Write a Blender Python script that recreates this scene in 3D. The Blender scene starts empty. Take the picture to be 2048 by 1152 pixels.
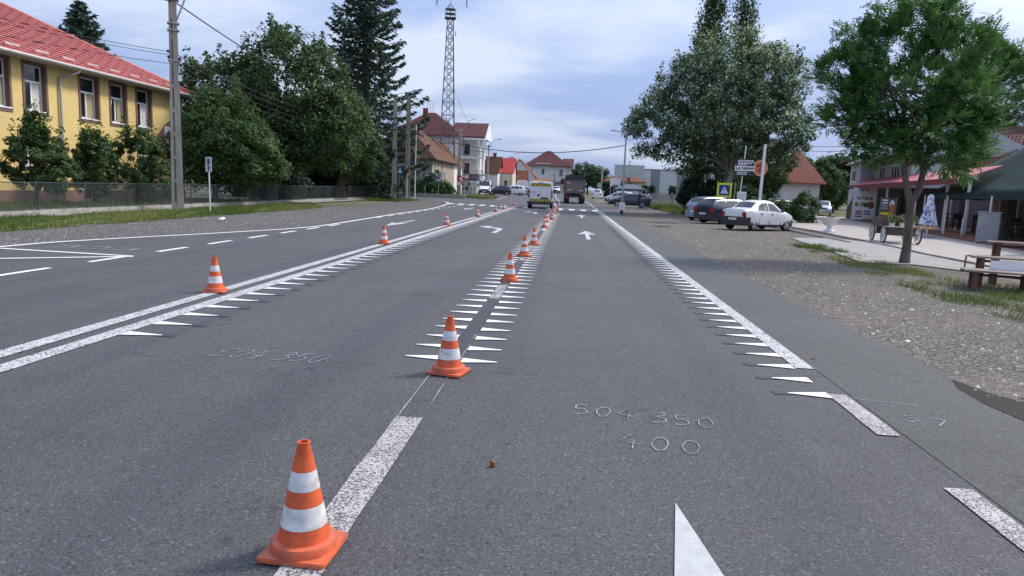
import bpy, bmesh, math, random
import numpy as np
from mathutils import Vector, Matrix
R = math.radians
random.seed(7)
rng = np.random.default_rng(11)
S = bpy.context.scene
COL = S.collection

# ------------------------------------------------------------------ camera
CAM_H = 1.65
yaw, pitch, roll = R(4.447), R(8.193), R(2.3)
fwd = Vector((-math.sin(yaw)*math.cos(pitch), math.cos(yaw)*math.cos(pitch), -math.sin(pitch)))
rt0 = Vector((math.cos(yaw), math.sin(yaw), 0)); up0 = rt0.cross(fwd)
rt = rt0*math.cos(roll) + up0*math.sin(roll); up = up0*math.cos(roll) - rt0*math.sin(roll)
cd = bpy.data.cameras.new('camera'); cam = bpy.data.objects.new('camera', cd); COL.objects.link(cam)
m = Matrix((rt, up, -fwd)).transposed().to_4x4(); m.translation = (0, 0, CAM_H); cam.matrix_world = m
cd.sensor_width = 36; cd.lens = 36*1400/2048; cd.clip_start = 0.05; cd.clip_end = 3000
S.camera = cam

# ------------------------------------------------------------------ sky and sun
SUN_EL, SUN_AZ = R(45), R(58)          # azimuth from +Y (along the road) towards +X
sdir = Vector((math.sin(SUN_AZ)*math.cos(SUN_EL), math.cos(SUN_AZ)*math.cos(SUN_EL), math.sin(SUN_EL)))
W = bpy.data.worlds.new('World'); S.world = W; W.use_nodes = True
nt = W.node_tree; N = nt.nodes; LK = nt.links; N.clear()
def nd(t, **k):
    n = N.new(t)
    for a, b in k.items(): setattr(n, a, b)
    return n
def mth(op, a, b=None, c=None):
    n = nd('ShaderNodeMath', operation=op)
    for i, v in enumerate((a, b, c)):
        if v is None: continue
        if isinstance(v, (int, float)): n.inputs[i].default_value = v
        else: LK.new(v, n.inputs[i])
    return n.outputs[0]
def mixc(fac, a, b):
    n = nd('ShaderNodeMix', data_type='RGBA')
    for i, v in ((0, fac), (6, a), (7, b)):
        if hasattr(v, 'is_linked'): LK.new(v, n.inputs[i])
        elif isinstance(v, (int, float)): n.inputs[i].default_value = v
        else: n.inputs[i].default_value = (*v, 1)
    return n.outputs[2]
sky = nd('ShaderNodeTexSky', sky_type='NISHITA'); sky.sun_disc = False
sky.sun_elevation = SUN_EL; sky.sun_rotation = SUN_AZ; sky.air_density = 1.2; sky.dust_density = 2.0
tc = nd('ShaderNodeTexCoord'); sep = nd('ShaderNodeSeparateXYZ'); LK.new(tc.outputs['Generated'], sep.inputs[0])
zc = mth('ADD', mth('MAXIMUM', sep.outputs[2], 0.0), 0.20)
cmb = nd('ShaderNodeCombineXYZ')
LK.new(mth('DIVIDE', sep.outputs[0], zc), cmb.inputs[0]); LK.new(mth('DIVIDE', sep.outputs[1], zc), cmb.inputs[1])
def noise(scale, detail, rough, vec, dist=0.0):
    n = nd('ShaderNodeTexNoise'); n.inputs['Scale'].default_value = scale; n.inputs['Detail'].default_value = detail
    n.inputs['Roughness'].default_value = rough; n.inputs['Distortion'].default_value = dist; LK.new(vec, n.inputs['Vector']); return n.outputs[0]
mp = nd('ShaderNodeMapping'); mp.inputs['Location'].default_value = (3.1, 0.7, 0); mp.inputs['Rotation'].default_value = (0, 0, R(12))
mp.inputs['Scale'].default_value = (0.75, 1.25, 1); LK.new(cmb.outputs[0], mp.inputs[0])
n1 = noise(0.80, 7, 0.50, mp.outputs[0], 0.35); n2 = noise(1.9, 6, 0.6, mp.outputs[0], 0.5)
cl = mth('ADD', mth('MULTIPLY', n1, 0.8), mth('MULTIPLY', n2, 0.2))
rmp = nd('ShaderNodeMapRange'); rmp.interpolation_type = 'SMOOTHSTEP'; LK.new(cl, rmp.inputs[0])
rmp.inputs[1].default_value = 0.44; rmp.inputs[2].default_value = 0.62
dark = (0.225, 0.305, 0.53); lite = (0.46, 0.52, 0.65)
cloud = mixc(rmp.outputs[0], dark, lite)
# thin cloud glows round the veiled sun
vm = nd('ShaderNodeVectorMath', operation='DOT_PRODUCT'); LK.new(tc.outputs['Generated'], vm.inputs[0]); vm.inputs[1].default_value = sdir
glow = mth('POWER', mth('MAXIMUM', vm.outputs['Value'], 0.0), 7.0)
glow = mth('MULTIPLY', glow, mth('ADD', mth('MULTIPLY', cl, 1.0), 0.75))
base = nd('ShaderNodeVectorMath', operation='SCALE'); LK.new(sky.outputs[0], base.inputs[0]); base.inputs['Scale'].default_value = 0.07
skyc = mixc(0.84, base.outputs[0], cloud)
zen = mth('ADD', 1.0, mth('MULTIPLY', mth('MAXIMUM', sep.outputs[2], 0.0), 0.8))
sc1 = nd('ShaderNodeVectorMath', operation='SCALE'); LK.new(skyc, sc1.inputs[0]); LK.new(zen, sc1.inputs['Scale'])
gcol = nd('ShaderNodeVectorMath', operation='SCALE'); gcol.inputs[0].default_value = (1.0, 0.97, 0.92); LK.new(glow, gcol.inputs['Scale'])
addv = nd('ShaderNodeVectorMath', operation='ADD'); LK.new(sc1.outputs[0], addv.inputs[0]); LK.new(gcol.outputs[0], addv.inputs[1])
bg = nd('ShaderNodeBackground'); LK.new(addv.outputs[0], bg.inputs[0]); bg.inputs[1].default_value = 1.0
wo = nd('ShaderNodeOutputWorld'); LK.new(bg.outputs[0], wo.inputs[0])

ld = bpy.data.lights.new('sun', 'SUN'); ld.energy = 2.3; ld.angle = R(10); ld.color = (1.0, 0.93, 0.83)
sun = bpy.data.objects.new('sun', ld); COL.objects.link(sun); sun.rotation_euler = sdir.to_track_quat('Z', 'Y').to_euler()
S.view_settings.view_transform = 'Standard'; S.view_settings.look = 'None'; S.view_settings.gamma = 1
S.view_settings.use_curve_mapping = False; S.view_settings.exposure = 0.58
S.cycles.use_denoising = True
S.cycles.max_bounces = 6; S.cycles.transparent_max_bounces = 12

# ------------------------------------------------------------------ helpers
def smooth01(t): t = max(0.0, min(1.0, t)); return t*t*(3-2*t)
def gh(x, y):
    """height of the ground: flat near the camera, rising very gently further up the street"""
    t = min(y, 190.0)-72.0
    if t <= 0: return 0.0
    return 0.006*t*smooth01(t/25.0)
def rx(y):
    """sideways drift of the road where it bends a little to the left"""
    t = y-70.0
    return 0.0 if t <= 0 else -0.026*t*smooth01(t/40.0)

MATS = {}
def pm(name, col, rough=0.6, metal=0.0, var=0.12, scale=3.0, bump=0.0, bscale=30.0, spec=0.5, coat=0.0, dirt=None, obj=True, stretch=None):
    if name in MATS: return MATS[name]
    M = bpy.data.materials.new(name); M.use_nodes = True; t = M.node_tree; n = t.nodes; l = t.links
    b = n['Principled BSDF']; b.inputs['Roughness'].default_value = rough; b.inputs['Metallic'].default_value = metal
    b.inputs['Specular IOR Level'].default_value = spec; b.inputs['Coat Weight'].default_value = coat
    c = n.new('ShaderNodeTexCoord'); vec = c.outputs['Object']
    if stretch:
        mp = n.new('ShaderNodeMapping'); mp.inputs['Scale'].default_value = stretch; l.new(vec, mp.inputs[0]); vec = mp.outputs[0]
    x = n.new('ShaderNodeTexNoise'); x.inputs['Scale'].default_value = scale; x.inputs['Detail'].default_value = 6; x.inputs['Roughness'].default_value = 0.6
    l.new(vec, x.inputs['Vector'])
    mr = n.new('ShaderNodeMapRange'); mr.inputs[1].default_value = 0.3; mr.inputs[2].default_value = 0.7; l.new(x.outputs[0], mr.inputs[0])
    mx = n.new('ShaderNodeMix'); mx.data_type = 'RGBA'; l.new(mr.outputs[0], mx.inputs[0])
    d = dirt if dirt else tuple(v*(1-2*var) for v in col)
    mx.inputs[6].default_value = (*d, 1); mx.inputs[7].default_value = (*[min(1, v*(1+0.5*var)) for v in col], 1)
    l.new(mx.outputs[2], b.inputs['Base Color'])
    if bump:
        x2 = n.new('ShaderNodeTexNoise'); x2.inputs['Scale'].default_value = bscale; x2.inputs['Detail'].default_value = 4; l.new(vec, x2.inputs['Vector'])
        bp = n.new('ShaderNodeBump'); bp.inputs['Strength'].default_value = bump; bp.inputs['Distance'].default_value = 0.02
        l.new(x2.outputs[0], bp.inputs['Height']); l.new(bp.outputs[0], b.inputs['Normal'])
    MATS[name] = M; return M

class MB:
    """collects vertices and faces in local coordinates; build() links them as one mesh object"""
    def __init__(s): s.v = []; s.f = []; s.mi = []; s.cur = 0
    def add(s, vs, fs):
        o = len(s.v); s.v += [tuple(v) for v in vs]
        for f in fs: s.f.append(tuple(i+o for i in f)); s.mi.append(s.cur)
        return s
    def box(s, x0, x1, y0, y1, z0, z1):
        return s.add([(x0,y0,z0),(x1,y0,z0),(x1,y1,z0),(x0,y1,z0),(x0,y0,z1),(x1,y0,z1),(x1,y1,z1),(x0,y1,z1)],
                     [(3,2,1,0),(4,5,6,7),(0,1,5,4),(1,2,6,5),(2,3,7,6),(3,0,4,7)])
    def bar(s, p, q, w, h=None):
        """square bar from p to q"""
        h = h or w; p = Vector(p); q = Vector(q); d = (q-p).normalized()
        a = Vector((0,0,1)) if abs(d.z) < 0.95 else Vector((0,1,0))
        u = d.cross(a).normalized()*w/2; v = u.cross(d).normalized()*h/2
        vs = [p-u-v, p+u-v, p+u+v, p-u+v, q-u-v, q+u-v, q+u+v, q-u+v]
        return s.add(vs, [(3,2,1,0),(4,5,6,7),(0,1,5,4),(1,2,6,5),(2,3,7,6),(3,0,4,7)])
    def tube(s, pts, rad, n=8, cap=True):
        pts = [Vector(p) for p in pts]
        if isinstance(rad, (int, float)): rad = [rad]*len(pts)
        vs = []; fs = []; prev = None
        for i, p in enumerate(pts):
            d = (pts[min(i+1, len(pts)-1)]-pts[max(i-1, 0)]).normalized()
            a = Vector((0,0,1)) if abs(d.z) < 0.9 else Vector((1,0,0))
            u = d.cross(a).normalized() if prev is None else (prev-d*prev.dot(d)).normalized()
            prev = u; w = d.cross(u)
            for k in range(n):
                t = 2*math.pi*k/n; vs.append(p+(u*math.cos(t)+w*math.sin(t))*rad[i])
        for i in range(len(pts)-1):
            for k in range(n):
                a, b = i*n+k, i*n+(k+1) % n; fs.append((a, b, b+n, a+n))
        if cap: fs.append(tuple(range(n-1, -1, -1))); fs.append(tuple(range((len(pts)-1)*n, len(pts)*n)))
        return s.add(vs, fs)
    def lathe(s, prof, n=24, c=(0,0,0), cap=True):
        vs = []; fs = []
        for r, z in prof:
            for k in range(n):
                t = 2*math.pi*k/n; vs.append((c[0]+r*math.cos(t), c[1]+r*math.sin(t), c[2]+z))
        for i in range(len(prof)-1):
            for k in range(n):
                a, b = i*n+k, i*n+(k+1) % n; fs.append((a, b, b+n, a+n))
        if cap: fs.append(tuple(range(n-1, -1, -1))); fs.append(tuple(range((len(prof)-1)*n, len(prof)*n)))
        return s.add(vs, fs)
    def prism(s, poly, a, b, axis='z'):
        """extrude a 2-D polygon from a to b along an axis ('z': (x,y); 'y': (x,z); 'x': (y,z))"""
        n = len(poly)
        def P(p, t): return (p[0], p[1], t) if axis == 'z' else ((p[0], t, p[1]) if axis == 'y' else (t, p[0], p[1]))
        vs = [P(p, a) for p in poly]+[P(p, b) for p in poly]
        fs = [tuple(range(n-1, -1, -1)), tuple(range(n, 2*n))]+[(i, (i+1) % n, (i+1) % n+n, i+n) for i in range(n)]
        return s.add(vs, fs)
    def quad(s, *p): return s.add(p, [tuple(range(len(p)))])
    def sphere(s, c, r, n=10, sc=(1,1,1)):
        pr = [(math.sin(math.pi*i/n), -math.cos(math.pi*i/n)) for i in range(n+1)]
        vs = []; fs = []; k2 = 2*n
        for a, z in pr:
            for k in range(k2):
                t = 2*math.pi*k/k2; vs.append((c[0]+r*sc[0]*a*math.cos(t), c[1]+r*sc[1]*a*math.sin(t), c[2]+r*sc[2]*z))
        for i in range(n):
            for k in range(k2):
                a, b = i*k2+k, i*k2+(k+1) % k2; fs.append((a, b, b+k2, a+k2))
        return s.add(vs, fs)
    def mesh(s, name, mats, smooth=False, angle=35, fix=True):
        me = bpy.data.meshes.new(name); me.from_pydata(s.v, [], s.f)
        for mt in (mats if isinstance(mats, (list, tuple)) else [mats]): me.materials.append(mt)
        if len(me.materials) > 1: me.polygons.foreach_set('material_index', s.mi)
        if fix:
            bm = bmesh.new(); bm.from_mesh(me); bmesh.ops.remove_doubles(bm, verts=bm.verts, dist=1e-5)
            bmesh.ops.recalc_face_normals(bm, faces=bm.faces); bm.to_mesh(me); bm.free()
        if smooth:
            me.polygons.foreach_set('use_smooth', [True]*len(me.polygons)); me.set_sharp_from_angle(angle=R(angle))
        me.update(); return me
    def build(s, name, mats, parent=None, smooth=False, angle=35, loc=None, fix=True, kind=None):
        return link(name, s.mesh(name, mats, smooth, angle, fix), parent, loc, kind)

def link(name, me, parent=None, loc=None, kind=None, rz=None):
    o = bpy.data.objects.new(name, me); COL.objects.link(o)
    if parent is not None: o.parent = parent
    if loc is not None: o.location = loc
    if rz is not None: o.rotation_euler = (0, 0, rz)
    if kind: o['kind'] = kind
    return o
def tag(o, label, cat, group=None):
    o['label'] = label; o['category'] = cat
    if group: o['group'] = group
    return o
def thing(name, label, cat, loc=(0,0,0), rz=0.0, group=None):
    o = bpy.data.objects.new(name, None); COL.objects.link(o); o.location = loc; o.rotation_euler = (0, 0, rz)
    o.empty_display_size = 0.2
    return tag(o, label, cat, group)
def copy_tree(o, parent=None):
    c = o.copy(); COL.objects.link(c); c.parent = parent
    for ch in list(o.children): copy_tree(ch, c)
    return c
def text_mb(txt, size, depth=0.004, bold=0.0, align='CENTER', xs=1.0):
    cu = bpy.data.curves.new('t', 'FONT'); cu.body = txt; cu.size = size; cu.extrude = depth/2; cu.align_x = align; cu.align_y = 'CENTER'
    cu.offset = bold; cu.resolution_u = 3
    o = bpy.data.objects.new('t', cu); COL.objects.link(o); dg = bpy.context.evaluated_depsgraph_get()
    me = bpy.data.meshes.new_from_object(o.evaluated_get(dg)); mb = MB()
    mb.v = [(v.co.x*xs, v.co.y, v.co.z) for v in me.vertices]; mb.f = [tuple(p.vertices) for p in me.polygons]; mb.mi = [0]*len(mb.f)
    bpy.data.objects.remove(o); bpy.data.curves.remove(cu); bpy.data.meshes.remove(me); return mb
def xform(mb, fn): mb.v = [tuple(fn(v)) for v in mb.v]; return mb
def np_mesh(name, verts, quads, mat, var=None, nper=4):
    me = bpy.data.meshes.new(name); nv, nf = len(verts), len(quads)
    me.vertices.add(nv); me.vertices.foreach_set('co', np.ascontiguousarray(verts, dtype=np.float32).ravel())
    me.loops.add(nf*nper); me.loops.foreach_set('vertex_index', np.ascontiguousarray(quads, dtype=np.int32).ravel())
    me.polygons.add(nf); me.polygons.foreach_set('loop_start', np.arange(0, nf*nper, nper, dtype=np.int32))
    try: me.polygons.foreach_set('loop_total', np.full(nf, nper, dtype=np.int32))
    except Exception: pass
    if var is not None:
        at = me.attributes.new('var', 'FLOAT', 'FACE'); at.data.foreach_set('value', np.ascontiguousarray(var, dtype=np.float32))
    me.materials.append(mat); me.update(); me.validate(); return me
# ------------------------------------------------------------------ ground materials
def nodes_mat(name):
    M = bpy.data.materials.new(name); M.use_nodes = True; t = M.node_tree; MATS[name] = M
    return M, t.nodes, t.links, t.nodes['Principled BSDF']
def tnoise(n, l, vec, scale, detail=4, rough=0.6, dist=0):
    x = n.new('ShaderNodeTexNoise'); x.inputs['Scale'].default_value = scale; x.inputs['Detail'].default_value = detail
    x.inputs['Roughness'].default_value = rough; x.inputs['Distortion'].default_value = dist; l.new(vec, x.inputs['Vector']); return x.outputs[0]
def ramp(n, l, fac, stops):
    r = n.new('ShaderNodeValToRGB'); l.new(fac, r.inputs[0]); e = r.color_ramp.elements
    while len(e) < len(stops): e.new(0.5)
    for k, (p, c) in enumerate(stops): e[k].position = p; e[k].color = (*c, 1) if len(c) == 3 else c
    return r.outputs[0]
def mix(n, l, fac, a, b, mode='MIX'):
    x = n.new('ShaderNodeMix'); x.data_type = 'RGBA'; x.blend_type = mode
    for i, v in ((0, fac), (6, a), (7, b)):
        if hasattr(v, 'is_linked'): l.new(v, x.inputs[i])
        elif isinstance(v, (int, float)): x.inputs[i].default_value = v
        else: x.inputs[i].default_value = (*v, 1)
    return x.outputs[2]
def mrange(n, l, v, a, b, c=0.0, d=1.0):
    x = n.new('ShaderNodeMapRange'); l.new(v, x.inputs[0])
    for i, k in enumerate((a, b, c, d)): x.inputs[i+1].default_value = k
    return x.outputs[0]
def bumpn(n, l, b, h, strength, dist=0.01):
    x = n.new('ShaderNodeBump'); x.inputs['Strength'].default_value = strength; x.inputs['Distance'].default_value = dist
    l.new(h, x.inputs['Height']); l.new(x.outputs[0], b.inputs['Normal'])
def g(v): return (v, v, v)

def asphalt_color(n, l, vec, tint, lo, hi):
    """crushed-stone aggregate in bitumen"""
    v = n.new('ShaderNodeTexVoronoi'); v.inputs['Scale'].default_value = 80; l.new(vec, v.inputs['Vector'])
    f = tnoise(n, l, vec, 72, 4, 0.75)
    c1 = ramp(n, l, f, [(0.30, tuple(t*lo for t in tint)), (0.52, tuple(t*(lo+hi)*0.5 for t in tint)), (0.72, tuple(t*hi for t in tint))])
    sc = n.new('ShaderNodeSeparateColor'); l.new(v.outputs['Color'], sc.inputs[0])
    st = mrange(n, l, sc.outputs[0], 0.90, 0.98)
    c2 = mix(n, l, mrange(n, l, st, 0, 1, 0, 0.35), c1, tuple(t*hi*1.9 for t in tint))
    dk = mrange(n, l, sc.outputs[1], 0.86, 0.97)
    c3 = mix(n, l, mrange(n, l, dk, 0, 1, 0, 0.55), c2, tuple(t*lo*0.45 for t in tint))
    return c3, f
def make_asphalt(name, tint, lo, hi, tracks):
    M, n, l, b = nodes_mat(name); tcn = n.new('ShaderNodeTexCoord'); vec = tcn.outputs['Object']
    c, f = asphalt_color(n, l, vec, tint, lo, hi)
    big = tnoise(n, l, vec, 0.35, 5, 0.6, 0.4); med = tnoise(n, l, vec, 2.6, 5, 0.65)
    c = mix(n, l, mrange(n, l, big, 0.35, 0.68, 0, 1), c, mix(n, l, 1.0, c, g(1.22), 'MULTIPLY'))
    c = mix(n, l, mrange(n, l, med, 0.52, 0.75, 0, 0.55), c, mix(n, l, 1.0, c, (0.78, 0.79, 0.82), 'MULTIPLY'))
    oil = tnoise(n, l, vec, 1.1, 2, 0.4); oil2 = tnoise(n, l, vec, 7.0, 2, 0.5); om = n.new('ShaderNodeMath'); om.operation = 'MULTIPLY'; l.new(oil, om.inputs[0]); l.new(oil2, om.inputs[1])
    c = mix(n, l, mrange(n, l, om.outputs[0], 0.36, 0.42, 0, 0.6), c, mix(n, l, 1.0, c, g(0.55), 'MULTIPLY'))
    if tracks:                                     # polished wheel tracks, stretched along the road
        mp = n.new('ShaderNodeMapping'); mp.inputs['Scale'].default_value = (1.15, 0.035, 1); l.new(vec, mp.inputs[0])
        tr = tnoise(n, l, mp.outputs[0], 1.0, 3, 0.5)
        c = mix(n, l, mrange(n, l, tr, 0.5, 0.64, 0, 0.85), c, mix(n, l, 1.0, c, (0.82, 0.84, 0.90), 'MULTIPLY'))
        mp2 = n.new('ShaderNodeMapping'); mp2.inputs['Scale'].default_value = (6.0, 0.22, 1); mp2.inputs['Rotation'].default_value = (0, 0, R(3)); l.new(vec, mp2.inputs[0])
        sk = tnoise(n, l, mp2.outputs[0], 1.0, 4, 0.6)
        c = mix(n, l, mrange(n, l, sk, 0.60, 0.72, 0, 0.35), c, mix(n, l, 1.0, c, g(1.35), 'MULTIPLY'))
    l.new(c, b.inputs['Base Color']); b.inputs['Roughness'].default_value = 0.82; b.inputs['Specular IOR Level'].default_value = 0.35
    bumpn(n, l, b, f, 0.55, 0.012); return M
ASPH = make_asphalt('asphalt', (1.0, 0.985, 0.985), 0.024, 0.124, True)
SHOULD = make_asphalt('shoulder_asphalt', (0.98, 1.0, 0.95), 0.045, 0.104, False)

def make_gravel(name, cols, scale, patch, dirt):
    M, n, l, b = nodes_mat(name); tcn = n.new('ShaderNodeTexCoord'); vec = tcn.outputs['Object']
    v = n.new('ShaderNodeTexVoronoi'); v.inputs['Scale'].default_value = scale; l.new(vec, v.inputs['Vector'])
    sc = n.new('ShaderNodeSeparateColor'); l.new(v.outputs['Color'], sc.inputs[0])
    c = ramp(n, l, sc.outputs[0], cols)
    fine = tnoise(n, l, vec, scale*3, 3, 0.7)
    c = mix(n, l, mrange(n, l, fine, 0.3, 0.7, 0, 0.5), c, mix(n, l, 1.0, c, g(0.6), 'MULTIPLY'))
    pt = tnoise(n, l, vec, 0.45, 6, 0.62, 0.6); p2 = tnoise(n, l, vec, 1.7, 5, 0.65, 0.3)
    c = mix(n, l, mrange(n, l, pt, 0.46, 0.64, 0, 0.8), c, mix(n, l, 0.6, c, patch))
    c = mix(n, l, mrange(n, l, p2, 0.56, 0.72, 0, 0.7), c, mix(n, l, 0.75, c, dirt))
    l.new(c, b.inputs['Base Color']); b.inputs['Roughness'].default_value = 0.92; b.inputs['Specular IOR Level'].default_value = 0.2
    h = n.new('ShaderNodeMath'); h.operation = 'SUBTRACT'; h.inputs[0].default_value = 1; l.new(v.outputs['Distance'], h.inputs[1])
    bumpn(n, l, b, h.outputs[0], 0.8, 0.03); return M
GRAV = make_gravel('gravel_right', [(0, (.048, .040, .034)), (.35, (.12, .102, .087)), (.75, (.20, .173, .147)), (1, (.40, .37, .33))], 46, (.20, .168, .132), (.058, .049, .037))
GRAVL = make_gravel('gravel_left', [(0, (.055, .053, .051)), (.4, (.10, .095, .09)), (.8, (.165, .155, .144)), (1, (.29, .27, .25))], 30, (.14, .124, .106), (.06, .055, .048))

def make_soil(name, a, b_, c_, s1, s2):
    M, n, l, b = nodes_mat(name); vec = n.new('ShaderNodeTexCoord').outputs['Object']
    x = tnoise(n, l, vec, s1, 6, 0.65, 0.3); y = tnoise(n, l, vec, s2, 5, 0.7)
    c = mix(n, l, mrange(n, l, x, 0.40, 0.62), a, b_); c = mix(n, l, mrange(n, l, y, 0.45, 0.68, 0, 0.8), c, c_)
    l.new(c, b.inputs['Base Color']); b.inputs['Roughness'].default_value = 0.95; b.inputs['Specular IOR Level'].default_value = 0.15
    bumpn(n, l, b, y, 0.7, 0.04); return M
TERR = make_soil('meadow_ground', (.075, .105, .04), (.13, .13, .065), (.17, .15, .10), 0.5, 9)
GRASSB = make_soil('turf', (.07, .115, .028), (.13, .15, .05), (.19, .175, .10), 1.3, 16)
SOIL = make_soil('bare_soil', (.115, .10, .085), (.17, .15, .125), (.085, .09, .055), 1.5, 12)
YARD = make_soil('yard_ground', (.09, .10, .055), (.14, .125, .09), (.20, .18, .15), 0.8, 7)
CONC = pm('concrete_slab', (.30, .285, .265), 0.85, var=.16, scale=1.4, bump=.25, bscale=60)
KERB = pm('kerb_concrete', (.34, .29, .26), 0.85, var=.22, scale=5, bump=.3, bscale=40)
WALKM = pm('footway_concrete', (.33, .32, .30), 0.9, var=.2, scale=2.2, bump=.3, bscale=50)
def make_pavers():
    M, n, l, b = nodes_mat('pavers'); vec = n.new('ShaderNodeTexCoord').outputs['Object']
    mp = n.new('ShaderNodeMapping'); mp.inputs['Rotation'].default_value = (0, 0, R(11)); l.new(vec, mp.inputs[0])
    br = n.new('ShaderNodeTexBrick'); l.new(mp.outputs[0], br.inputs['Vector']); br.inputs['Scale'].default_value = 1.0
    br.inputs['Brick Width'].default_value = 0.22; br.inputs['Row Height'].default_value = 0.22; br.inputs['Mortar Size'].default_value = 0.013
    br.inputs['Color1'].default_value = (.32, .265, .23, 1); br.inputs['Color2'].default_value = (.40, .345, .30, 1); br.inputs['Mortar'].default_value = (.20, .18, .155, 1)
    big = tnoise(n, l, vec, 0.6, 5, 0.6); c = mix(n, l, mrange(n, l, big, 0.4, 0.65, 0, 0.5), br.outputs[0], (.36, .34, .32))
    l.new(c, b.inputs['Base Color']); b.inputs['Roughness'].default_value = 0.85
    bumpn(n, l, b, br.outputs['Fac'], -0.4, 0.01); return M
PAVE = make_pavers()

def make_paint(name, col, wear, scale, under):
    """road paint lying on the stone texture; `wear` is how much of the asphalt shows through"""
    M, n, l, b = nodes_mat(name); vec = n.new('ShaderNodeTexCoord').outputs['Object']
    a, f = asphalt_color(n, l, vec, (1, .985, .985), under*0.45, under*1.05)
    w1 = tnoise(n, l, vec, scale, 3, 0.6, 0.25); w2 = tnoise(n, l, vec, 3.0, 4, 0.6)
    d = tnoise(n, l, vec, 8, 5, 0.65)
    p = mix(n, l, mrange(n, l, d, 0.35, 0.75), col, tuple(v*0.74 for v in col))
    s = n.new('ShaderNodeMath'); s.operation = 'MULTIPLY_ADD'; l.new(w2, s.inputs[0]); s.inputs[1].default_value = 0.25; l.new(w1, s.inputs[2])
    k = mrange(n, l, s.outputs[0], wear-0.025, wear+0.025)
    l.new(mix(n, l, k, a, p), b.inputs['Base Color']); b.inputs['Roughness'].default_value = 0.7
    bumpn(n, l, b, k, 0.35, 0.006); return M
PW = make_paint('paint_worn', (.46, .435, .41), 0.61, 75, 0.12)
PT = make_paint('paint_line', (.53, .51, .50), 0.57, 42, 0.12)
PF = make_paint('paint_fresh', (.74, .74, .72), 0.28, 60, 0.12)
PA = make_paint('paint_arrow', (.46, .46, .45), 0.40, 55, 0.12)
PX = make_paint('paint_faded', (.50, .49, .49), 0.66, 25, 0.12)
PB = make_paint('paint_blackout', (.035, .035, .038), 0.50, 26, 0.10)
PC = make_paint('chalk', (.50, .52, .56), 0.64, 110, 0.09)

# ------------------------------------------------------------------ ground sheets
def frange(a, b, st):
    out = [a]
    while out[-1]+st < b-1e-6: out.append(out[-1]+st)
    out.append(b); return out
def strip(name, xl, xr, ys, dz, mat, parent=None, cols=1, kind='structure', bend=False):
    """sheet between x = xl(y) and x = xr(y), following the ground"""
    mb = MB(); n = cols+1
    for y in ys:
        a = xl(y) if callable(xl) else xl; b = xr(y) if callable(xr) else xr; o = rx(y) if bend else 0
        for k in range(n):
            x = a+(b-a)*k/cols; mb.v.append((x+o, y, gh(x, y)+dz))
    for i in range(len(ys)-1):
        for k in range(cols): p = i*n+k; mb.f.append((p, p+1, p+n+1, p+n)); mb.mi.append(0)
    return mb.build(name, mat, parent, fix=False, kind=kind)
def sheet(name, poly, dz, mat, parent=None, kind='structure'):
    mb = MB(); mb.quad(*[(x, y, gh(x, y)+dz) for x, y in poly]); o = mb.build(name, mat, parent, fix=False, kind=kind)
    bm = bmesh.new(); bm.from_mesh(o.data); bmesh.ops.recalc_face_normals(bm, faces=bm.faces)
    for f in bm.faces:
        if f.normal.z < 0: f.normal_flip()
    bm.to_mesh(o.data); bm.free(); return o
def wob(y, a, s, ph): return a*(math.sin(y*s+ph)+0.6*math.sin(y*s*2.7+ph*2)+0.35*math.sin(y*s*6.1+ph*3))
YS = frange(-30, 60, 3)+frange(62, 220, 4)
def _terr(): 
    ys = frange(-60, 60, 8)+frange(64, 220, 6)+[260, 340, 480, 700, 1100, 1800, 2600]
    return strip('ground', -900, 900, ys, -0.05, TERR, cols=2)
_terr()
EDGE = [(-30, -11.75), (13.5, -11.75), (16, -11.3), (19.5, -10.06), (23.8, -8.95), (36.5, -9.05), (44, -9.2), (50, -9.5), (56.5, -10.15), (62, -10.9), (68, -12.2), (71, -14.8)]
def interp(tab, y):
    for (a, b), (c, d) in zip(tab, tab[1:]):
        if y <= c: return b+(d-b)*max(0, (y-a))/(c-a)
    return tab[-1][1]
strip('gravel_verge', lambda y: -15.2+wob(y, .25, .5, 1), lambda y: -8.4, frange(-20, 72, 1.0), -0.012, GRAVL, cols=2)
strip('gravel_forecourt', lambda y: 3.4, lambda y: 13.5 if y < 30 else (15 if y < 60 else 12), frange(-20, 150, 2.0), -0.012, GRAV, cols=2)
road = strip('road', lambda y: interp(EDGE, y)-0.35+wob(y, .06, .9, 0) if y < 70.5 else -9.1, lambda y: 3.72+wob(y, .045, .8, 2)+(0.1 if y > 20 else 0.0)-(0.15 if y < 7 else 0), frange(-20, 70, 0.5)+frange(72, 330, 3), 0.0, ASPH, bend=True)
sheet('side_road', [(-9.0, 71), (-14.8, 71.4), (-60, 74), (-60, 84), (-14, 83.5), (-9.0, 86.5)], -0.004, ASPH)
strip('road_shoulder', lambda y: 2.47, lambda y: 3.66+wob(y, .045, .8, 2)+(0.1 if y > 20 else 0.0)-(0.15 if y < 7 else 0), frange(-10, 54, 0.5), 0.004, SHOULD, road, kind=None)
strip('school_yard', -60, -19.2, frange(0, 70, 5), -0.02, YARD)
strip('grass_verge', lambda y: -18.25, lambda y: -14.75+wob(y, .12, 1.1, 0)-max(0, (y-40))*0.5, frange(0, 46, 0.5), 0.002, GRASSB)
strip('footway', lambda y: -18.95, lambda y: -18.15+wob(y, .12, .8, 1), frange(0, 62, 1), 0.016, WALKM)
strip('pole_verge', lambda y: -19+wob(y, .2, 1, 1), lambda y: -14.9+wob(y, .2, 1, 2), frange(62, 69.5, 0.5), 0.014, GRASSB)
strip('far_left_verge', lambda y: -13.6, lambda y: -9.3+wob(y, .1, .7, 2), frange(87, 200, 3), 0.002, GRAVL, bend=True)
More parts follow.
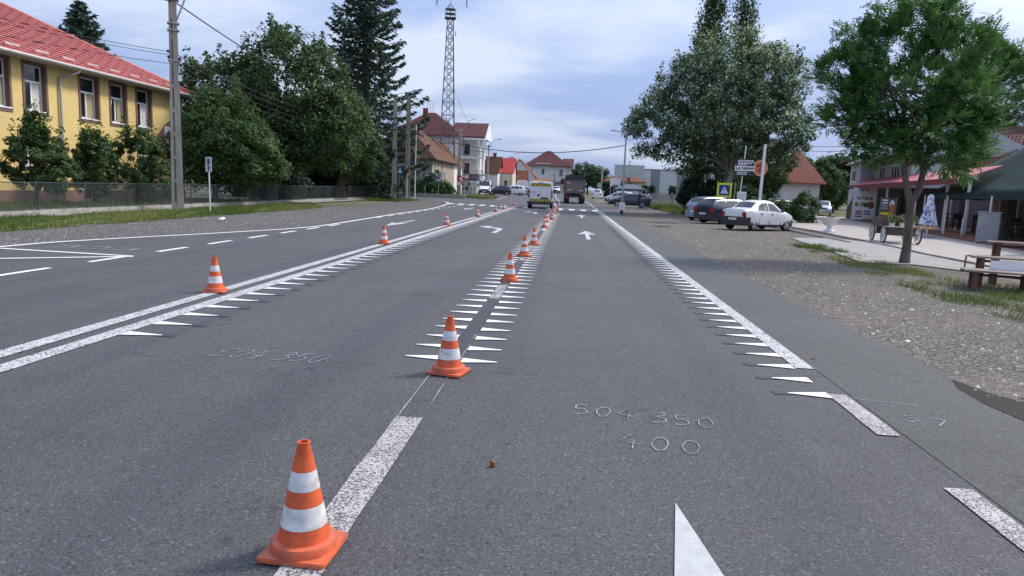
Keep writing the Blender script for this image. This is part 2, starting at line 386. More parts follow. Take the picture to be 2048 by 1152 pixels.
sheet('side_street_verge', [(-40, 84.5), (-14.5, 84), (-9.6, 88), (-9.6, 97), (-14, 100), (-40, 100)], -0.01, YARD)
# restaurant forecourt: pavers, slab, soil and grass under the tree
pav = [(13.6, 72), (12.62, 41), (12.6, 36.6), (12.12, 29.2), (12.0, 26.8), (11.6, 24.1), (11.45, 20.3), (11.3, 15), (11.2, 2), (45, 2), (45, 72)]
sheet('paved_forecourt', pav, 0.012, PAVE)
slab = [(8.95, 28.0), (9.3, 30.2), (11.2, 31.2), (12.0, 30.0), (12.0, 26.8), (11.6, 24.1), (11.45, 20.3), (11.2, 16.4), (10.4, 17.2), (9.9, 18.6), (9.3, 19.6), (8.5, 19.4), (7.95, 19.7), (8.25, 22.0), (8.75, 25.0)]
sheet('concrete_apron', slab, 0.02, CONC)
strip('tree_soil', lambda y: 7.3+wob(y, .15, 1.1, 0)+max(0, (y-17))*0.25-max(0, 12-y)*0.05, lambda y: 11.35, frange(1, 20.5, 0.5), -0.006, SOIL)
# kerb stones round the paved forecourt (two low rows)
kk = MB().box(-.49, .49, -.055, .055, -.08, .07).mesh('kerb_stone', KERB)
def kerb_row(name, pts, piece):
    root = bpy.data.objects.new(name, None); COL.objects.link(root); root['kind'] = 'structure'
    for (x0, y0), (x1, y1) in zip(pts, pts[1:]):
        L = math.hypot(x1-x0, y1-y0); k = max(1, round(L/piece))
        for i in range(k):
            t = (i+.5)/k; o = link('kerb_stone', kk, root, (x0+(x1-x0)*t, y0+(y1-y0)*t, gh(0, y0)+random.uniform(-.008, .008)), rz=math.atan2(y1-y0, x1-x0)+random.uniform(-.01, .01))
            o.scale = (L/k/1.0, 1, 1)
    return root
kerb_row('kerb', [(12.62, 47), (12.6, 36.6), (12.12, 29.2), (12.0, 26.8), (11.6, 24.1), (11.42, 20.3), (11.25, 14.5)], 1.0)
kerb_row('edging_kerb', [(11.35, 41), (11.15, 32.2), (11.05, 28.6)], 1.0)
# muddy puddle at the edge of the asphalt
PUD = pm('muddy_water', (.014, .011, .008), 0.6, var=.3, scale=3, spec=.12)
pp = [(3.56, 7.15), (3.74, 6.92), (3.86, 6.45), (3.98, 6.1), (4.1, 5.6), (4.05, 5.0), (3.78, 4.7), (3.62, 5.1), (3.60, 5.6), (3.55, 6.1), (3.57, 6.7)]
rr = random.Random(4)
sheet('puddle', [(x+rr.uniform(-.03, .05), y+rr.uniform(-.06, .06)) for x, y in pp], -0.008, PUD)
sheet('puddle', [(4.05, 36), (4.5, 35.2), (5.2, 35.6), (5.0, 36.3), (4.4, 36.6)], -0.008, PUD)
sheet('puddle', [(4.2, 40.5), (4.8, 39.6), (6.4, 40.4), (6.0, 41.2), (5.0, 41.0)], -0.008, PUD)

# ------------------------------------------------------------------ road markings (flat paint on the road)
ZM = 0.008
def mark(name, quads, mat, dz=ZM, bend=True):
    mb = MB()
    for q in quads: mb.quad(*[(x+(rx(y) if bend else 0), y, gh(x, y)+dz) for x, y in q])
    return mb.build(name, mat, road, fix=False)
def long_line(name, xa, xb, y0, y1, mat, st=2.5, dz=ZM):
    ys = frange(y0, y1, st); X = lambda v, y: v(y) if callable(v) else v
    jit = lambda: random.uniform(-.006, .006)
    pts = [((X(xa, y)+jit(), y), (X(xb, y)+jit(), y)) for y in ys]
    return mark(name, [(a[0], a[1], b[1], b[0]) for a, b in zip(pts, pts[1:])], mat, dz)
def path_line(name, pts, w, mat, dz=ZM):
    qs = []; P = [Vector(p) for p in pts]; nn = []
    for i in range(len(P)):
        d = (P[min(i+1, len(P)-1)]-P[max(i-1, 0)]).normalized(); nn.append(Vector((-d.y, d.x))*w/2)
    for i in range(len(P)-1): qs.append((P[i]+nn[i], P[i]-nn[i], P[i+1]-nn[i+1], P[i+1]+nn[i+1]))
    return mark(name, [[(v.x, v.y) for v in q] for q in qs], mat, dz, bend=False)
def smooth_path(pts, k=6):
    out = []
    P = [pts[0]]+list(pts)+[pts[-1]]
    for i in range(1, len(P)-2):
        p0, p1, p2, p3 = [Vector(p) for p in P[i-1:i+3]]
        for j in range(k):
            t = j/k; out.append(0.5*((2*p1)+(p2-p0)*t+(2*p0-5*p1+4*p2-p3)*t*t+(3*p1-p0-3*p2+p3)*t**3))
    out.append(Vector(pts[-1])); return [tuple(p) for p in out]
long_line('lane_line', -4.70, -4.50, -4, 60, PT); long_line('lane_line', -5.06, -4.87, -4, 60, PT)
long_line('lane_line', -4.66, -4.50, 88, 230, PT, 4)
long_line('edge_line', 2.28, 2.46, 6.9, 56, PT); long_line('edge_line', 2.28, 2.42, 60, 230, PT, 4)
for a, b in ((5.0, 6.02), (2.6, 4.1), (0.2, 1.7)): long_line('lane_dash', 2.27, 2.43, a, b, PW, .3)
for a, b in ((2.0, 4.72), (-2.6, 0.1)): long_line('lane_dash', -1.155, -0.965, a, b, PW, .3)
long_line('blackout_band', -1.13, -0.965, 5.95, 10.2, PB, .5); long_line('lane_dash', -1.13, -0.97, 10.2, 11.7, PX, .5)
long_line('blackout_band', -1.13, -0.965, 11.7, 15.6, PB, .5); long_line('blackout_band', -1.10, -0.93, 21.2, 27.5, PB, .5)
long_line('lane_dash', -1.12, -0.98, 15.8, 21, PX, .5); long_line('lane_dash', -1.10, -0.95, 27.6, 57, PT, 2)
long_line('chalk_line', -1.148, -1.135, 4.5, 7.4, PC, .4, .009); long_line('chalk_line', -0.978, -0.968, 4.9, 7.6, PC, .4, .009)
long_line('lane_line', -1.25, -1.10, 60, 230, PT, 4); long_line('lane_line', lambda y: -1.1-min(1.5, (y-62)*.03), lambda y: -1.25-min(1.5, (y-62)*.03), 62, 150, PT, 4)
long_line('edge_line', -8.95, -8.8, 86, 230, PT, 4)
path_line('edge_line', smooth_path([(y[1], y[0]) for y in [(-6, -11.75), (6, -11.75), (13.5, -11.73), (16, -11.29), (19.5, -10.06), (23.8, -8.95), (30, -8.98), (36.5, -9.15), (44, -9.2), (50, -9.5), (56.5, -10.12), (62, -10.85), (66, -11.6), (69, -12.7), (70.6, -14.8), (71, -18)]]), .15, PF)
for k in range(14):
    y = -3.5+k*2.12+0.6
    if y < 26.5: long_line('lane_dash', -8.69, -8.56, y, y+1.15, PF, .6)
for k in range(13):
    y = 31.9+k*2.12; mark('lane_dash', [((-8.96, y), (-8.84, y), (-8.84, y+1.1), (-8.96, y+1.1))], PF)
path_line('zigzag_line', [(-11.5, 13.3), (-8.55, 13.1)], .13, PF); path_line('zigzag_line', [(-8.5, 13.05), (-10.2, 11.8), (-11.6, 10.75)], .13, PF, .0095)
for x in (-10.9, -10.2, -9.6): path_line('faded_letter', [(x, 14.0), (x+.35, 14.05), (x+.3, 14.45), (x-.1, 14.4)], .10, PX)
def arrow(x, ytip, sgn=1, L=5.0, head=2.4, hw=.36, sw=.075):
    y = lambda t: ytip-sgn*t
    mark('lane_arrow', [((x, y(0)), (x+hw, y(head)), (x+sw, y(head*.86)), (x-sw, y(head*.86)), (x-hw, y(head))), ((x-sw, y(head*.86)), (x+sw, y(head*.86)), (x+sw, y(L)), (x-sw, y(L)))], PA)
arrow(.645, 3.63); arrow(.68, 28.7); arrow(.74, 47); arrow(-6.95, 26.2, -1); arrow(-7.2, 47.5, -1)
def turn_arrow(x, y0):
    mark('turn_arrow', [((x-.09, y0), (x+.09, y0), (x+.11, y0+2.0), (x-.07, y0+2.2)), ((x+.11, y0+2.0), (x+.02, y0+3.0), (x-.50, y0+3.55), (x-.52, y0+3.1), (x-.07, y0+2.2)),
                        ((x-.44, y0+2.55), (x-.50, y0+4.3), (x-1.05, y0+3.85))], PA)
turn_arrow(-2.68, 24.9); turn_arrow(-2.25, 45.2)
for k in range(14):
    x = 2.05-k*.96; y = 56.2+k*.26
    mark('zebra_stripe', [((x-.23, y), (x+.23, y-.1), (x+.23, y+2.9), (x-.23, y+3.0))], PF)
mark('stop_line', [((-.85, 54.5), (2.28, 53.2), (2.28, 53.45), (-.85, 54.75))], PT)
# sharp white teeth of the optical speed brake
TW = .088
def tooth_me(side, l):
    mb = MB(); mb.quad((0, -TW, 0), (side*l, -.012, 0), (side*l, .012, 0), (0, TW, 0)) if side > 0 else mb.quad((0, TW, 0), (side*l, .012, 0), (side*l, -.012, 0), (0, -TW, 0))
    return mb.mesh('tooth', PF, fix=False)
rest = MB(); prim = MB()
for x0, side, y0, st, l in ((-4.49, 1, 6.72, .555, .40), (-1.14, -1, 6.46, .5, .36), (-.955, 1, 6.42, .5, .34), (2.27, -1, 5.97, .485, .34)):
    me = tooth_me(side, l); k = 0; y = y0
    while y < 57:
        yy = y+random.uniform(-.012, .012); xx = x0+random.uniform(-.006, .006)
        if k < 72: link('tooth_marking', me, road, (xx, yy, .0095))
        else: rest.quad(*[(xx+a, yy+b, .0095) for a, b, c in [tuple(v.co) for v in me.vertices]])
        if abs(x0) > 2 and k < 60:
            q = [(xx+side*l*.55, yy-.02), (xx+side*(l+.10+random.uniform(0, .05)), yy-.05), (xx+side*(l+.13), yy+.03+random.uniform(0, .04)), (xx+side*l*.5, yy+.10)]
            if side < 0: q = q[::-1]
            prim.quad(*[(a, b, .0055) for a, b in q])
        y += st; k += 1
rest.build('tooth_marking_row', PF, road, fix=False, kind='stuff'); prim.build('blackout_patch', PB, road, fix=False, kind='stuff')
# chalk survey figures
DIG = {'5': [[(.75, 1), (.2, .98), (.08, .55), (.55, .58), (.8, .32), (.55, .05), (.0, .0)]],
       '0': [[(.5, 1), (.15, .75), (.05, .35), (.3, .02), (.65, .08), (.85, .5), (.78, .88), (.5, 1)]],
       '4': [[(.55, 1), (.0, .45), (.95, .32)], [(.7, .62), (.62, -.05)]],
       '3': [[(.1, .95), (.6, 1), (.75, .8), (.3, .58), (.75, .45), (.7, .12), (.0, .0)]],
       '7': [[(.0, .95), (.8, .9), (.3, .0)]], 'S': [[(.6, .95), (.1, .8), (.7, .4), (.2, .05)]]}
def chalk(txt, x, y, w, h, ang, slant=0, gap=1.25, th=.011):
    c = 0; ca, sa = math.cos(ang), math.sin(ang)
    for ch in txt:
        if ch == ' ': c += w*.75; continue
        for st in DIG[ch]:
            pts = []
            for a, b in (smooth_path(st, 5) if ch != '4' else st):
                u = c+a*w+slant*b*h; v = b*h; pts.append((x+u*ca-v*sa+random.uniform(-.003, .003), y+u*sa+v*ca+random.uniform(-.003, .003)))
            path_line('chalk_figure', pts, th, PC, .0096)
        c += w*gap
chalk('504 350', -3.24, 6.03, .135, .30, R(-1.0), .15, 1.2)
chalk('504 350', .10, 5.04, .125, .23, R(-8), -.05, 1.3, .008); chalk('400', .40, 4.42, .13, .25, R(-6), 0, 1.55, .008)
chalk('S7', 2.62, 5.35, .14, .20, R(-14), 0, 1.3); path_line('chalk_line', [(2.42, 5.92), (2.7, 5.86), (2.92, 5.80)], .009, PC, .0096)
# ------------------------------------------------------------------ traffic cones
ORG = pm('cone_orange', (.72, .115, .025), 0.5, var=.10, scale=9, bump=.08, bscale=40, dirt=(.42, .075, .03))
ORGD = pm('cone_base_orange', (.66, .12, .04), 0.6, var=.16, scale=9, dirt=(.24, .085, .055))
WHT = pm('cone_reflective_white', (.72, .71, .70), 0.45, var=.10, scale=14, dirt=(.40, .385, .37))
def make_cone():
    root = thing('traffic_cone', 'x', 'traffic cone')
    b = MB(); pts = []
    for cx_, cy_ in ((1, 1), (-1, 1), (-1, -1), (1, -1)):
        a0 = math.atan2(cy_, cx_)
        for t in (-.7, -.25, .25, .7): pts.append((cx_*.128+.028*math.cos(a0+t*1.1), cy_*.128+.028*math.sin(a0+t*1.1)))
    b.prism(pts, 0, .014); b.prism([(x*.97, y*.97) for x, y in pts], .014, .019)
    b.build('base_plate', ORGD, root, True, 50)
    MB().lathe([(.146, .018), (.145, .046), (.139, .058), (.112, .063)], 32, cap=False).build('collar', ORGD, root, True, 50)
    def r(z): return .113-(z-.064)*(.113-.027)/(.5-.064) + (-.004 if .42 < z < .5 else 0)
    def ring(a, b_, name, mat, off=0):
        MB().lathe([(r(a)+off, a), (r((a+b_)/2)+off, (a+b_)/2), (r(b_)+off, b_)], 32, cap=False).build(name, mat, root, True, 60)
    ring(.062, .128, 'cone_band', ORG); ring(.128, .222, 'white_band', WHT, .0012); ring(.222, .292, 'cone_band', ORG); ring(.292, .375, 'white_band', WHT, .0012)
    MB().lathe([(r(.375), .375), (r(.42), .42), (.026, .488), (.0275, .492), (.0275, .5), (.020, .5), (.019, .47), (.019, .40)], 32, cap=False).build('cone_tip', ORG, root, True, 40)
    return root
cone0 = make_cone()
ORD = ['first', 'second', 'third', 'fourth', 'fifth', 'sixth', 'seventh', 'eighth', 'ninth', 'tenth', 'eleventh', 'twelfth', 'thirteenth']
mid = [(-1.11, 2.86, -3), (-.995, 5.97, -14), (-1.0, 12.25, 8), (-1.05, 16.8, 28), (-1.0, 20.4, 5), (-1.03, 29.5, 40), (-1.12, 34.5, 12), (-.92, 37.6, 0), (-1.05, 41.2, 25), (-1.0, 46.6, 12), (-.9, 51, 30), (-1.0, 55.5, 8), (-1.05, 64.5, 20)]
left = [(-4.98, 9.5, 12), (-4.92, 18.4, 30), (-4.97, 28.3, 5), (-4.9, 37.3, 22), (-4.86, 46.0, 40), (-4.9, 52, 15), (-4.95, 62.5, 9)]
first = True
for row, nm in ((mid, 'm'), (left, 'l')):
    for i, (x, y, a) in enumerate(row):
        c = cone0 if first else copy_tree(cone0); first = False
        c.location = (x, y, .011+gh(x, y)); c.rotation_euler = (0, 0, R(a))
        if i > 1: c.rotation_euler = (R((i*37 % 5-2)*.5), R((i*53 % 5-2)*.5), R(a))
        if nm == 'm':
            lb = 'large orange cone with two white bands, nearest to the camera' if i == 0 else ('scuffed orange cone where the white teeth of the middle line begin' if i == 1 else f'{ORD[i]} orange cone from the camera along the toothed middle line')
            tag(c, lb, 'traffic cone', 'cones along the middle line')
        else:
            tag(c, f'{ORD[i]} orange cone from the camera on the left double line', 'traffic cone', 'cones along the left double line')

# ------------------------------------------------------------------ loose stones, grass
def stones(name, n, xf, yr, smin, smax, mat, label):
    y = yr[0]+(yr[1]-yr[0])*rng.random(n)**1.6; u = rng.random(n); a = np.array([xf(v) for v in y]); x = a[:, 0]+(a[:, 1]-a[:, 0])*u
    s = smin+(smax-smin)*rng.random(n)**3; th = rng.random(n)*6.28
    oct_ = np.array([(1, 0, 0), (0, 1, 0), (-1, 0, 0), (0, -1, 0), (.1, .1, .7)]); tri = np.array([(0, 1, 4), (1, 2, 4), (2, 3, 4), (3, 0, 4)])
    sc = np.stack([s*(.7+.6*rng.random(n)), s*(.6+.5*rng.random(n)), s], 1)
    p = oct_[None]*sc[:, None]; c, si = np.cos(th)[:, None], np.sin(th)[:, None]
    q = np.stack([p[:, :, 0]*c-p[:, :, 1]*si+x[:, None], p[:, :, 0]*si+p[:, :, 1]*c+y[:, None], p[:, :, 2]-.012], 2)
    f = (tri[None]+5*np.arange(n)[:, None, None]).reshape(-1, 3)
    me = np_mesh(name, q.reshape(-1, 3), f, mat, np.repeat(rng.random(n), 4), 3); o = link(name, me, kind='stuff'); tag(o, label, 'stones'); return o
def varmat(name, stops, rough=.9, trans=0.0, spec=.2):
    M, n, l, b = nodes_mat(name); at = n.new('ShaderNodeAttribute'); at.attribute_name = 'var'
    c = ramp(n, l, at.outputs['Fac'], stops); l.new(c, b.inputs['Base Color']); b.inputs['Roughness'].default_value = rough; b.inputs['Specular IOR Level'].default_value = spec
    if trans:
        tr = n.new('ShaderNodeBsdfTranslucent'); l.new(mix(n, l, 1.0, c, (1.25, 1.35, .7), 'MULTIPLY'), tr.inputs[0])
        ms = n.new('ShaderNodeMixShader'); ms.inputs[0].default_value = trans; l.new(b.outputs[0], ms.inputs[1]); l.new(tr.outputs[0], ms.inputs[2])
        l.new(ms.outputs[0], n['Material Output'].inputs[0])
    return M
STN = varmat('loose_stone', [(0, (.09, .085, .078)), (.5, (.22, .205, .185)), (.9, (.34, .32, .29)), (1, (.60, .58, .55))])
STNL = varmat('loose_stone_dark', [(0, (.09, .09, .088)), (.6, (.22, .21, .20)), (1, (.42, .40, .38))])
stones('gravel_stones', 9000, lambda y: (3.75, 7.2 if y < 14 else 9.5), (3, 40), .008, .032, STN, 'loose pale crushed stones of the gravel beside the right lane')
stones('verge_stones', 5000, lambda y: (-14.8, -11.9 if y < 17 else -9.5), (9, 44), .010, .034, STNL, 'loose grey stones of the gravel verge by the bus bay')
GRS = varmat('grass_blade', [(0, (.05, .085, .02)), (.45, (.10, .145, .035)), (.75, (.18, .20, .065)), (1, (.32, .27, .14))], .7, .25)
def grass(name, n, xf, yr, hmin, hmax, label, w=.010, clump=True, zf=None, thr=-.9):
    y = yr[0]+(yr[1]-yr[0])*rng.random(n); a = np.array([xf(v) for v in y]); u = rng.random(n); x = a[:, 0]+(a[:, 1]-a[:, 0])*u
    if clump:
        k = np.sin(x*5.1+y*1.7)+np.sin(y*3.3-x*2.2)+np.sin(x*1.3+y*.9)*1.2+rng.normal(0, .8, n); m_ = k > thr; x, y, k = x[m_], y[m_], k[m_]
    n = len(x); h = (hmin+(hmax-hmin)*rng.random(n)**1.5)*(1+.15*np.clip(k if clump else 0, -1.5, 2)); th = rng.random(n)*6.28; ln = .5*rng.normal(0, 1, (n, 2))*h[:, None]
    z = np.array([gh(a_, b_) for a_, b_ in zip(x, y)]) if zf is None else zf(x, y)
    p0 = np.stack([x-np.cos(th)*w, y-np.sin(th)*w, z], 1); p1 = np.stack([x+np.cos(th)*w, y+np.sin(th)*w, z], 1); p2 = np.stack([x+ln[:, 0], y+ln[:, 1], z+h], 1)
    v = np.stack([p0, p1, p2], 1).reshape(-1, 3); f = np.arange(3*n).reshape(-1, 3)
    var = np.clip(.45+.22*np.sin(x*.9+y*.4)+rng.normal(0, .2, n), 0, 1)
    o = link(name, np_mesh(name, v, f, GRS, var, 3), kind='stuff'); return tag(o, label, 'grass')
grass('verge_grass', 60000, lambda y: (-18.35, -14.35-max(0, (y-40))*0.5), (10, 46), .04, .15, 'uneven green grass strip between the bus bay gravel and footway', .012)
grass('pole_grass', 7000, lambda y: (-18.8, -14.9), (62, 69.5), .06, .22, 'rough grass patch round the two concrete poles at the junction', .02)
grass('tree_grass', 26000, lambda y: (6.5+max(0, y-13)*.11, 8.3+max(0, y-13)*.06+max(0, 13-y)*.12), (3, 26), .03, .13, 'sparse green grass edging the gravel in front of the ash tree', .007, thr=.5)
grass('yard_grass', 22000, lambda y: (-24.3, -19.4), (18, 46), .06, .28, 'long grass under the fruit trees inside the school fence', .016)
grass('roadside_weeds', 16000, lambda y: (8.6, 14.0), (60, 84), .12, .5, 'tall weeds along the pale concrete fence behind the cyclist', .03)
grass('bench_grass', 9000, lambda y: (7.9, 11.2), (8, 15.4), .03, .15, 'thin grass on the dark soil under the stepped wooden stand', .008)
grass('island_weeds', 5000, lambda y: (-13.6, -9.8), (88, 96), .08, .35, 'dry weeds on the small island before the parked white van', .025)
# litter
LIT = pm('litter_white', (.75, .76, .78), .4, var=.08, scale=20)
mb = MB(); 
for k in range(14):
    a, b, c = rng.normal(0, 1, 3); mb.sphere((a*.05, b*.05, .05+abs(c)*.02), .055+.03*random.random(), 4, (1, .8, .8))
tag(mb.build('crumpled_bag', LIT, None, False, loc=(-12.7, 24.8, .0)), 'crumpled white plastic bag lying on the left gravel verge', 'litter')
tag(MB().lathe([(.002, -.022), (.014, -.018), (.017, 0), (.013, .018), (.004, .024)], 8).build('chestnut_husk', pm('husk', (.22, .09, .03), .5, var=.3, scale=60), None, True, loc=(-.38, 3.95, .017)), 'small brown husk lying on the asphalt between the lanes', 'litter')
mb = MB(); mb.quad((-.03, 0, .0), (0, -.022, .012), (.035, 0, .004), (0, .022, .014)); mb.quad((.03, 0, .005), (.05, .002, .010), (.05, .006, .01), (.03, .004, .005))
tag(mb.build('dry_leaf', pm('dry_leaf', (.24, .08, .04), .7), None, loc=(2.6, 7.35, .006)), 'dry reddish leaf on the grey shoulder asphalt', 'leaf')
# ------------------------------------------------------------------ shared building materials
YEL = pm('yellow_render', (.66, .50, .20), .85, var=.10, scale=.7, bump=.12, bscale=80, dirt=(.58, .43, .175))
BRN = pm('brown_plaster', (.20, .115, .085), .85, var=.12, scale=2)
PVC = pm('white_pvc', (.78, .78, .78), .4, var=.05)
GLS = pm('window_glass', (.022, .026, .032), .06, var=.3, scale=1.2, spec=.9)
CURT = pm('curtain', (.42, .35, .20), .9, var=.25, scale=9, stretch=(6, 6, .3))
CURTW = pm('curtain_white', (.60, .58, .54), .9, var=.15, scale=9, stretch=(6, 6, .3))
ZINC = pm('gutter_metal', (.42, .41, .40), .45, .3, var=.12, scale=3)
GAL = pm('galvanised_steel', (.40, .41, .42), .5, .5, var=.15, scale=8)
WHP = pm('white_painted_metal', (.72, .72, .72), .45, var=.08, scale=6)
DKM = pm('dark_metal', (.05, .052, .058), .5, .3, var=.2, scale=8)
BLK = pm('black_plastic', (.018, .018, .02), .55, var=.2, scale=10)
CPOLE = pm('pole_concrete', (.36, .32, .28), .9, var=.22, scale=3.5, bump=.35, bscale=30, dirt=(.22, .19, .165), stretch=(1, 1, .35))
def tile_mat(name, c1, c2, rows=3.2, bumpy=.6, rough=.7, horiz='z', moss=None):
    """tile courses on a far roof: rows by height, rolls by both plan axes"""
    M, n, l, b = nodes_mat(name); vec = n.new('ShaderNodeTexCoord').outputs['Object']
    w = n.new('ShaderNodeTexWave'); w.bands_direction = 'Z'; w.wave_profile = 'SAW'; w.inputs['Scale'].default_value = rows; l.new(vec, w.inputs['Vector'])
    x = tnoise(n, l, vec, 1.4, 6, .65, .4); y = tnoise(n, l, vec, 14, 3, .7)
    c = mix(n, l, mrange(n, l, x, .35, .65), c1, c2); c = mix(n, l, mrange(n, l, y, .45, .75, 0, .6), c, tuple(v*.55 for v in c1))
    if moss: c = mix(n, l, mrange(n, l, tnoise(n, l, vec, .8, 5, .7), .52, .68, 0, .8), c, moss)
    l.new(c, b.inputs['Base Color']); b.inputs['Roughness'].default_value = rough; b.inputs['Specular IOR Level'].default_value = .12
    bumpn(n, l, b, w.outputs[0], bumpy, .05); return M
RED1 = pm('red_tile_sheet', (.46, .085, .062), .5, var=.14, scale=1.6, dirt=(.36, .07, .055))
RED2 = tile_mat('bright_red_sheet', (.42, .05, .045), (.48, .075, .06), 3, .4, .5)
BRT = tile_mat('old_brown_tiles', (.105, .058, .042), (.17, .085, .058), 3.4, .8, .85, moss=(.105, .09, .065))
MAR = tile_mat('maroon_sheet', (.10, .036, .034), (.135, .047, .042), 3, .5, .5)
ORT = tile_mat('orange_tiles', (.22, .085, .05), (.30, .12, .068), 3.2, .7, .8)
WALLW = pm('white_render', (.66, .65, .63), .85, var=.09, scale=.8, bump=.1, bscale=60)
WALLC = pm('cream_render', (.58, .53, .44), .85, var=.12, scale=.8)
WALLO = pm('old_ochre_plaster', (.34, .29, .22), .9, var=.22, scale=1.2, dirt=(.22, .18, .14), stretch=(1, 1, .4))
WALLG = pm('grey_render', (.42, .42, .44), .85, var=.08, scale=.8)

def window(parent, fn, u0, u1, z0, z1, bars=1, transom=None, frame=.07, deep=.10, fm=None, curtain=None, sill=True, tilt=False):
    """fn(u, out, z) -> point; makes a window part with panes, sill and curtain as sub-parts"""
    fm = fm or PVC; mb = MB()
    def bx(m_, a, b, c, d, o0, o1):
        P = [fn(a, o0, c), fn(b, o0, c), fn(b, o0, d), fn(a, o0, d), fn(a, o1, c), fn(b, o1, c), fn(b, o1, d), fn(a, o1, d)]
        m_.add(P, [(0,1,2,3),(7,6,5,4),(0,4,5,1),(1,5,6,2),(2,6,7,3),(3,7,4,0)])
    o0, o1 = -deep, -deep+.06
    bx(mb, u0, u1, z0, z0+frame, o0, o1); bx(mb, u0, u1, z1-frame, z1, o0, o1); bx(mb, u0, u0+frame, z0+frame, z1-frame, o0, o1); bx(mb, u1-frame, u1, z0+frame, z1-frame, o0, o1)
    zt = transom if transom else z1-frame
    if transom: bx(mb, u0+frame, u1-frame, transom-.045, transom+.045, o0, o1)
    top = zt-.045 if transom else z1-frame
    for k in range(bars):
        uc = u0+(u1-u0)*(k+1)/(bars+1); bx(mb, uc-.045, uc+.045, z0+frame, top, o0, o1)
    w = mb.build('window', fm, parent)
    e = [u0+frame]+[u0+(u1-u0)*(k+1)/(bars+1) for k in range(bars)]+[u1-frame]
    for a, b in zip(e, e[1:]):
        p = MB(); a2 = a+(.045 if a != e[0] else 0); b2 = b-(.045 if b != e[-1] else 0)
        bx(p, a2, b2, z0+frame, top, o0+.015, o0+.03); p.build('pane', GLS, w)
    if transom: p = MB(); bx(p, u0+frame, u1-frame, transom+.045, z1-frame, o0+.015, o0+.03); p.build('pane', GLS, w)
    if curtain:
        p = MB(); nseg = 10; a, b = curtain[0], curtain[1]
        for k in range(nseg):
            x0, x1 = a+(b-a)*k/nseg, a+(b-a)*(k+1)/nseg; q = .012 if k % 2 else 0
            p.quad(fn(x0, o0+.032+q, z0+.09), fn(x1, o0+.044-q, z0+.09), fn(x1, o0+.044-q, top-.02), fn(x0, o0+.032+q, top-.02))
        p.build('curtain', curtain[2], w)
    if sill: p = MB(); bx(p, u0-.06, u1+.06, z0-.06, z0-.004, -deep, .07); p.build('sill', PVC, w)
    return w

# ------------------------------------------------------------------ school
SX = -25.0; EY = 44.6; EZ = 6.62; AD = 6.7; AH = 3.9
sch = thing('school_building', 'yellow two-storey school with red hipped roof and brown window surrounds', 'building', (SX, 0, 0))
Y0 = 6.0; YE = 44.0
UPW = [(10.2, 11.55), (15, 16.4), (19.0, 20.4), (23.2, 24.7), (26.9, 28.35), (28.9, 29.95), (30.85, 32.15), (34.52, 35.88), (36.9, 38.2), (39.22, 40.56)]
UZ = (4.28, 6.35); LZ = (1.75, 3.12)
LOW = [(10.2, 11.6), (15, 16.4), (19, 20.4), (23.2, 24.7), (26.9, 28.3), (30.4, 31.8), (34.5, 35.85), (39.2, 40.5)]
wall = MB()
def wall_with_holes(mb, ys, zs, holes, X, face_back=-.34, reveal=None):
    """grid wall in the plane x = X with rectangular openings (ya,yb,za,zb) and their reveals"""
    Y = sorted(set([ys[0], ys[1]]+[h for q in holes for h in q[:2]])); Z = sorted(set([zs[0], zs[1]]+[h for q in holes for h in q[2:]]))
    for a, b in zip(Y, Y[1:]):
        for c, d in zip(Z, Z[1:]):
            if any(q[0] <= (a+b)/2 <= q[1] and q[2] <= (c+d)/2 <= q[3] for q in holes): continue
            mb.quad((X, a, c), (X, b, c), (X, b, d), (X, a, d))
    for a, b, c, d in holes:
        k = X+face_back; mb = reveal or mb
        mb.quad((X, a, c), (k, a, c), (k, a, d), (X, a, d)); mb.quad((X, b, c), (X, b, d), (k, b, d), (k, b, c)); mb.quad((X, a, d), (k, a, d), (k, b, d), (X, b, d)); mb.quad((X, a, c), (X, b, c), (k, b, c), (k, a, c))
holes = [(a, b, *UZ) for a, b in UPW]+[(a, b, *LZ) for a, b in LOW]
rev = MB(); wall_with_holes(wall, (Y0, YE), (.62, 6.75), holes, 0, reveal=rev); rev.build('window_reveals', BRN, sch, fix=False, kind='stuff')
wall.quad((0, YE, .62), (-13, YE, .62), (-13, YE, 6.75), (0, YE, 6.75)); wall.quad((0, Y0, .62), (0, Y0, 6.75), (-13, Y0, 6.75), (-13, Y0, .62))
wall.build('wall', YEL, sch, fix=False)
MB().box(-13, .05, Y0-.05, YE+.05, -.05, .62).build('plinth', BRN, sch)
for a, b in UPW+LOW:
    up_ = (a, b) in UPW and True
for hs, (z0, z1) in ((UPW, UZ), (LOW, LZ)):
    for i, (a, b) in enumerate(hs):
        t = MB(); q = .13
        t.box(.0, .035, a-q, a-.002, z0-.2, z1+.22); t.box(.0, .035, b+.002, b+q, z0-.2, z1+.22); t.box(.0, .0352, a-.002, b+.002, z1+.002, z1+.2202); t.box(.0, .0352, a-.002, b+.002, z0-.2002, z0-.062)
        t.build('window_surround', BRN, sch)
        cu = [(a+(b-a)*.56, b-.09, CURTW), (a+(b-a)*.52, b-.09, CURT), (a+(b-a)*.62, b-.1, CURT)][i % 3]
        window(sch, lambda u, o, z: (o, u, z), a, b, z0, z1, 1, z0+(z1-z0)*.64, .075, .26, curtain=cu if hs is UPW else None)
# open tilted sash in the seventh upper window
MB().bar((-.20, 37.05, 4.40), (-.02, 36.98, 5.45), .05).build('open_sash', PVC, sch)
dm = MB(); dm.prism([(41.0, 3.75), (41.85, 4.55), (43.98, 5.6), (43.98, .75), (42.75, 2.1)], .004, .03, 'x'); dm.build('brown_mural', BRN, sch)
MB().box(.03, .05, 41.85, 43.9, 2.95, 4.5).build('mural_panel', pm('mural_white', (.66, .66, .68), .8, var=.06), sch)
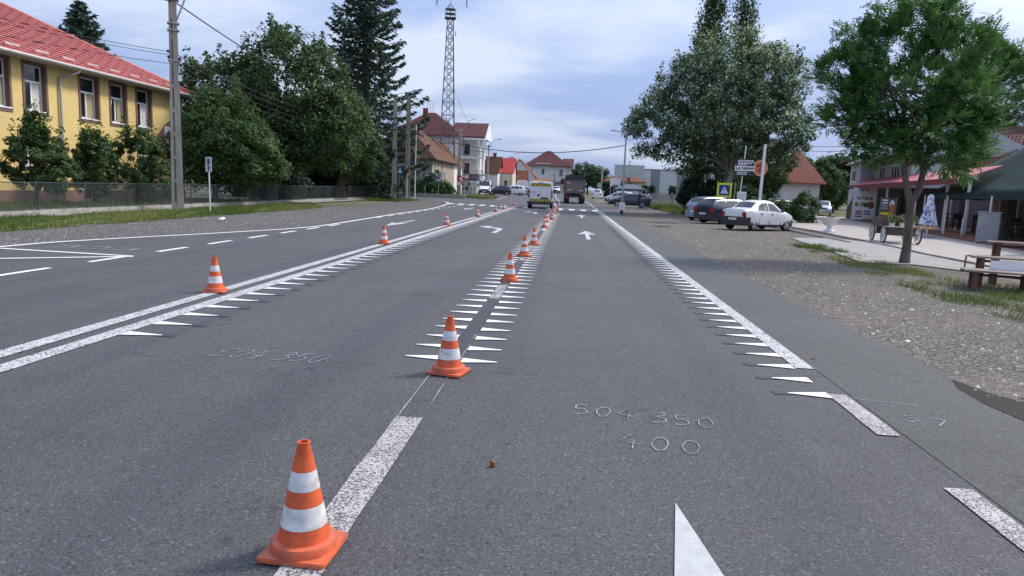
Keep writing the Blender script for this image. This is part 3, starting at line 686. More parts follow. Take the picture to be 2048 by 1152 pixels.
# roof with pressed tile courses
rf = MB(); slope_n = 26; ex = .72; x_e, z_e = ex, EZ
def roof_pt(t, y): return (x_e+(-AD-x_e)*t, y, z_e+(AH)*t)
cw = .36
for i in range(slope_n):
    t0, t1 = i/slope_n, (i+1)/slope_n; yhi0 = EY+.5-(AD+ex)*t0; yhi1 = EY+.5-(AD+ex)*t1; nseg = 100
    ys0 = [Y0-1+(yhi0-Y0+1)*k/nseg for k in range(nseg+1)]; ys1 = [Y0-1+(yhi1-Y0+1)*k/nseg for k in range(nseg+1)]
    base_i = len(rf.v)
    for k in range(nseg+1):
        w = .022*(1 if k % 2 else 0); a = roof_pt(t0, ys0[k]); b = roof_pt(t1, ys1[k]); rf.v += [(a[0], a[1], a[2]+.03+w), (b[0], b[1], b[2]-.004+w*.9)]
    for k in range(nseg): p = base_i+2*k; rf.f.append((p, p+2, p+3, p+1)); rf.mi.append(0)
roof = rf.build('roof_tiles', RED1, sch, fix=False, kind='stuff')
r2 = MB(); ap = roof_pt(1, EY+.5-(AD+ex)); cr = roof_pt(0, EY+.5)
r2.quad(cr, (-2*AD-ex, EY+.5, EZ), ap); r2.quad(ap, (-2*AD-ex, EY+.5, EZ), (-2*AD-ex, Y0-1, EZ), roof_pt(1, Y0-1)); r2.build('rear_roof', RED1, sch, fix=False)
MB().tube([cr, ap], .09, 6).tube([ap, roof_pt(1, Y0-1)], .09, 6).build('ridge_cap', RED1, sch)
sg = MB()
for y in frange(9, 42.5, 1.75): sg.box(.28, .34, y, y+.85, EZ+.26, EZ+.37)
sgm = MB().box(-.03, .03, -.42, .42, 0, .12).mesh('snow_guard', pm('snow_guard', (.60, .42, .40), .4, .2))
for y in frange(9, 42.5, 1.75): link('snow_guard', sgm, sch, (.22, y, EZ+.31))
MB().box(.02, .70, Y0-1, EY+.45, EZ-.14, EZ-.05).build('soffit', pm('soffit_white', (.55, .54, .53), .7), sch)
gt = MB(); gt.tube([(.78, Y0-1, EZ-.04), (.78, EY+.5, EZ-.06)], .085, 8); gt.build('gutter', ZINC, sch, True)
MB().tube([(.76, 33.6, EZ-.1), (.7, 33.5, EZ-.28), (.12, 33.05, EZ-.6), (.1, 33.0, EZ-.75), (.1, 33.0, .3)], .055, 8).build('downpipe', ZINC, sch, True)
MB().box(.0, .03, 43.0, 43.35, 1.35, 1.75).build('meter_box', BLK, sch)

# ------------------------------------------------------------------ school fence
FEN = pm('fence_paint', (.07, .09, .10), .6, .2, var=.2, scale=10)
FBASE = pm('fence_kerb', (.36, .34, .31), .9, var=.2, scale=4, bump=.3)
fen = thing('wire_fence', 'low dark wire mesh fence on a concrete kerb before the school', 'fence', (0, 0, 0))
FA, FB_ = Vector((-19.0, 8.0, 0)), Vector((-19.9, 72, 0)); npan = 24; dvec = (FB_-FA)/npan; plen = dvec.length; fang = math.atan2(dvec.y, dvec.x)
panel = MB()
for k in range(33):
    x = .08+k*(plen-.16)/32; panel.add([(x-.006, 0, .20), (x+.006, 0, .20), (x+.006, 0, 1.12), (x-.006, 0, 1.12)], [(0, 1, 2, 3)])
for k in range(14): z = .22+k*.068; panel.add([(.07, .004, z-.005), (plen-.07, .004, z-.005), (plen-.07, .004, z+.005), (.07, .004, z+.005)], [(0, 1, 2, 3)])
panel.box(.06, plen-.06, -.015, .015, 1.12, 1.15); panel.box(.06, plen-.06, -.015, .015, .17, .20)
pmesh = panel.mesh('mesh_panel', FEN, fix=False)
post = MB(); post.tube([(-.07, 0, 0), (-.05, 0, 1.08), (-.025, 0, 1.16), (.025, 0, 1.16), (.05, 0, 1.08), (.07, 0, 0)], .022, 6); postm = post.mesh('fence_post', FEN, True)
bmesh_ = MB().box(0, plen, -.10, .10, -.05, .16).mesh('kerb_block', FBASE)
for i in range(npan):
    p = FA+dvec*i
    link('mesh_panel', pmesh, fen, p, rz=fang); link('fence_post', postm, fen, p, rz=fang); link('kerb_block', bmesh_, fen, p+Vector((0, 0, -random.uniform(0, .03))), rz=fang)
fen2 = thing('railing_fence', 'short dark railing fence along the side street beyond the trees', 'fence', (-20.5, 68.5, 0), R(150))
for k in range(6):
    mb = MB().box(0, 2.3, -.02, .02, 1.02, 1.08); mb.box(0, 2.3, -.02, .02, .15, .2)
    for j in range(16): mb.box(.07+j*.145, .09+j*.145, -.01, .01, .2, 1.02)
    mb.box(2.27, 2.33, -.03, .03, 0, 1.15); mb.build('railing_panel', FEN, fen2, loc=(k*2.33, 0, 0))

# ------------------------------------------------------------------ poles, lamps, cables
def slotted_pole(name, label, loc, H_, w0, w1, rz=0, lean=(0, 0), slots=True, mat=None):
    r = thing(name, label, 'utility pole', loc, rz); mb = MB(); mat = mat or CPOLE
    n = 12
    def at(t): return lean[0]*t, lean[1]*t
    def sec(z, wx, wy, ox=0): t = z/H_; a, b = at(t); return [(a+ox-wx, b-wy, z), (a+ox+wx, b-wy, z), (a+ox+wx, b+wy, z), (a+ox-wx, b+wy, z)]
    def solid(z0, z1, ox, fx, fy=.8):
        a0 = (w0+(w1-w0)*z0/H_)/2; a1 = (w0+(w1-w0)*z1/H_)/2
        v = sec(z0, a0*fx, a0*fy, ox*a0) + sec(z1, a1*fx, a1*fy, ox*a1); mb.add(v, [(3,2,1,0),(4,5,6,7),(0,1,5,4),(1,2,6,5),(2,3,7,6),(3,0,4,7)])
    if slots:
        zs = frange(.35, H_*.75, 1.05)
        solid(0, .35, 0, 1)
        for a, b in zip(zs, zs[1:]):
            solid(a, b-.16, -.72, .28); solid(a, b-.16, .42, .58); solid(a, b-.16, -.30, .16, .3); solid(b-.16, b, 0, 1)
        solid(H_*.75, H_, 0, 1)
    else: solid(0, H_, 0, 1)
    mb.build('pole_shaft', mat, r, True, 30); return r
INS = pm('insulator', (.30, .20, .15), .3, var=.1)
lp = slotted_pole('concrete_pole', 'weathered slotted concrete pole at the grass verge before the school', (-17.95, 31.0, 0), 11.4, .52, .27, R(30))
MB().tube([(.05, 0, 8.1), (.35, 0, 8.9), (.95, 0, 10.6), (1.5, 0, 11.2)], .04, 8).build('lamp_arm', GAL, lp, True)
for z in (6.6, 7.9, 8.2, 9.2): MB().box(-.24, .26, -.2, .2, z, z+.05).build('clamp_band', GAL, lp)
mb = MB(); 
for x, z in ((-.2, 6.75), (.25, 6.7), (.28, 6.45), (-.22, 7.0), (.22, 5.9)): mb.sphere((x, -.16, z), .07, 4)
mb.build('insulator_cluster', BLK, lp, True)
MB().box(.14, .30, -.22, -.1, 5.75, 6.0).build('junction_box', PVC, lp)
pa = slotted_pole('concrete_pole', 'smooth concrete pole with cable clamps beside the blue crossing sign', (-16.65, 65.7, 0), 9.2, .50, .34, R(15), slots=False)
for z in (6.5, 7.0, 7.6): MB().box(-.3, .28, -.26, .26, z, z+.06).build('clamp_band', DKM, pa)
MB().box(.2, .42, -.2, .12, 4.6, 5.05).build('junction_box', BLK, pa)
MB().tube([(.1, 0, 7.6), (.75, 0, 9.2), (1.15, 0, 9.95), (1.7, 0, 10.15)], .035, 8).build('lamp_arm', GAL, pa, True)
MB().box(1.55, 2.25, -.12, .12, 10.1, 10.24).build('lamp_head', GAL, pa)
pb = slotted_pole('concrete_pole', 'stained slotted concrete pole with crossarms next to a thin white mast', (-15.85, 67.6, 0), 10.2, .55, .34, R(20), mat=pm('pole_concrete_stained', (.30, .255, .21), .9, var=.3, scale=3.5, bump=.35, bscale=30, dirt=(.16, .125, .10), stretch=(1, 1, .35)))
for z, l_ in ((9.3, .5), (9.75, .4)):
    a = MB().bar((-.1, 0, z), (l_+.5, 0, z-.12), .07); a.build('crossarm', DKM, pb)
MB().box(-.35, .3, -.28, .28, 9.95, 10.15).build('pole_cap', DKM, pb)
MB().bar((-1.0, 0, 6.9), (1.5, 0, 6.15), .09, .14).build('strut_crossarm', DKM, pb)
tag(MB().tube([(0, 0, 0), (.03, 0, 7.3)], [.075, .05], 8).build('flag_mast', WHP, None, True, loc=(-15.42, 69, 0)), 'thin white mast between slotted pole and side street', 'mast')
pc = slotted_pole('concrete_pole', 'tall concrete pole with lamp in front of the lattice tower', (-16.6, 104, gh(0, 104)), 9.6, .55, .36, 0, slots=False)
MB().tube([(.1, 0, 8.9), (.5, -.1, 9.8), (1.3, -.3, 10.8), (2.2, -.4, 11.1)], .045, 8).build('lamp_arm', GAL, pc, True); MB().box(-.3, .3, -.27, -.24, 1.4, 2.0).build('paper_notice', PVC, pc)
for (x, y, h, lb, arm) in ((-15.2, 128, 8.7, 'grey street pole with short lamp arm before the brown roofed house', 1.2), (-12.9, 150, 7.6, 'concrete street pole with curved lamp before the white gabled house', 1.6), (-11.3, 176, 7.4, 'slim dark street pole before the big maroon hipped roof', 0), (-4.6, 190, 5.0, 'short dark pole in front of the far white building', 0)):
    p = thing('street_pole', lb, 'utility pole', (x, y, gh(x, y))); MB().tube([(0, 0, 0), (0, 0, h)], [.17, .11], 8).build('pole_shaft', CPOLE, p, True)
    if arm: MB().tube([(0, 0, h-.5), (arm*.5, 0, h+.5), (arm*1.3, 0, h+1)], .04, 6).build('lamp_arm', GAL, p, True); MB().box(arm*1.3, arm*1.3+.7, -.1, .1, h+.95, h+1.1).build('lamp_head', GAL, p)
    MB().box(-.6, .6, -.05, .05, h-.35, h-.25).build('crossarm', DKM, p)
CAB = pm('cable_black', (.02, .02, .022), .6)
def cable(label, a, b, sag, r=.016, n=18, group=None):
    a, b = Vector(a), Vector(b); pts = [a.lerp(b, k/n)-Vector((0, 0, sag*4*(k/n)*(1-k/n))) for k in range(n+1)]
    return tag(MB().tube(pts, r, 5).build('overhead_cable', CAB, None), label, 'cable', group)
P0 = (-17.9, 31.0)
cable('thick black cable entering the frame top left to the slotted pole', (-17.95, 31, 9.15), (-19.5, 10, 9.3), .5, .03)
cable('thick black cable sagging from slotted pole over the big trees', (-17.85, 31, 9.15), (-16.6, 65.7, 7.6), .9, .03)
for k, (dx, z1, z2, sg_) in enumerate(((0, 7.0, 7.3, .5), (.1, 6.85, 7.0, .5), (-.1, 6.5, 6.7, .6))):
    cable('thin service wire running from the slotted pole across the school roof', (-17.95+dx, 31, z1), (-24.6, 14-k*2, z2+.6), sg_, .012, group='service wires to the school')
for k in range(4):
    cable('thin wire from the slotted pole past the big trees', (-17.8, 31, 6.9-k*.22), (-16.55, 65.7, 6.9-k*.25), .9+.12*k, .012, group='wires past the big trees')
cable('black cable crossing the whole street to the solar lamp', (-16.5, 65.9, 7.1), (3.8, 52.7, 5.0), 1.4, .03)
cable('black cable from junction pole to the pole before the tower', (-16.5, 66, 6.9), (-16.5, 104, 8.4), .9, .025)
for k in range(3):
    cable('drooping wire from the tower pole to the next far pole', (-16.5, 104, 8.6-k*.5), (-15.2, 128, 8.5-k*.3), .9, .025, group='far wires beside the tower')
    cable('drooping wire above the red roofed house between far poles', (-15.2, 128, 8.5-k*.3), (-12.9, 150, 7.4-k*.3), 1.0+.2*k, .025, group='far wires above the red roof')
cable('drooping wire between second and third far street poles', (-12.9, 150, 7.4), (-11.3, 176, 7.3), 1.0, .03)
cable('thin cable above the trees between the poplar and restaurant gable', (15, 70, 7.4), (24.5, 60, 6.2), .5, .02)
cable('lower thin cable between the poplar and restaurant gable', (15, 70, 7.0), (24.5, 60, 5.8), .5, .02)
cable('thin wire rising behind the far right street pole', (6.2, 150, 6.2), (-12.7, 150, 6.6), .8, .02)

# ------------------------------------------------------------------ lattice tower
LAT = pm('tower_steel', (.12, .12, .14), .55, .2, var=.2, scale=5, dirt=(.10, .07, .065))
tw = thing('lattice_tower', 'tall tapering steel lattice antenna mast with a cage on top', 'tower', (-19.6, 110, gh(0, 110)), R(12))
TH = 26.4
def thw(z): return 1.36-(1.36-.44)*min(1, z/TH)
mb = MB()
for sx in (-1, 1):
    for sy in (-1, 1): mb.tube([(sx*thw(0), sy*thw(0), 0), (sx*thw(TH), sy*thw(TH), TH)], .065, 5)
mb.build('leg_frame', LAT, tw)
zs = [0]; 
while zs[-1] < TH-.5: zs.append(min(TH, zs[-1]+max(1.5, thw(zs[-1])*2.05)))
mb = MB(); mh = MB()
for a, b in zip(zs, zs[1:]):
    wa, wb = thw(a), thw(b)
    for (x0, y0, x1, y1) in ((-1, -1, 1, -1), (1, -1, 1, 1), (1, 1, -1, 1), (-1, 1, -1, -1)):
        mb.bar((x0*wa, y0*wa, a), (x1*wb, y1*wb, b), .06); mb.bar((x1*wa, y1*wa, a), (x0*wb, y0*wb, b), .06); mh.bar((x0*wb, y0*wb, b), (x1*wb, y1*wb, b), .07)
mb.build('diagonal_bracing', LAT, tw); mh.build('horizontal_bracing', LAT, tw)
mb = MB()
for k in range(50): mb.box(-.22, .22, -.02, .02, 1+k*.5, 1.04+k*.5)
mb.box(-.24, -.2, -.02, .02, .5, TH); mb.box(.2, .24, -.02, .02, .5, TH); mb.build('ladder', LAT, tw)
cg = MB().box(-.85, .85, -.85, .85, TH, TH+.08)
for k in range(8):
    t = k*math.pi/4; cg.tube([(.8*math.cos(t), .8*math.sin(t), TH), (.8*math.cos(t), .8*math.sin(t), TH+1.3), (.1*math.cos(t), .1*math.sin(t), TH+2.1)], .03, 4)
for z in (.65, 1.3): cg.lathe([(.78, TH+z), (.83, TH+z), (.83, TH+z+.05), (.78, TH+z+.05)], 16)
cg.build('top_cage', LAT, tw); MB().tube([(0, 0, TH+2), (0, 0, TH+6)], .04, 5).build('antenna_rod', LAT, tw)
for x, y in ((-2.2, 0), (-2.0, .4), (2.4, 0), (2.5, .5)): MB().tube([(x, y, TH+1.9), (x*.98, y, TH+5)], .05, 5).tube([(x, y, TH+3.2), (0, 0, TH+3.2)], .03, 4).build('antenna_rod', LAT, tw)
d_ = MB().lathe([(.02, 0), (.38, .08), (.42, .16), (.40, .16), (.02, .1)], 16).build('dish_antenna', PVC, tw, True); d_.rotation_euler = (0, R(90), 0); d_.location = (.75, -.3, TH-2.2)
cable('long guy wire slanting from the mast to the white house roof', (-19, 110, 17), (-16.6, 116, 10.2), .2, .02)
# ------------------------------------------------------------------ houses of the street
def house(name, label, loc, rz, w, d, eave, ridge, wallm, roofm, kind='gable_x', over=.45, wins=(), hip=None, chimney=None, plinth=None, cat='house'):
    """box house; local x = width, y = depth (front at y = -d/2), roof as a closed slab"""
    r = thing(name, label, cat, (loc[0], loc[1], gh(loc[0], loc[1])-.03), rz)
    mb = MB(); a, b = w/2, d/2
    if kind == 'gable_x':   # ridge along x
        mb.box(-a, a, -b, b, 0, eave)
        for x in (-a, a): mb.quad((x, -b, eave), (x, b, eave), (x, 0, ridge-.06))
    elif kind == 'gable_y':
        mb.box(-a, a, -b, b, 0, eave)
        for y in (-b, b): mb.quad((-a, y, eave), (a, y, eave), (0, y, ridge-.06))
    else: mb.box(-a, a, -b, b, 0, eave)
    mb.build('wall', wallm, r, fix=False)
    o = over; k = (ridge-eave); ro = MB(); th = .12
    def slab(pts):
        top = [Vector(p) for p in pts]; lo = [p-Vector((0, 0, th)) for p in top]; n = len(top)
        ro.add(top+lo, [tuple(range(n)), tuple(range(2*n-1, n-1, -1))]+[(i, i+n, (i+1) % n+n, (i+1) % n) for i in range(n)])
    if kind == 'gable_x':
        e = eave-k*o/b
        slab([(-a-o, -b-o, e), (a+o, -b-o, e), (a+o, 0, ridge), (-a-o, 0, ridge)]); slab([(a+o, b+o, e), (-a-o, b+o, e), (-a-o, 0, ridge), (a+o, 0, ridge)])
    elif kind == 'gable_y':
        e = eave-k*o/a
        slab([(-a-o, b+o, e), (-a-o, -b-o, e), (0, -b-o, ridge), (0, b+o, ridge)]); slab([(a+o, -b-o, e), (a+o, b+o, e), (0, b+o, ridge), (0, -b-o, ridge)])
    else:
        hx = hip if hip is not None else max(0, a-b); hy = max(0, b-a) if hip is None else 0
        A, B = (-hx, -hy, ridge), (hx, hy, ridge); e = eave-.1
        c = [(-a-o, -b-o, e), (a+o, -b-o, e), (a+o, b+o, e), (-a-o, b+o, e)]
        if a >= b: slab([c[0], c[1], B, A]); slab([c[1], c[2], B]); slab([c[2], c[3], A, B]); slab([c[3], c[0], A])
        else: slab([c[0], c[1], A]); slab([c[1], c[2], B, A]); slab([c[2], c[3], B]); slab([c[3], c[0], A, B])
    roof = ro.build('roof', roofm, r, fix=False)
    if chimney:
        for cx_, cy_, ch in chimney: MB().box(cx_-.3, cx_+.3, cy_-.3, cy_+.3, eave, ch).box(cx_-.36, cx_+.36, cy_-.36, cy_+.36, ch, ch+.12).build('chimney', ORT, roof)
    F = {'f': lambda u, out, z: (u, -b-out, z), 'r': lambda u, out, z: (a+out, u, z), 'l': lambda u, out, z: (-a-out, -u, z)}
    for (face, u0, u1, z0, z1, bars) in wins:
        window(r, F[face], u0, u1, z0, z1, bars, None, .08, -.02, sill=True)
    if plinth: MB().box(-a-.04, a+.04, -b-.04, b+.04, 0, plinth[0]).build('plinth', plinth[1], r)
    return r
oh = house('old_house', 'old ochre house with sagging brown tiled roof behind the hedge', (-21.6, 95, 0), 0, 8.6, 16, 4.7, 9.2, WALLO, BRT, 'hip', .6, [('f', .2, 1.5, 1.4, 3.2, 1), ('f', -2.6, -1.2, 1.4, 3.2, 1), ('r', -5, -4.1, 1.3, 3.3, 0), ('r', -2.5, -1.6, 1.3, 3.3, 0), ('r', 0, .9, 1.3, 3.3, 0)], plinth=(.6, WALLG))
for y in (-6.2, -3.6, -1): MB().box(4.32, 4.42, y-.12, y+.12, .6, 4.3).build('pilaster', WALLC, oh)
house('white_lean_house', 'white plastered house end wall behind the old ochre house', (-21.0, 110, 0), 0, 6.5, 8, 5.0, 8.2, WALLW, BRT, 'gable_y', .5, [('r', -1, 0, 1.3, 3, 0)])
bh = house('balcony_house', 'three-storey white house with maroon roof, tall columns and balconies', (-24.8, 123, 0), 0, 11.5, 10, 9.6, 13.6, WALLW, MAR, 'hip', .7, [('f', -4, -2.7, 5.5, 7.2, 1), ('f', -1, .3, 5.5, 7.2, 1)])
b2 = MB().box(5.8, 9.0, -2, 5, 0, 9.5); b2.build('stair_wing', WALLW, bh)
ro = MB(); ro.prism([(-3.5, 9.4), (6.2, 9.4), (6.2, 9.6), (1.4, 12.2), (-3.5, 9.6)], 4.0, 9.9, 'x'); rw = ro.build('wing_roof', MAR, bh)
MB().prism([(-3.3, 9.2), (1.4, 11.9), (6.0, 9.2)], 9.9, 10.15, 'x').build('gable_trim', PVC, bh)
for z in (2.6, 5.9, 9.0): MB().box(5.7, 10.0, -4.2, -2.0, z, z+.28).build('balcony_slab', PVC, bh)
for z in (2.88, 6.18):
    mb = MB().box(5.8, 9.9, -4.15, -4.1, z+.95, z+1.02)
    for k in range(18): mb.box(5.85+k*.235, 5.89+k*.235, -4.14, -4.11, z, z+.95)
    mb.build('balcony_railing', DKM, bh)
for x in (8.9, 9.75): MB().lathe([(.24, 0), (.24, .3), (.19, .4), (.19, 8.7), (.25, 8.85), (.25, 9.0)], 12, (x, -3.95, 0)).build('column', PVC, bh, True)
for z in (.4, 3.2, 6.5): window(bh, lambda u, o, zz: (u, -2.0-o, zz), 6.2, 7.3, z, z+2.0, 0, None, .08, -.02, sill=False)
for dx in (-.6, -.2, .25): MB().tube([(dx, 0, 13.4), (dx*1.2, 0, 15.0+abs(dx))], .03, 4).build('roof_aerial', DKM, bh)
MB().box(-1.0, -.2, -2.4, -1.8, 11.5, 14.1).build('chimney', ORT, bh)
house('brown_roof_house', 'low white house with long mossy brown tiled roof along the street', (-18.2, 137, 0), 0, 8.5, 7, 4.1, 7.0, WALLW, BRT, 'gable_x', .4, [('f', 1.0, 2.0, 1.3, 2.8, 1)], chimney=[(3.2, 0, 7.6)])
h2 = house('red_roof_house', 'narrow cream house with steep bright red sheet roof and gable', (-13.6, 142, 0), 0, 4.2, 8, 4.2, 7.0, WALLC, RED2, 'gable_x', .3, [('f', -1.4, -.7, 1.0, 2.6, 0), ('f', .4, 1.2, 1.0, 2.6, 0)])
MB().prism([(-.9, 4.2), (.9, 4.2), (0, 6.9)], -2.5, -2.2, 'x').build('gable_front', WALLC, h2)
house('white_gable_house', 'white house with bare plastered gable and rusty brown roof', (-12.0, 168, 0), R(0), 7.2, 11, 3.9, 7.6, WALLW, ORT, 'gable_y', .35, [('f', 1.2, 1.9, 3.2, 4.2, 0)])
house('brick_shed', 'small brick outbuilding with slanting orange tiled roof by white vans', (-13.0, 155, 0), 0, 6.0, 4, 3.0, 4.9, WALLC, ORT, 'gable_x', .5, [('f', -1, -.2, 1.0, 2.2, 0)])
hb = house('hip_roof_building', 'large white building with broad maroon hipped roof at street end', (-6.6, 196, 0), 0, 10.5, 10, 7.2, 11.2, WALLW, MAR, 'hip', .9, [('f', -1.6, -.7, 4.6, 6.2, 0), ('f', 1.6, 2.7, 1.0, 3.0, 1), ('f', 3.2, 4.3, 4.2, 6.2, 1), ('f', -4.4, -3.9, 4.0, 6.2, 0)], hip=.6, cat='building')
MB().box(-3.2, .8, -5.35, -5.05, 6.55, 7.7).build('name_board', pm('board_pale', (.62, .66, .64), .5), hb)
MB().box(4.2, 6.6, -3.5, 4, 0, 7.0).build('side_bay', WALLW, hb); MB().prism([(-4, 7.0), (4.4, 7.0), (.2, 9.3)], 4.0, 7.0, 'x').build('bay_roof', MAR, hb)
house('corner_shop', 'brown roofed low shop standing right of the far white building', (-1.2, 186, 0), 0, 5, 6, 2.6, 4.2, WALLC, BRT, 'hip', .4, [('f', -1, .2, .8, 2.0, 1)])
# right side, far
house('orange_house', 'small cream house with orange roof behind the row of thujas', (11.0, 152, 0), 0, 8, 8, 3.4, 5.4, WALLC, ORT, 'hip', .5, [('f', -3, -2, 1.0, 2.4, 0)])
house('low_orange_house', 'low orange roofed house peeping out behind the billboard', (17.2, 178, 0), 0, 9, 8, 3.6, 5.8, WALLC, ORT, 'hip', .5)
gb = thing('grey_hall', 'flat-roofed pale grey hall with dark grey facade panels', 'building', (21.6, 152, gh(0, 152)))
GP1 = pm('panel_pale', (.50, .51, .53), .6, var=.05, scale=.5); GP2 = pm('panel_dark', (.20, .21, .24), .6, var=.08, scale=.5)
MB().box(-6.3, 7.5, 0, 12, -.2, 6.0).build('hall_body', GP1, gb); MB().box(-6.5, 7.7, -.15, 12.1, 6.0, 6.12).build('roof_edge', GP2, gb)
for a, b in ((-4.9, -3.0), (.6, 2.7)): MB().box(a, b, -.06, -.01, 0, 5.95).build('facade_panel', GP2, gb)
MB().box(-.9, -.5, -.06, -.01, 2.4, 2.8).build('vent', BLK, gb); MB().box(2.7, 4.4, -.05, -.01, 0, 5.95).build('facade_panel', GP1, gb)
rh = house('red_roof_cottage', 'white cottage with steep red tiled roof right of the poplar', (21.9, 72, 0), R(8), 3.4, 3.8, 3.3, 6.6, WALLW, pm('red_tiles', (.30, .075, .045), .7, var=.25, scale=5, stretch=(1, 1, 4)), 'hip', .45, [('f', -.5, .5, .9, 2.2, 1)])
# thin far trees line handled with the vegetation

# ------------------------------------------------------------------ signs
BLUE = pm('sign_blue', (.012, .035, .20), .35, var=.06); SWH = pm('sign_white', (.78, .79, .80), .35, var=.04); YLW = pm('sign_fluor_yellow', (.62, .72, .02), .4, var=.05)
SRED = pm('sign_red', (.42, .02, .03), .4, var=.06); SBRN = pm('sign_maroon', (.09, .022, .028), .45, var=.08); SBLK = pm('sign_black', (.012, .012, .014), .4, var=.1)
def crossing_face(parent, s, y, back=None):
    """pedestrian crossing symbol: white triangle with a walking figure and stripes"""
    MB().box(-s/2, s/2, y-.012, y, -s/2, s/2).build('sign_plate', BLUE, parent)
    MB().prism([(-s*.36, -s*.34), (s*.36, -s*.34), (0, s*.36)], y-.016, y-.0125, 'y').build('white_triangle', SWH, parent)
    f = MB(); q = s*.01
    f.sphere((0, y-.019, s*.13), s*.045, 5, (1, .12, 1))
    def limb(a, b, w): f.bar((a[0]*s, y-.019, a[1]*s), (b[0]*s, y-.019, b[1]*s), w*s, .004)
    limb((0, .09), (0, -.08), .09); limb((0, -.06), (-.11, -.24), .05); limb((0, -.06), (.09, -.24), .05); limb((0, .06), (-.11, -.03), .035); limb((0, .06), (.11, -.02), .035)
    f.build('walking_figure', SBLK, parent)
    for k in range(5): MB().prism([((-.30+k*.13)*s, -.335*s), ((-.24+k*.13)*s, -.335*s), ((-.22+k*.12)*s, -.26*s), ((-.27+k*.12)*s, -.26*s)], y-.0195, y-.0165, 'y').build('stripe', SBLK, parent)
sL = thing('crossing_sign', 'blue square pedestrian crossing sign beside the concrete poles', 'road sign', (-16.2, 66, 0), R(-8))
fL = bpy.data.objects.new('sign_face', None)
MB().tube([(-.08, .06, 0), (-.08, .06, 3.25)], .035, 8).build('post', GAL, sL, True); MB().tube([(.2, .06, 0), (.2, .06, 2.3)], .03, 8).build('post', GAL, sL, True)
def lifted(parent, z, fn):
    n0 = set(parent.children); fn()
    for c in parent.children:
        if c not in n0: c.location.z += z
lifted(sL, 2.8, lambda: crossing_face(sL, .74, .02))
sP = thing('white_post', 'thin white post with a small red notice near the crossing sign', 'post', (-15.6, 66.4, 0)); MB().tube([(0, 0, 0), (0, 0, 3.2)], .04, 8).build('post_shaft', WHP, sP, True); MB().box(-.22, .30, .05, .07, 2.2, 3.1).build('notice', SRED, sP); MB().box(-.16, .24, .042, .049, 2.35, 2.9).build('notice_paper', SWH, sP)
sB = thing('bus_stop_sign', 'white and blue bus stop plate on a thin leaning post', 'road sign', (-16.1, 30.4, 0), R(-12))
MB().tube([(0, 0, 0), (-.02, 0, 2.45)], .028, 8).build('post', WHP, sB, True); MB().box(-.16, .16, -.05, -.03, 1.78, 2.44).build('sign_plate', pm('bus_plate', (.50, .53, .62), .4), sB)
MB().box(-.05, .05, -.055, -.052, 2.12, 2.36).build('blue_field', BLUE, sB)
bus = MB().box(-.035, .035, -.058, -.056, 2.17, 2.30).box(-.03, -.012, -.058, -.056, 2.15, 2.17).box(.012, .03, -.058, -.056, 2.15, 2.17); bus.build('bus_symbol', SBLK, sB)
MB().box(-.04, .04, -.055, -.052, 1.86, 2.06).build('timetable', BLUE, sB)
sV = thing('shop_sign', 'dark blue tyre and car wash sign in white capitals above the hedge', 'sign', (-16.75, 84.2, gh(0, 84)), R(6))
NAVY = pm('sign_navy', (.02, .05, .10), .4)
MB().box(-1.05, 1.05, 0, .06, 2.35, 2.86).build('upper_panel', NAVY, sV); MB().box(-1.05, 1.05, 0, .06, 1.8, 2.31).build('lower_panel', NAVY, sV)
for txt, z in (('SPALATORIE', 2.6), ('VULCANIZARE', 2.06)):
    t = text_mb(txt, .40, .004, .008, xs=.78); xform(t, lambda v: (v[0], -.006+v[2], v[1]+z)); t.build('lettering', SWH, sV)
for x in (-.8, .8): MB().tube([(x, .09, 0), (x, .09, 2.85)], .04, 6).build('post', GAL, sV)
sD = thing('direction_sign', 'maroon arrow direction sign with white border and pictogram panel', 'road sign', (-15.0, 101, gh(0, 101)), R(4))
arr = [(-1.05, 1.75), (-.62, 2.12), (1.05, 2.12), (1.05, 1.38), (-.62, 1.38)]
MB().prism(arr, 0, .03, 'y').build('white_border', SWH, sD); MB().prism([(-.95, 1.75), (-.58, 2.06), (.52, 2.06), (.52, 1.44), (-.58, 1.44)], -.008, -.001, 'y').build('maroon_field', SBRN, sD)
for z, w in ((1.87, .55), (1.66, .4)):
    m_ = MB()
    for k in range(7): m_.box(-.38+k*w/5.5, -.38+k*w/5.5+.07, -.013, -.010, z-.06, z+.06)
    m_.build('lettering', SWH, sD)
m_ = MB().box(-.66, -.48, -.013, -.010, 1.68, 1.84).sphere((-.75, -.012, 1.76), .05, 4, (1, .1, 1)); m_.build('pictogram', SWH, sD)
MB().lathe([(.03, 0), (.13, .08), (.12, .2), (.03, .34)], 8, (.78, -.02, 1.55)).build('pictogram', SBLK, sD)
for x in (-.3, .8): MB().tube([(x, .06, 0), (x, .06, 2.1)], .035, 6).build('post', WHP, sD)
sR = thing('red_arrow_sign', 'red chevron sign with white arrow behind the direction sign', 'road sign', (-16.1, 102.5, gh(0, 102)), 0)
MB().box(-.55, .55, 0, .03, 1.95, 2.85).build('sign_plate', SRED, sR); MB().prism([(.5, 2.8), (.2, 2.8), (-.25, 2.4), (.2, 2.0), (.5, 2.0), (.05, 2.4)], -.01, -.001, 'y').build('white_chevron', SWH, sR); MB().tube([(0, .06, 0), (0, .06, 2.8)], .04, 6).build('post', WHP, sR)
sW = thing('shop_board', 'dark slatted board with a car tyre emblem beside the direction sign', 'sign', (-14.2, 103.5, gh(0, 103)), 0)
for k in range(6): MB().box(-.9, .7, 0, .04, 2.2+k*.17, 2.34+k*.17).build('slat', SBRN, sW)
MB().tube([(-.5, .05, 0), (-.5, .05, 3.2)], .05, 6).build('post', DKM, sW)
ty = MB()
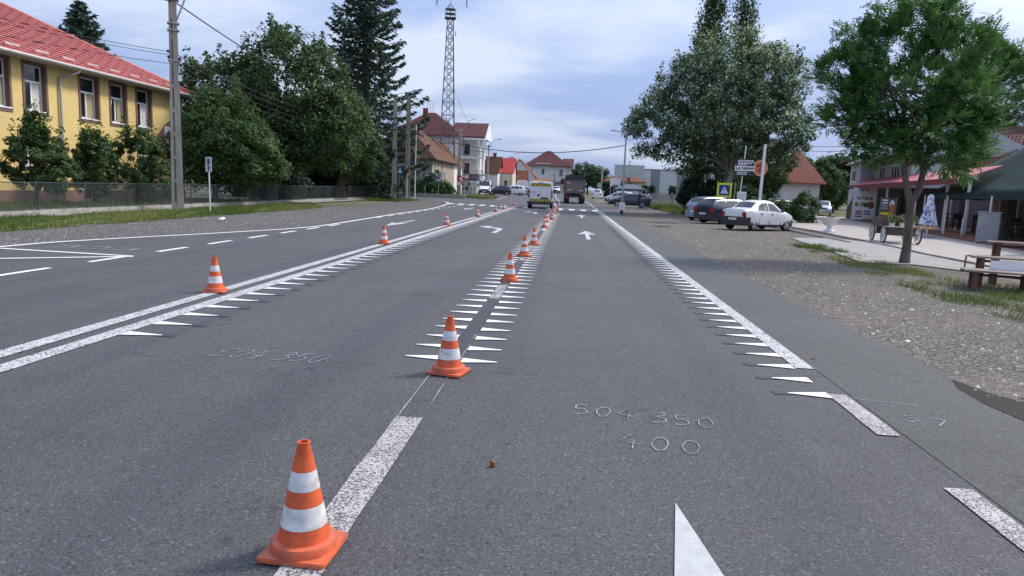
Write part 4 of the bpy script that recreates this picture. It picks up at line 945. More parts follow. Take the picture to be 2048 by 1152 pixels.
for k in range(16):
    t = 2*math.pi*k/16; t2 = 2*math.pi*(k+1)/16
    ty.bar((1.15+.5*math.cos(t), 0, 2.6+.5*math.sin(t)), (1.15+.5*math.cos(t2), 0, 2.6+.5*math.sin(t2)), .22)
ty.build('tyre_emblem', GAL, sW)
# yellow framed crossing sign on the right
sX = thing('crossing_sign', 'pedestrian crossing sign with fluorescent yellow border behind parked cars', 'road sign', (9.2, 43.5, 0), R(-8))
MB().tube([(0, .05, 0), (0, .05, 2.2)], .035, 8).build('post', GAL, sX, True)
MB().box(-.43, .43, .0, .018, 1.55, 2.41).build('yellow_border', YLW, sX); lifted(sX, 1.98, lambda: crossing_face(sX, .62, -.002))
# restaurant roadside sign
sN = thing('restaurant_sign', 'black restaurant sign reading LA NANA with an orange round picture', 'sign', (11.6, 48.5, 0), R(-8))
OR_ = pm('sign_orange', (.62, .17, .06), .5, var=.25, scale=9)
MB().box(-.65, .62, 0, .06, 3.02, 4.10).build('sign_panel', SBLK, sN)
MB().box(-.75, .52, -.012, -.002, 3.34, 3.66).build('white_strip', SWH, sN)
t = text_mb('LA NANA', .27, .004, .012, xs=.98); xform(t, lambda v: (v[0]-.13, -.016+v[2], v[1]+3.5)); t.build('lettering', SBLK, sN)
for z, w in ((4.02, .95), (3.92, .9), (3.82, .85), (3.73, .5)):
    m_ = MB(); x = -.58
    while x < -.58+w: q = random.uniform(.08, .2); m_.box(x, x+q, -.008, -.002, z-.028, z+.028); x += q+.03
    m_.build('small_print', SWH, sN, kind='stuff')
for z in (3.24, 3.12):
    m_ = MB(); 
    for k in range(9): m_.box(-.6+k*.068+(.02 if k > 2 else 0)+(.02 if k > 5 else 0), -.55+k*.068+(.02 if k > 2 else 0)+(.02 if k > 5 else 0), -.008, -.002, z-.035, z+.035)
    m_.build('phone_number', SWH, sN, kind='stuff')
ph = MB(); ph.bar((.17, -.006, 3.26), (.30, -.006, 3.08), .05, .006); ph.bar((.15, -.006, 3.27), (.22, -.006, 3.29), .06, .006); ph.bar((.28, -.006, 3.06), (.34, -.006, 3.10), .06, .006); ph.build('phone_symbol', SWH, sN)
def disc(cx, cz, r, y0, y1, n=28): return MB().prism([(cx+r*math.cos(2*math.pi*k/n), cz+r*1.15*math.sin(2*math.pi*k/n)) for k in range(n)], y0, y1, 'y')
disc(.86, 3.55, .46, -.01, .05).build('round_border', pm('sign_peach', (.68, .34, .22), .5), sN); disc(.86, 3.55, .38, -.016, -.011).build('round_picture', OR_, sN)
for a, b, c in ((.72, 3.7, .10), (.95, 3.62, .12), (.8, 3.4, .11), (1.0, 3.38, .09), (.85, 3.8, .07)): disc(a, b, c, -.022, -.017, 10).build('picture_blot', pm('sign_rust', (.30, .05, .03), .6, var=.3, scale=10), sN)
MB().tube([(-.35, .1, 0), (-.15, .1, 5.0)], .035, 8).build('post', WHP, sN, True)
tag(MB().tube([(0, 0, 0), (.06, 0, 5.05)], [.10, .085], 10).build('flag_mast', WHP, None, True, loc=(12.35, 47.5, 0)), 'thick white mast crossing the restaurant sign', 'mast')
tag(MB().tube([(0, 0, 0), (.05, 0, 2.5)], .035, 8).build('thin_post', pm('rusty_post', (.35, .30, .24), .7, var=.2), None, True, loc=(10.0, 44.5, 0)), 'thin pale post right of the yellow crossing sign', 'post')
nb = thing('notice_board', 'small white notice board on legs above the dark estate car', 'sign', (10.65, 45.2, 0), R(-8)); MB().box(-.27, .27, 0, .03, 1.30, 1.94).build('board_plate', SWH, nb); MB().box(-.2, .2, -.004, -.001, 1.4, 1.84).build('faint_print', pm('faint_print', (.66, .67, .69), .5, var=.12, scale=18), nb)
for x in (-.2, .2): MB().tube([(x, .05, 0), (x, .05, 1.9)], .02, 6).build('leg', GAL, nb)
MB2 = thing('white_box', 'small white letter box under the restaurant sign', 'box', (13.0, 54, 1.85)); MB().box(-.2, .2, 0, .2, 0, .55).build('box_body', SWH, MB2); MB().tube([(0, .1, -1.85), (0, .1, 0)], .03, 6).build('post', GAL, MB2)
# solar street lamp with poster
sl = thing('solar_lamp', 'slim grey solar street lamp with white poster at its foot', 'street lamp', (3.82, 52.7, 0), R(-6))
MB().tube([(0, 0, .0), (0, 0, 6.3)], [.085, .05], 12).build('pole_shaft', GAL, sl, True); MB().box(-.17, .17, -.17, .17, 0, .05).build('base_plate', DKM, sl); MB().tube([(0, 0, .05), (0, 0, .35)], .13, 10).build('base_collar', DKM, sl)
MB().tube([(0, 0, 5.7), (-.5, 0, 5.98), (-.85, 0, 6.05)], .03, 8).build('lamp_arm', GAL, sl, True); MB().box(-1.15, -.8, -.08, .08, 6.0, 6.07).build('lamp_head', GAL, sl)
pv = MB(); pv.prism([(-.5, 6.52), (.62, 6.05), (.63, 6.10), (-.49, 6.57)], -.3, .3, 'y'); pv.build('solar_panel', BLK, sl)
MB().box(-.22, .22, -.12, -.10, .28, .86).build('poster', SWH, sl)
for z in (.76, .68, .6, .52, .44): MB().box(-.16, .14, -.126, -.121, z, z+.025).build('print_line', pm('print_grey', (.42, .42, .45), .6), sl)
rp = thing('street_pole', 'pale concrete pole with wires left of the billboard', 'utility pole', (6.3, 150, gh(0, 150))); MB().tube([(0, 0, 0), (.1, 0, 6.4)], [.18, .12], 8).build('pole_shaft', pm('pole_pale', (.46, .44, .40), .85), rp, True); MB().box(-.4, .2, -.15, .15, 5.7, 6.1).build('transformer', GAL, rp)
# billboard seen from behind
bb = thing('billboard', 'large blank grey billboard on a single steel post', 'billboard', (10.6, 133, gh(0, 133)), R(2))
MB().box(-2.75, 2.75, -.1, .1, 3.95, 6.1).build('back_panel', pm('billboard_back', (.44, .46, .45), .6, var=.10, scale=1.5, stretch=(.4, 1, 1)), bb)
for z in (3.9, 6.1): MB().box(-2.8, 2.8, -.14, .14, z, z+.08).build('frame_rail', GAL, bb)
MB().box(-.28, .28, .12, .5, 0, 4.4).build('post', pm('post_blue', (.10, .13, .18), .5), bb); MB().box(-.05, .05, .1, .2, 6.18, 6.9).box(-.3, .3, .1, .2, 6.75, 6.82).build('lamp_bracket', DKM, bb)
wb = thing('advertising_sign', 'white and teal advertising panel between the thujas', 'sign', (8.3, 135, gh(0, 135))); MB().box(-.95, .95, 0, .1, 2.2, 3.7).build('white_panel', SWH, wb); MB().box(-.5, .6, -.02, -.005, 2.0, 2.5).build('teal_panel', pm('teal', (.05, .20, .22), .5), wb)
for x in (-.8, .8): MB().box(x-.05, x+.05, .0, .1, 0, 2.2).build('post', GAL, wb)
# far round sign
fs = thing('round_sign', 'round grey back of a traffic sign at the far right kerb', 'road sign', (5.0, 128, gh(0, 128))); disc(0, 2.3, .38, 0, .03, 16).build('sign_plate', GAL, fs); MB().tube([(0, .05, 0), (0, .05, 2.7)], .035, 6).build('post', GAL, fs)

# ------------------------------------------------------------------ vehicles
TYRE = pm('tyre_rubber', (.016, .016, .017), .8, var=.2, scale=20); RIM = pm('alloy_rim', (.46, .47, .49), .4, .25, var=.1); CAP = pm('silver_hubcap', (.50, .51, .52), .45, .1, var=.1)
CGL = pm('car_glass', (.012, .014, .017), .04, var=.2, spec=.8); TAIL = pm('tail_lamp', (.30, .012, .02), .2, var=.15, spec=.7); HEAD = pm('head_lamp', (.55, .57, .60), .15, var=.1, spec=.8)
CWH = pm('car_white', (.74, .74, .74), .32, var=.04, scale=2, coat=.5); CSI = pm('car_silver', (.36, .40, .47), .32, .45, var=.05, coat=.5); CNV = pm('car_navy', (.022, .028, .05), .28, .2, var=.1, coat=.6)
CGY = pm('car_grey', (.22, .23, .25), .35, .4, var=.06, coat=.4); TRIM = pm('bumper_plastic', (.035, .036, .038), .6, var=.1, scale=8); PLT = pm('number_plate', (.70, .71, .72), .4)
WM = {}
def wheel(parent, x, y, r, w, side, rim='alloy'):
    key = (round(r, 3), round(w, 3), rim)
    if key not in WM:
        t = MB(); t.lathe([(r*.62, -w/2), (r*.93, -w/2), (r, -w*.36), (r, w*.36), (r*.93, w/2), (r*.62, w/2)], 28); tm = t.mesh('tyre', TYRE, True, 40)
        q = MB(); q.lathe([(r*.60, w*.30), (r*.66, w*.53), (r*.60, w*.54), (r*.55, w*.38), (.02, w*.36)], 28, cap=False)
        if rim == 'cap':
            q.lathe([(r*.55, w*.40), (r*.40, w*.50), (r*.15, w*.54), (.01, w*.54)], 28, cap=False)
        ns = 10 if rim == 'alloy' else 5
        for k in range(ns):
            a = 2*math.pi*k/ns; c, s_ = math.cos(a), math.sin(a); ww = r*(.055 if rim == 'alloy' else .10)
            P = [(r*.12*c-ww*s_, r*.12*s_+ww*c, w*.47), (r*.12*c+ww*s_, r*.12*s_-ww*c, w*.47), (r*.60*c+ww*.8*s_, r*.60*s_-ww*.8*c, w*.50), (r*.60*c-ww*.8*s_, r*.60*s_+ww*.8*c, w*.50)]
            q.add(P+[(p[0], p[1], p[2]+.012) for p in P], [(4, 5, 6, 7), (0, 1, 5, 4), (1, 2, 6, 5), (2, 3, 7, 6), (3, 0, 4, 7)])
        q.lathe([(r*.15, w*.46), (r*.14, w*.56), (.005, w*.57)], 12, cap=False)
        rm = q.mesh('rim', RIM if rim == 'alloy' else CAP, True, 30)
        hb_ = MB(); hb_.lathe([(r*.60, w*.30), (.01, w*.30)], 20, cap=False); hm = hb_.mesh('brake', BLK)
        WM[key] = (tm, rm, hm)
    tm, rm, hm = WM[key]
    o = link('wheel', tm, parent, (x, y, r)); o.rotation_euler = (R(90) if side < 0 else R(-90), 0, 0)
    link('rim', rm, o); link('brake_disc', hm, o); return o
def car(label, loc, rz, paint, L, Wd, H_, st, wb, rw, sidewin, ws, rs, rim='alloy', trim=True, extras=None, name='parked_car', rear_plate=True, tail=None, head=None, detail=True, group=None):
    """body lofted from stations st = [(x, z_low, z_belt, z_roof, half width, half width at roof)], x forward"""
    r = thing(name, label, 'car', loc, rz, group); mb = MB(); nr = None
    def ring(s):
        x, zl, zb, zr, hw, hr = s
        pts = [(0, zl), (hw*.82, zl), (hw*.97, zl+.07), (hw, zl+(zb-zl)*.45), (hw*.985, zl+(zb-zl)*.8), (hw*.95, zb), (hr+(hw*.95-hr)*.12, zb+(zr-zb)*.86), (hr*.92, zr-.012 if zr-zb > .15 else zr), (hr*.5, zr+.02), (0, zr+.025)]
        full = pts+[(-a, b) for a, b in pts[-2:0:-1]]; return [(x, a, b) for a, b in full]
    rings = [ring(s) for s in st]; n = len(rings[0])
    for q in rings: mb.v += q
    for i in range(len(rings)-1):
        for k in range(n): a, b = i*n+k, i*n+(k+1) % n; mb.f.append((a, b, b+n, a+n)); mb.mi.append(0)
    mb.f.append(tuple(range(n-1, -1, -1))); mb.f.append(tuple(range((len(rings)-1)*n, len(rings)*n))); mb.mi += [0, 0]
    me = mb.mesh('body', [paint, BLK, TRIM]); o = link('body', me, r)
    xa = (-wb/2, wb/2)
    if detail:
        cut = MB()
        for x in xa:
            for s in (-1, 1):
                y0, y1 = (Wd/2-.26, Wd/2+.1) if s > 0 else (-Wd/2-.1, -Wd/2+.26); nn = 20
                poly = [(x+(rw+.055)*math.cos(2*math.pi*k/nn), rw+.01+(rw+.055)*math.sin(2*math.pi*k/nn)) for k in range(nn)]; cut.prism(poly, y0, y1, 'y')
        co = link('cut', cut.mesh('cut', BLK)); md = o.modifiers.new('b', 'BOOLEAN'); md.object = co; md.operation = 'DIFFERENCE'; md.solver = 'EXACT'
        dg = bpy.context.evaluated_depsgraph_get(); nm = bpy.data.meshes.new_from_object(o.evaluated_get(dg)); o.modifiers.clear(); o.data = nm; bpy.data.objects.remove(co)
        nm.materials.clear(); [nm.materials.append(m_) for m_ in (paint, BLK, TRIM)]
        for p in nm.polygons:
            c = p.center; p.material_index = 0
            if c.z < st[len(st)//2][1]+.05: p.material_index = 1
            for x in xa:
                if math.hypot(c.x-x, c.z-rw-.01) < rw+.06 and abs(c.y) < Wd/2-.006 and (abs(p.normal.y) < .5 or abs(c.y) < Wd/2-.15) and c.z < rw*2+.12: p.material_index = 1
    nm = o.data; nm.polygons.foreach_set('use_smooth', [True]*len(nm.polygons)); nm.set_sharp_from_angle(angle=R(28))
    def sta(x):
        for a, b in zip(st, st[1:]):
            if a[0] <= x <= b[0]: t = (x-a[0])/(b[0]-a[0]); return [p+(q-p)*t for p, q in zip(a, b)]
        return st[0] if x < st[0][0] else st[-1]
    def side_pt(x, t, s, out):
        _, zl, zb, zr, hw, hr = sta(x); y0, z0 = hw*.95, zb; y1, z1 = hr+(hw*.95-hr)*.12, zb+(zr-zb)*.86
        return (x, s*(y0+(y1-y0)*t+out), z0+(z1-z0)*t)
    for poly in sidewin:
        for s in (-1, 1):
            g_ = MB(); a = [side_pt(x, t, s, .006) for x, t in poly]; b = [side_pt(x, t, s, -.02) for x, t in poly]; k = len(a)
            g_.add(a+b, [tuple(range(k)), tuple(range(2*k-1, k-1, -1))]+[(i, i+k, (i+1) % k+k, (i+1) % k) for i in range(k)]); g_.build('side_window', CGL, r)
    def band(x0, x1, name, a0, a1, inset=.10, up=.012):
        s0, s1 = sta(x0), sta(x1); p = []
        for s_, f in ((s0, a0), (s1, a1)):
            for yy in (-1, -.5, 0, .5, 1): p.append((s_[0], yy*s_[5]*f*(1 if abs(yy) < 1 else .98), s_[3]+.025-.012*abs(yy)*2+up*(1)))
        g_ = MB(); dx = .02 if x1 > x0 else -.02
        pts = p; d = Vector((s1[0]-s0[0], 0, s1[3]-s0[3])).normalized(); nrm = Vector((-d.z, 0, d.x)); nrm = nrm if nrm.z > 0 else -nrm
        pts = [Vector(q)+nrm*.012-Vector((0, 0, up)) for q in p]; low = [q-nrm*.03 for q in pts]
        g_.add(pts+low, [(i, i+1, i+6, i+5) for i in range(4)]+[(0, 5, 15, 10), (4, 14, 19, 9), (0, 10, 11, 1), (1, 11, 12, 2), (2, 12, 13, 3), (3, 13, 14, 4), (5, 6, 16, 15), (6, 7, 17, 16), (7, 8, 18, 17), (8, 9, 19, 18)]); g_.build(name, CGL, r, True, 40)
    band(ws[0], ws[1], 'windscreen', .86, .90); band(rs[0], rs[1], 'rear_window', .84, .86)
    for x in xa:
        for s in (-1, 1): wheel(r, x, s*(Wd/2-.115), rw, .20, s, rim)
    if detail:
        for s in (-1, 1):
            s0 = sta(ws[0]-.25); m_ = MB().sphere((ws[0]-.22, s*(s0[4]+.09), s0[2]+.06), .10, 5, (.6, 1, .75)); m_.build('mirror', TRIM if trim else paint, r, True)
            for x in (wb*.02, -wb*.30):
                q = sta(x); m_ = MB().box(x-.10, x+.10, min(s*q[4]*.985, s*(q[4]*.985+.022)), max(s*q[4]*.985, s*(q[4]*.985+.022)), q[1]+(q[2]-q[1])*.80, q[1]+(q[2]-q[1])*.80+.035); m_.build('door_handle', TRIM, r)
            for x in (wb*.30, -wb*.055, -wb*.36):
                q = sta(x); m_ = MB().box(x-.006, x+.006, min(s*q[4]*.93, s*(q[4]*1.0+.002)), max(s*q[4]*.93, s*(q[4]*1.0+.002)), q[1]+.1, q[1]+(q[2]-q[1])*.5); m_.build('door_seam', BLK, r)
    xr, xf = st[0], st[-1]
    zt = tail or (xr[2]-.28, xr[2]-.02, .20); zh = head or (xf[2]-.20, xf[2]-.03, .30)
    for s in (-1, 1):
        q = sta(st[0][0]+.06)
        MB().prism([(s*(q[4]*.955+.02), zt[0]), (s*(q[4]*.955-zt[2]), zt[0]+.04), (s*(q[4]*.93-zt[2]), zt[1]), (s*(q[4]*.955+.0), zt[1])], xr[0]-.025, xr[0]+.18, 'x').build('tail_lamp', TAIL, r)
        q = sta(st[-1][0]-.06)
        MB().prism([(s*(q[4]*.955+.0), zh[0]), (s*(q[4]*.955-zh[2]), zh[0]), (s*(q[4]*.93-zh[2]), zh[1]-.03), (s*(q[4]*.955-.02), zh[1])], xf[0]-.2, xf[0]+.02, 'x').build('head_lamp', HEAD, r)
    zl = xr[1]
    bmp = TRIM if trim else paint
    w_ = sta(xr[0]+.34)[4]+.014; w2 = sta(xr[0]+.12)[4]+.014; w3 = sta(xr[0]+.03)[4]
    MB().prism([(xr[0]+.34, -w_), (xr[0]+.12, -w2), (xr[0]-.0, -w3), (xr[0]-.06, -w3*.75), (xr[0]-.06, w3*.75), (xr[0]-.0, w3), (xr[0]+.12, w2), (xr[0]+.34, w_)], sta(xr[0]+.34)[1]-.01, zl+.26).build('rear_bumper', bmp, r, True, 40)
    w_ = sta(xf[0]-.34)[4]+.014; w2 = sta(xf[0]-.14)[4]+.014; w3 = sta(xf[0]-.03)[4]
    MB().prism([(xf[0]-.34, -w_), (xf[0]-.14, -w2), (xf[0]-.0, -w3), (xf[0]+.06, -w3*.7), (xf[0]+.06, w3*.7), (xf[0]-.0, w3), (xf[0]-.14, w2), (xf[0]-.34, w_)], sta(xf[0]-.34)[1]-.01, xf[1]+.24).build('front_bumper', bmp, r, True, 40)
    pz = zl+.10
    MB().box(xr[0]-.072, xr[0]-.057, -.26, .26, pz, pz+.11).build('number_plate', PLT, r)
    MB().box(xf[0]+.057, xf[0]+.07, -.26, .26, xf[1]+.08, xf[1]+.19).build('number_plate', PLT, r)
    MB().box(xf[0]-.05, xf[0]+.022, -.38, .38, xf[1]+.30, xf[1]+.42).build('grille', BLK, r)
    if extras: extras(r)
    return r
# white three-box saloon
SED = [(x*.955, a*1.02, b*1.04, c*1.045, d, e) for x, a, b, c, d, e in [(-2.10, .42, .86, .93, .76, .60), (-2.06, .36, .94, 1.02, .83, .66), (-1.75, .26, .99, 1.055, .865, .68), (-1.42, .22, 1.0, 1.09, .87, .66), (-.95, .20, .99, 1.40, .87, .60), (-.45, .20, .98, 1.49, .87, .59), (.10, .20, .96, 1.49, .87, .59), (.42, .20, .95, 1.42, .87, .60), (1.02, .20, .93, 1.02, .865, .70), (1.45, .22, .88, .95, .86, .70), (1.95, .27, .74, .82, .80, .64), (2.12, .34, .62, .70, .68, .52)]]
SEDW = [[(-1.0, .05), (-.22, .05), (-.22, .92), (-.62, .92), (-.92, .62)], [(-.14, .05), (.86, .05), (.50, .75), (.28, .92), (-.14, .92)]]
def sed_x(r):
    MB().box(-2.0, -1.96, -.10, .10, .92, .94).build('boot_badge', DKM, r); MB().box(-2.02, -1.98, -.55, .55, .70, .705).build('boot_seam', BLK, r)
    MB().box(-1.5, 1.3, -.872, -.868, .28, .33).box(-1.5, 1.3, .868, .872, .28, .33).build('sill_strip', TRIM, r)
def at_wheel(x, y, ang, wb, Wd):
    """place a car so that its rear right wheel touches (x, y)"""
    c, s = math.cos(ang), math.sin(ang); yy = -(Wd/2-.11); return (x+wb/2*c+yy*s, y+wb/2*s-yy*c, 0)
a_ = R(37)
wsal = car('white saloon parked diagonally with grey hubcaps and black bumpers', at_wheel(8.95, 35.2, a_, 2.63*.93, 1.74*.93), a_, CWH, 4.25, 1.74, 1.5, SED, 2.63, .31, SEDW, (.955, .44), (-1.32, -.935), 'cap', True, sed_x, tail=(.68, .94, .20)); wsal.scale = (.93, .93, .95)
# dark estate
EST = [(-2.12, .42, .90, .97, .78, .58), (-2.06, .32, .98, 1.12, .85, .60), (-1.80, .24, 1.0, 1.40, .875, .58), (-1.3, .20, .99, 1.45, .88, .58), (-.4, .19, .97, 1.47, .88, .58), (.20, .19, .95, 1.46, .88, .58), (.50, .19, .94, 1.39, .88, .60), (1.15, .2, .92, 1.0, .875, .70), (1.6, .22, .86, .93, .86, .70), (2.1, .28, .72, .79, .79, .62), (2.27, .36, .60, .67, .66, .50)]
ESTW = [[(-1.85, .25), (-1.1, .05), (-1.1, .92), (-1.55, .92), (-1.78, .7)], [(-1.0, .05), (-.12, .05), (-.12, .92), (-1.0, .92)], [(-.04, .05), (.98, .05), (.58, .75), (.34, .92), (-.04, .92)]]
a_ = R(33)
car('dark navy estate car with multi-spoke rims between white saloon and silver hatchback', at_wheel(8.85, 41.7, a_, 2.68, 1.77), a_, CNV, 4.4, 1.77, 1.47, EST, 2.68, .32, ESTW, (1.13, .54), (-2.05, -1.82), 'alloy', False, tail=(.68, .95, .30))
HAT = [(-1.80, .42, .88, .96, .74, .56), (-1.74, .32, .98, 1.12, .82, .57), (-1.48, .24, 1.02, 1.44, .845, .56), (-1.0, .20, 1.0, 1.52, .85, .57), (-.2, .19, .98, 1.54, .85, .57), (.25, .19, .96, 1.52, .85, .57), (.52, .19, .95, 1.45, .85, .58), (1.12, .2, .94, 1.04, .845, .68), (1.5, .24, .86, .94, .82, .66), (1.80, .30, .72, .79, .75, .58), (1.92, .38, .60, .67, .62, .48)]
HATW = [[(-1.45, .2), (-.85, .05), (-.85, .92), (-1.2, .92)], [(-.78, .05), (.02, .05), (.02, .92), (-.78, .92)], [(.10, .05), (1.0, .05), (.60, .78), (.40, .92), (.10, .92)]]
a_ = R(31)
car('silver blue hatchback parked behind the dark estate car', at_wheel(8.75, 45.6, a_, 2.45, 1.7), a_, CSI, 3.75, 1.7, 1.54, HAT, 2.45, .30, HATW, (1.1, .56), (-1.72, -1.5), 'alloy', False)
SUV = [(-2.02, .50, 1.0, 1.08, .80, .62), (-1.96, .38, 1.08, 1.25, .87, .63), (-1.70, .30, 1.10, 1.58, .90, .62), (-1.1, .26, 1.09, 1.66, .905, .63), (-.2, .25, 1.07, 1.69, .905, .63), (.25, .25, 1.05, 1.67, .905, .63), (.5, .25, 1.05, 1.60, .905, .64), (1.05, .26, 1.03, 1.12, .90, .74), (1.55, .28, .98, 1.05, .88, .72), (2.0, .34, .84, .92, .82, .66), (2.15, .42, .70, .78, .70, .54)]
SUVW = [[(-1.6, .25), (-1.0, .05), (-1.0, .92), (-1.4, .92)], [(-.92, .05), (-.02, .05), (-.02, .92), (-.92, .92)], [(.06, .05), (.92, .05), (.56, .75), (.36, .92), (.06, .92)]]
car('dark blue estate car standing behind the solar lamp and cyclists', (6.45, 77.0, gh(0, 77)), R(172), CNV, 4.3, 1.8, 1.5, EST, 2.68, .32, ESTW, (1.13, .54), (-2.05, -1.82), 'alloy', False)
car('grey car half hidden behind shrubs near the restaurant', (17.6, 62.5, 0), R(196), CGY, 4.3, 1.77, 1.47, EST, 2.68, .32, ESTW, (1.13, .54), (-2.05, -1.82), 'alloy', False)
car('pale silver car parked beside the white restaurant wall', (27.2, 78.5, gh(0, 78)), R(250), CSI, 3.75, 1.7, 1.54, HAT, 2.45, .30, HATW, (1.1, .56), (-1.72, -1.5), 'cap', False)
car('white hatchback parked with its tail to the road at far right', (4.6, 122, gh(0, 122)), R(84), CWH, 3.75, 1.7, 1.54, HAT, 2.45, .30, HATW, (1.1, .56), (-1.72, -1.5), 'cap', False, detail=False)
car('white car under the edge of the dark green gazebo', (6.4, 92, gh(0, 92)), R(160), CWH, 3.75, 1.7, 1.54, HAT, 2.45, .30, HATW, (1.1, .56), (-1.72, -1.5), 'cap', True, detail=False)
car('white oncoming car far away left of the truck', (-3.5, 170, gh(0, 170)), R(-88), CWH, 4.25, 1.8, 1.69, SUV, 2.6, .34, SUVW, (1.0, .53), (-1.9, -1.7), 'alloy', True, name='oncoming_car', detail=False)
car('dark car following the white oncoming car in the distance', (-5.6, 182, gh(0, 182)), R(-88), CNV, 4.25, 1.8, 1.69, SUV, 2.6, .34, SUVW, (1.0, .53), (-1.9, -1.7), 'alloy', True, name='oncoming_car', detail=False)
car('dark blue hatchback parked side-on right of the white flat-nosed van', (-11.4, 114, gh(0, 114)), R(178), CNV, 3.75, 1.7, 1.54, HAT, 2.45, .30, HATW, (1.1, .56), (-1.72, -1.5), 'cap', False)
car('white off-roader parked behind the dark blue hatchback', (-9.9, 121, gh(0, 121)), R(196), CWH, 4.25, 1.8, 1.69, SUV, 2.6, .34, SUVW, (1.0, .53), (-1.9, -1.7), 'alloy', False)
car('silver car parked at the far left kerb before a white box van', (-9.3, 131, gh(0, 131)), R(200), CSI, 3.75, 1.7, 1.54, HAT, 2.45, .30, HATW, (1.1, .56), (-1.72, -1.5), 'cap', False, detail=False)

def hloft(mb, secs):
    """loft closed rings of equal length"""
    n = len(secs[0]); b0 = len(mb.v)
    for s in secs: mb.v += s
    for i in range(len(secs)-1):
        for k in range(n): a, b = b0+i*n+k, b0+i*n+(k+1) % n; mb.f.append((a, b, b+n, a+n)); mb.mi.append(mb.cur)
    mb.f.append(tuple(b0+i for i in range(n-1, -1, -1))); mb.f.append(tuple(b0+(len(secs)-1)*n+i for i in range(n))); mb.mi += [mb.cur]*2
def van_sec(x, zl, zr, hw, hr): return [(x, a, b) for a, b in [(-hw*.96, zl), (hw*.96, zl), (hw, zl+.15), (hw, zl+(zr-zl)*.45), (hw*.985, zl+(zr-zl)*.6), (hr*1.03, zr-.14), (hr*.93, zr-.03), (hr*.6, zr), (-hr*.6, zr), (-hr*.93, zr-.03), (-hr*1.03, zr-.14), (-hw*.985, zl+(zr-zl)*.6), (-hw, zl+(zr-zl)*.45), (-hw, zl+.15)]]
def panel_van(label, loc, rz, H_=2.25, name='panel_van', L=5.0, hazard=False, paint=CWH):
    r = thing(name, label, 'van', loc, rz); Wd = 2.05; mb = MB(); xr, xf = -L/2, L/2
    hloft(mb, [van_sec(xr, .55, H_-.06, .98, .90), van_sec(xr+.06, .40, H_, 1.02, .93), van_sec(xf-1.75, .36, H_, 1.025, .93), van_sec(xf-1.5, .36, H_-.03, 1.02, .92), van_sec(xf-.72, .36, 1.42, 1.01, .86), van_sec(xf-.30, .38, 1.16, .99, .84), van_sec(xf-.02, .42, .95, .92, .76)])
    mb.build('body', paint, r, True, 30)
    wsn = MB(); A = [(xf-1.46, -.80, H_-.10), (xf-1.46, .80, H_-.10), (xf-.76, .88, 1.47), (xf-.76, -.88, 1.47)]; wsn.add([(a+.03, b, c+.02) for a, b, c in A]+[(a-.05, b, c-.05) for a, b, c in A], [(0, 1, 2, 3), (7, 6, 5, 4), (0, 4, 5, 1), (1, 5, 6, 2), (2, 6, 7, 3), (3, 7, 4, 0)]); wsn.build('windscreen', CGL, r)
    for s in (-1, 1):
        p = [(xf-1.75, 1.28), (xf-.85, 1.28), (xf-1.38, 1.95), (xf-1.75, 1.95)]; MB().prism(p, s*.955, s*1.03, 'y').build('side_window', CGL, r)
        MB().box(xf-1.05, xf-.92, min(s*1.04, s*1.22), max(s*1.04, s*1.22), 1.25, 1.62).build('mirror', TRIM, r)
        for x in (xr+.95, xf-.95): wheel(r, x, s*(Wd/2-.12), .34, .22, s, 'cap')
        MB().prism([(s*.985, 1.0), (s*.72, .98), (s*.70, 1.16), (s*.96, 1.24)], xf-.30, xf-.02, 'x').build('head_lamp', HEAD, r)
        MB().box(xr-.035, xr+.09, min(s*.87, s*1.0), max(s*.87, s*1.0), .86, 1.52).build('tail_lamp', TAIL, r)
        MB().box(xr-.037, xr+.05, min(s*.86, s*.99), max(s*.86, s*.99), .70, .86).build('reverse_lamp', HEAD, r)
        MB().box(xr-.01, xf-.35, min(s*1.022, s*1.045), max(s*1.022, s*1.045), .38, .62).build('side_moulding', TRIM, r)
    MB().box(xf-.14, xf+.07, -.92, .92, .30, .72).build('front_bumper', TRIM, r); MB().box(xf-.06, xf+.03, -.55, .55, .76, .90).build('grille', BLK, r); MB().box(xf+.072, xf+.085, -.26, .26, .48, .60).build('number_plate', PLT, r)
    MB().box(xr-.10, xr+.12, -1.0, 1.0, .34, .58).build('rear_bumper', TRIM, r); MB().box(xr-.025, xr-.002, -.006, .006, .6, H_-.12).build('door_seam', BLK, r)
    MB().box(xr-.045, xr-.005, .10, .24, .98, 1.18).build('door_handle', BLK, r); MB().box(xr-.03, xr-.003, -.62, -.08, .80, .92).build('number_plate', BLK, r)
    return r, xr
wv, xr_ = panel_van('white road marking van with yellow and black hazard stripes seen from behind', (-2.5, 60.0, gh(0, 60)), R(91), 2.2, 'work_van')
HZY = pm('hazard_yellow', (.80, .60, .02), .4, var=.06); HZK = pm('hazard_black', (.015, .015, .016), .4)
for nm_, zc_, hh, ww in (('upper', 1.92, .24, .80), ('lower', .70, .20, .86)):
    MB().box(xr_-.014, xr_-.002, -ww, ww, zc_-hh/2, zc_+hh/2).build('hazard_strip', HZY, wv)
    for s in (-1, 1):
        for k in range(4):
            y0 = s*(.0+k*ww/4.0+.015); d = s*.105; e = s*hh*.55
            MB().prism([(y0, zc_+hh/2), (y0+d, zc_+hh/2), (min(max(y0+d+e, -ww), ww), zc_-hh/2), (min(max(y0+e, -ww), ww), zc_-hh/2)], xr_-.018, xr_-.0145, 'x').build('hazard_stripe', HZK, wv)
MB().box(-.4, .1, -.75, .75, 2.27, 2.40).build('beacon_bar', pm('beacon_amber', (.75, .30, .05), .3), wv)
for y in (-.6, .6): MB().box(-.3, 0, y-.04, y+.04, 2.16, 2.27).build('beacon_foot', DKM, wv)
MB().box(xr_-.02, xr_+.02, -.18, .18, 2.07, 2.11).build('brake_lamp', TAIL, wv)
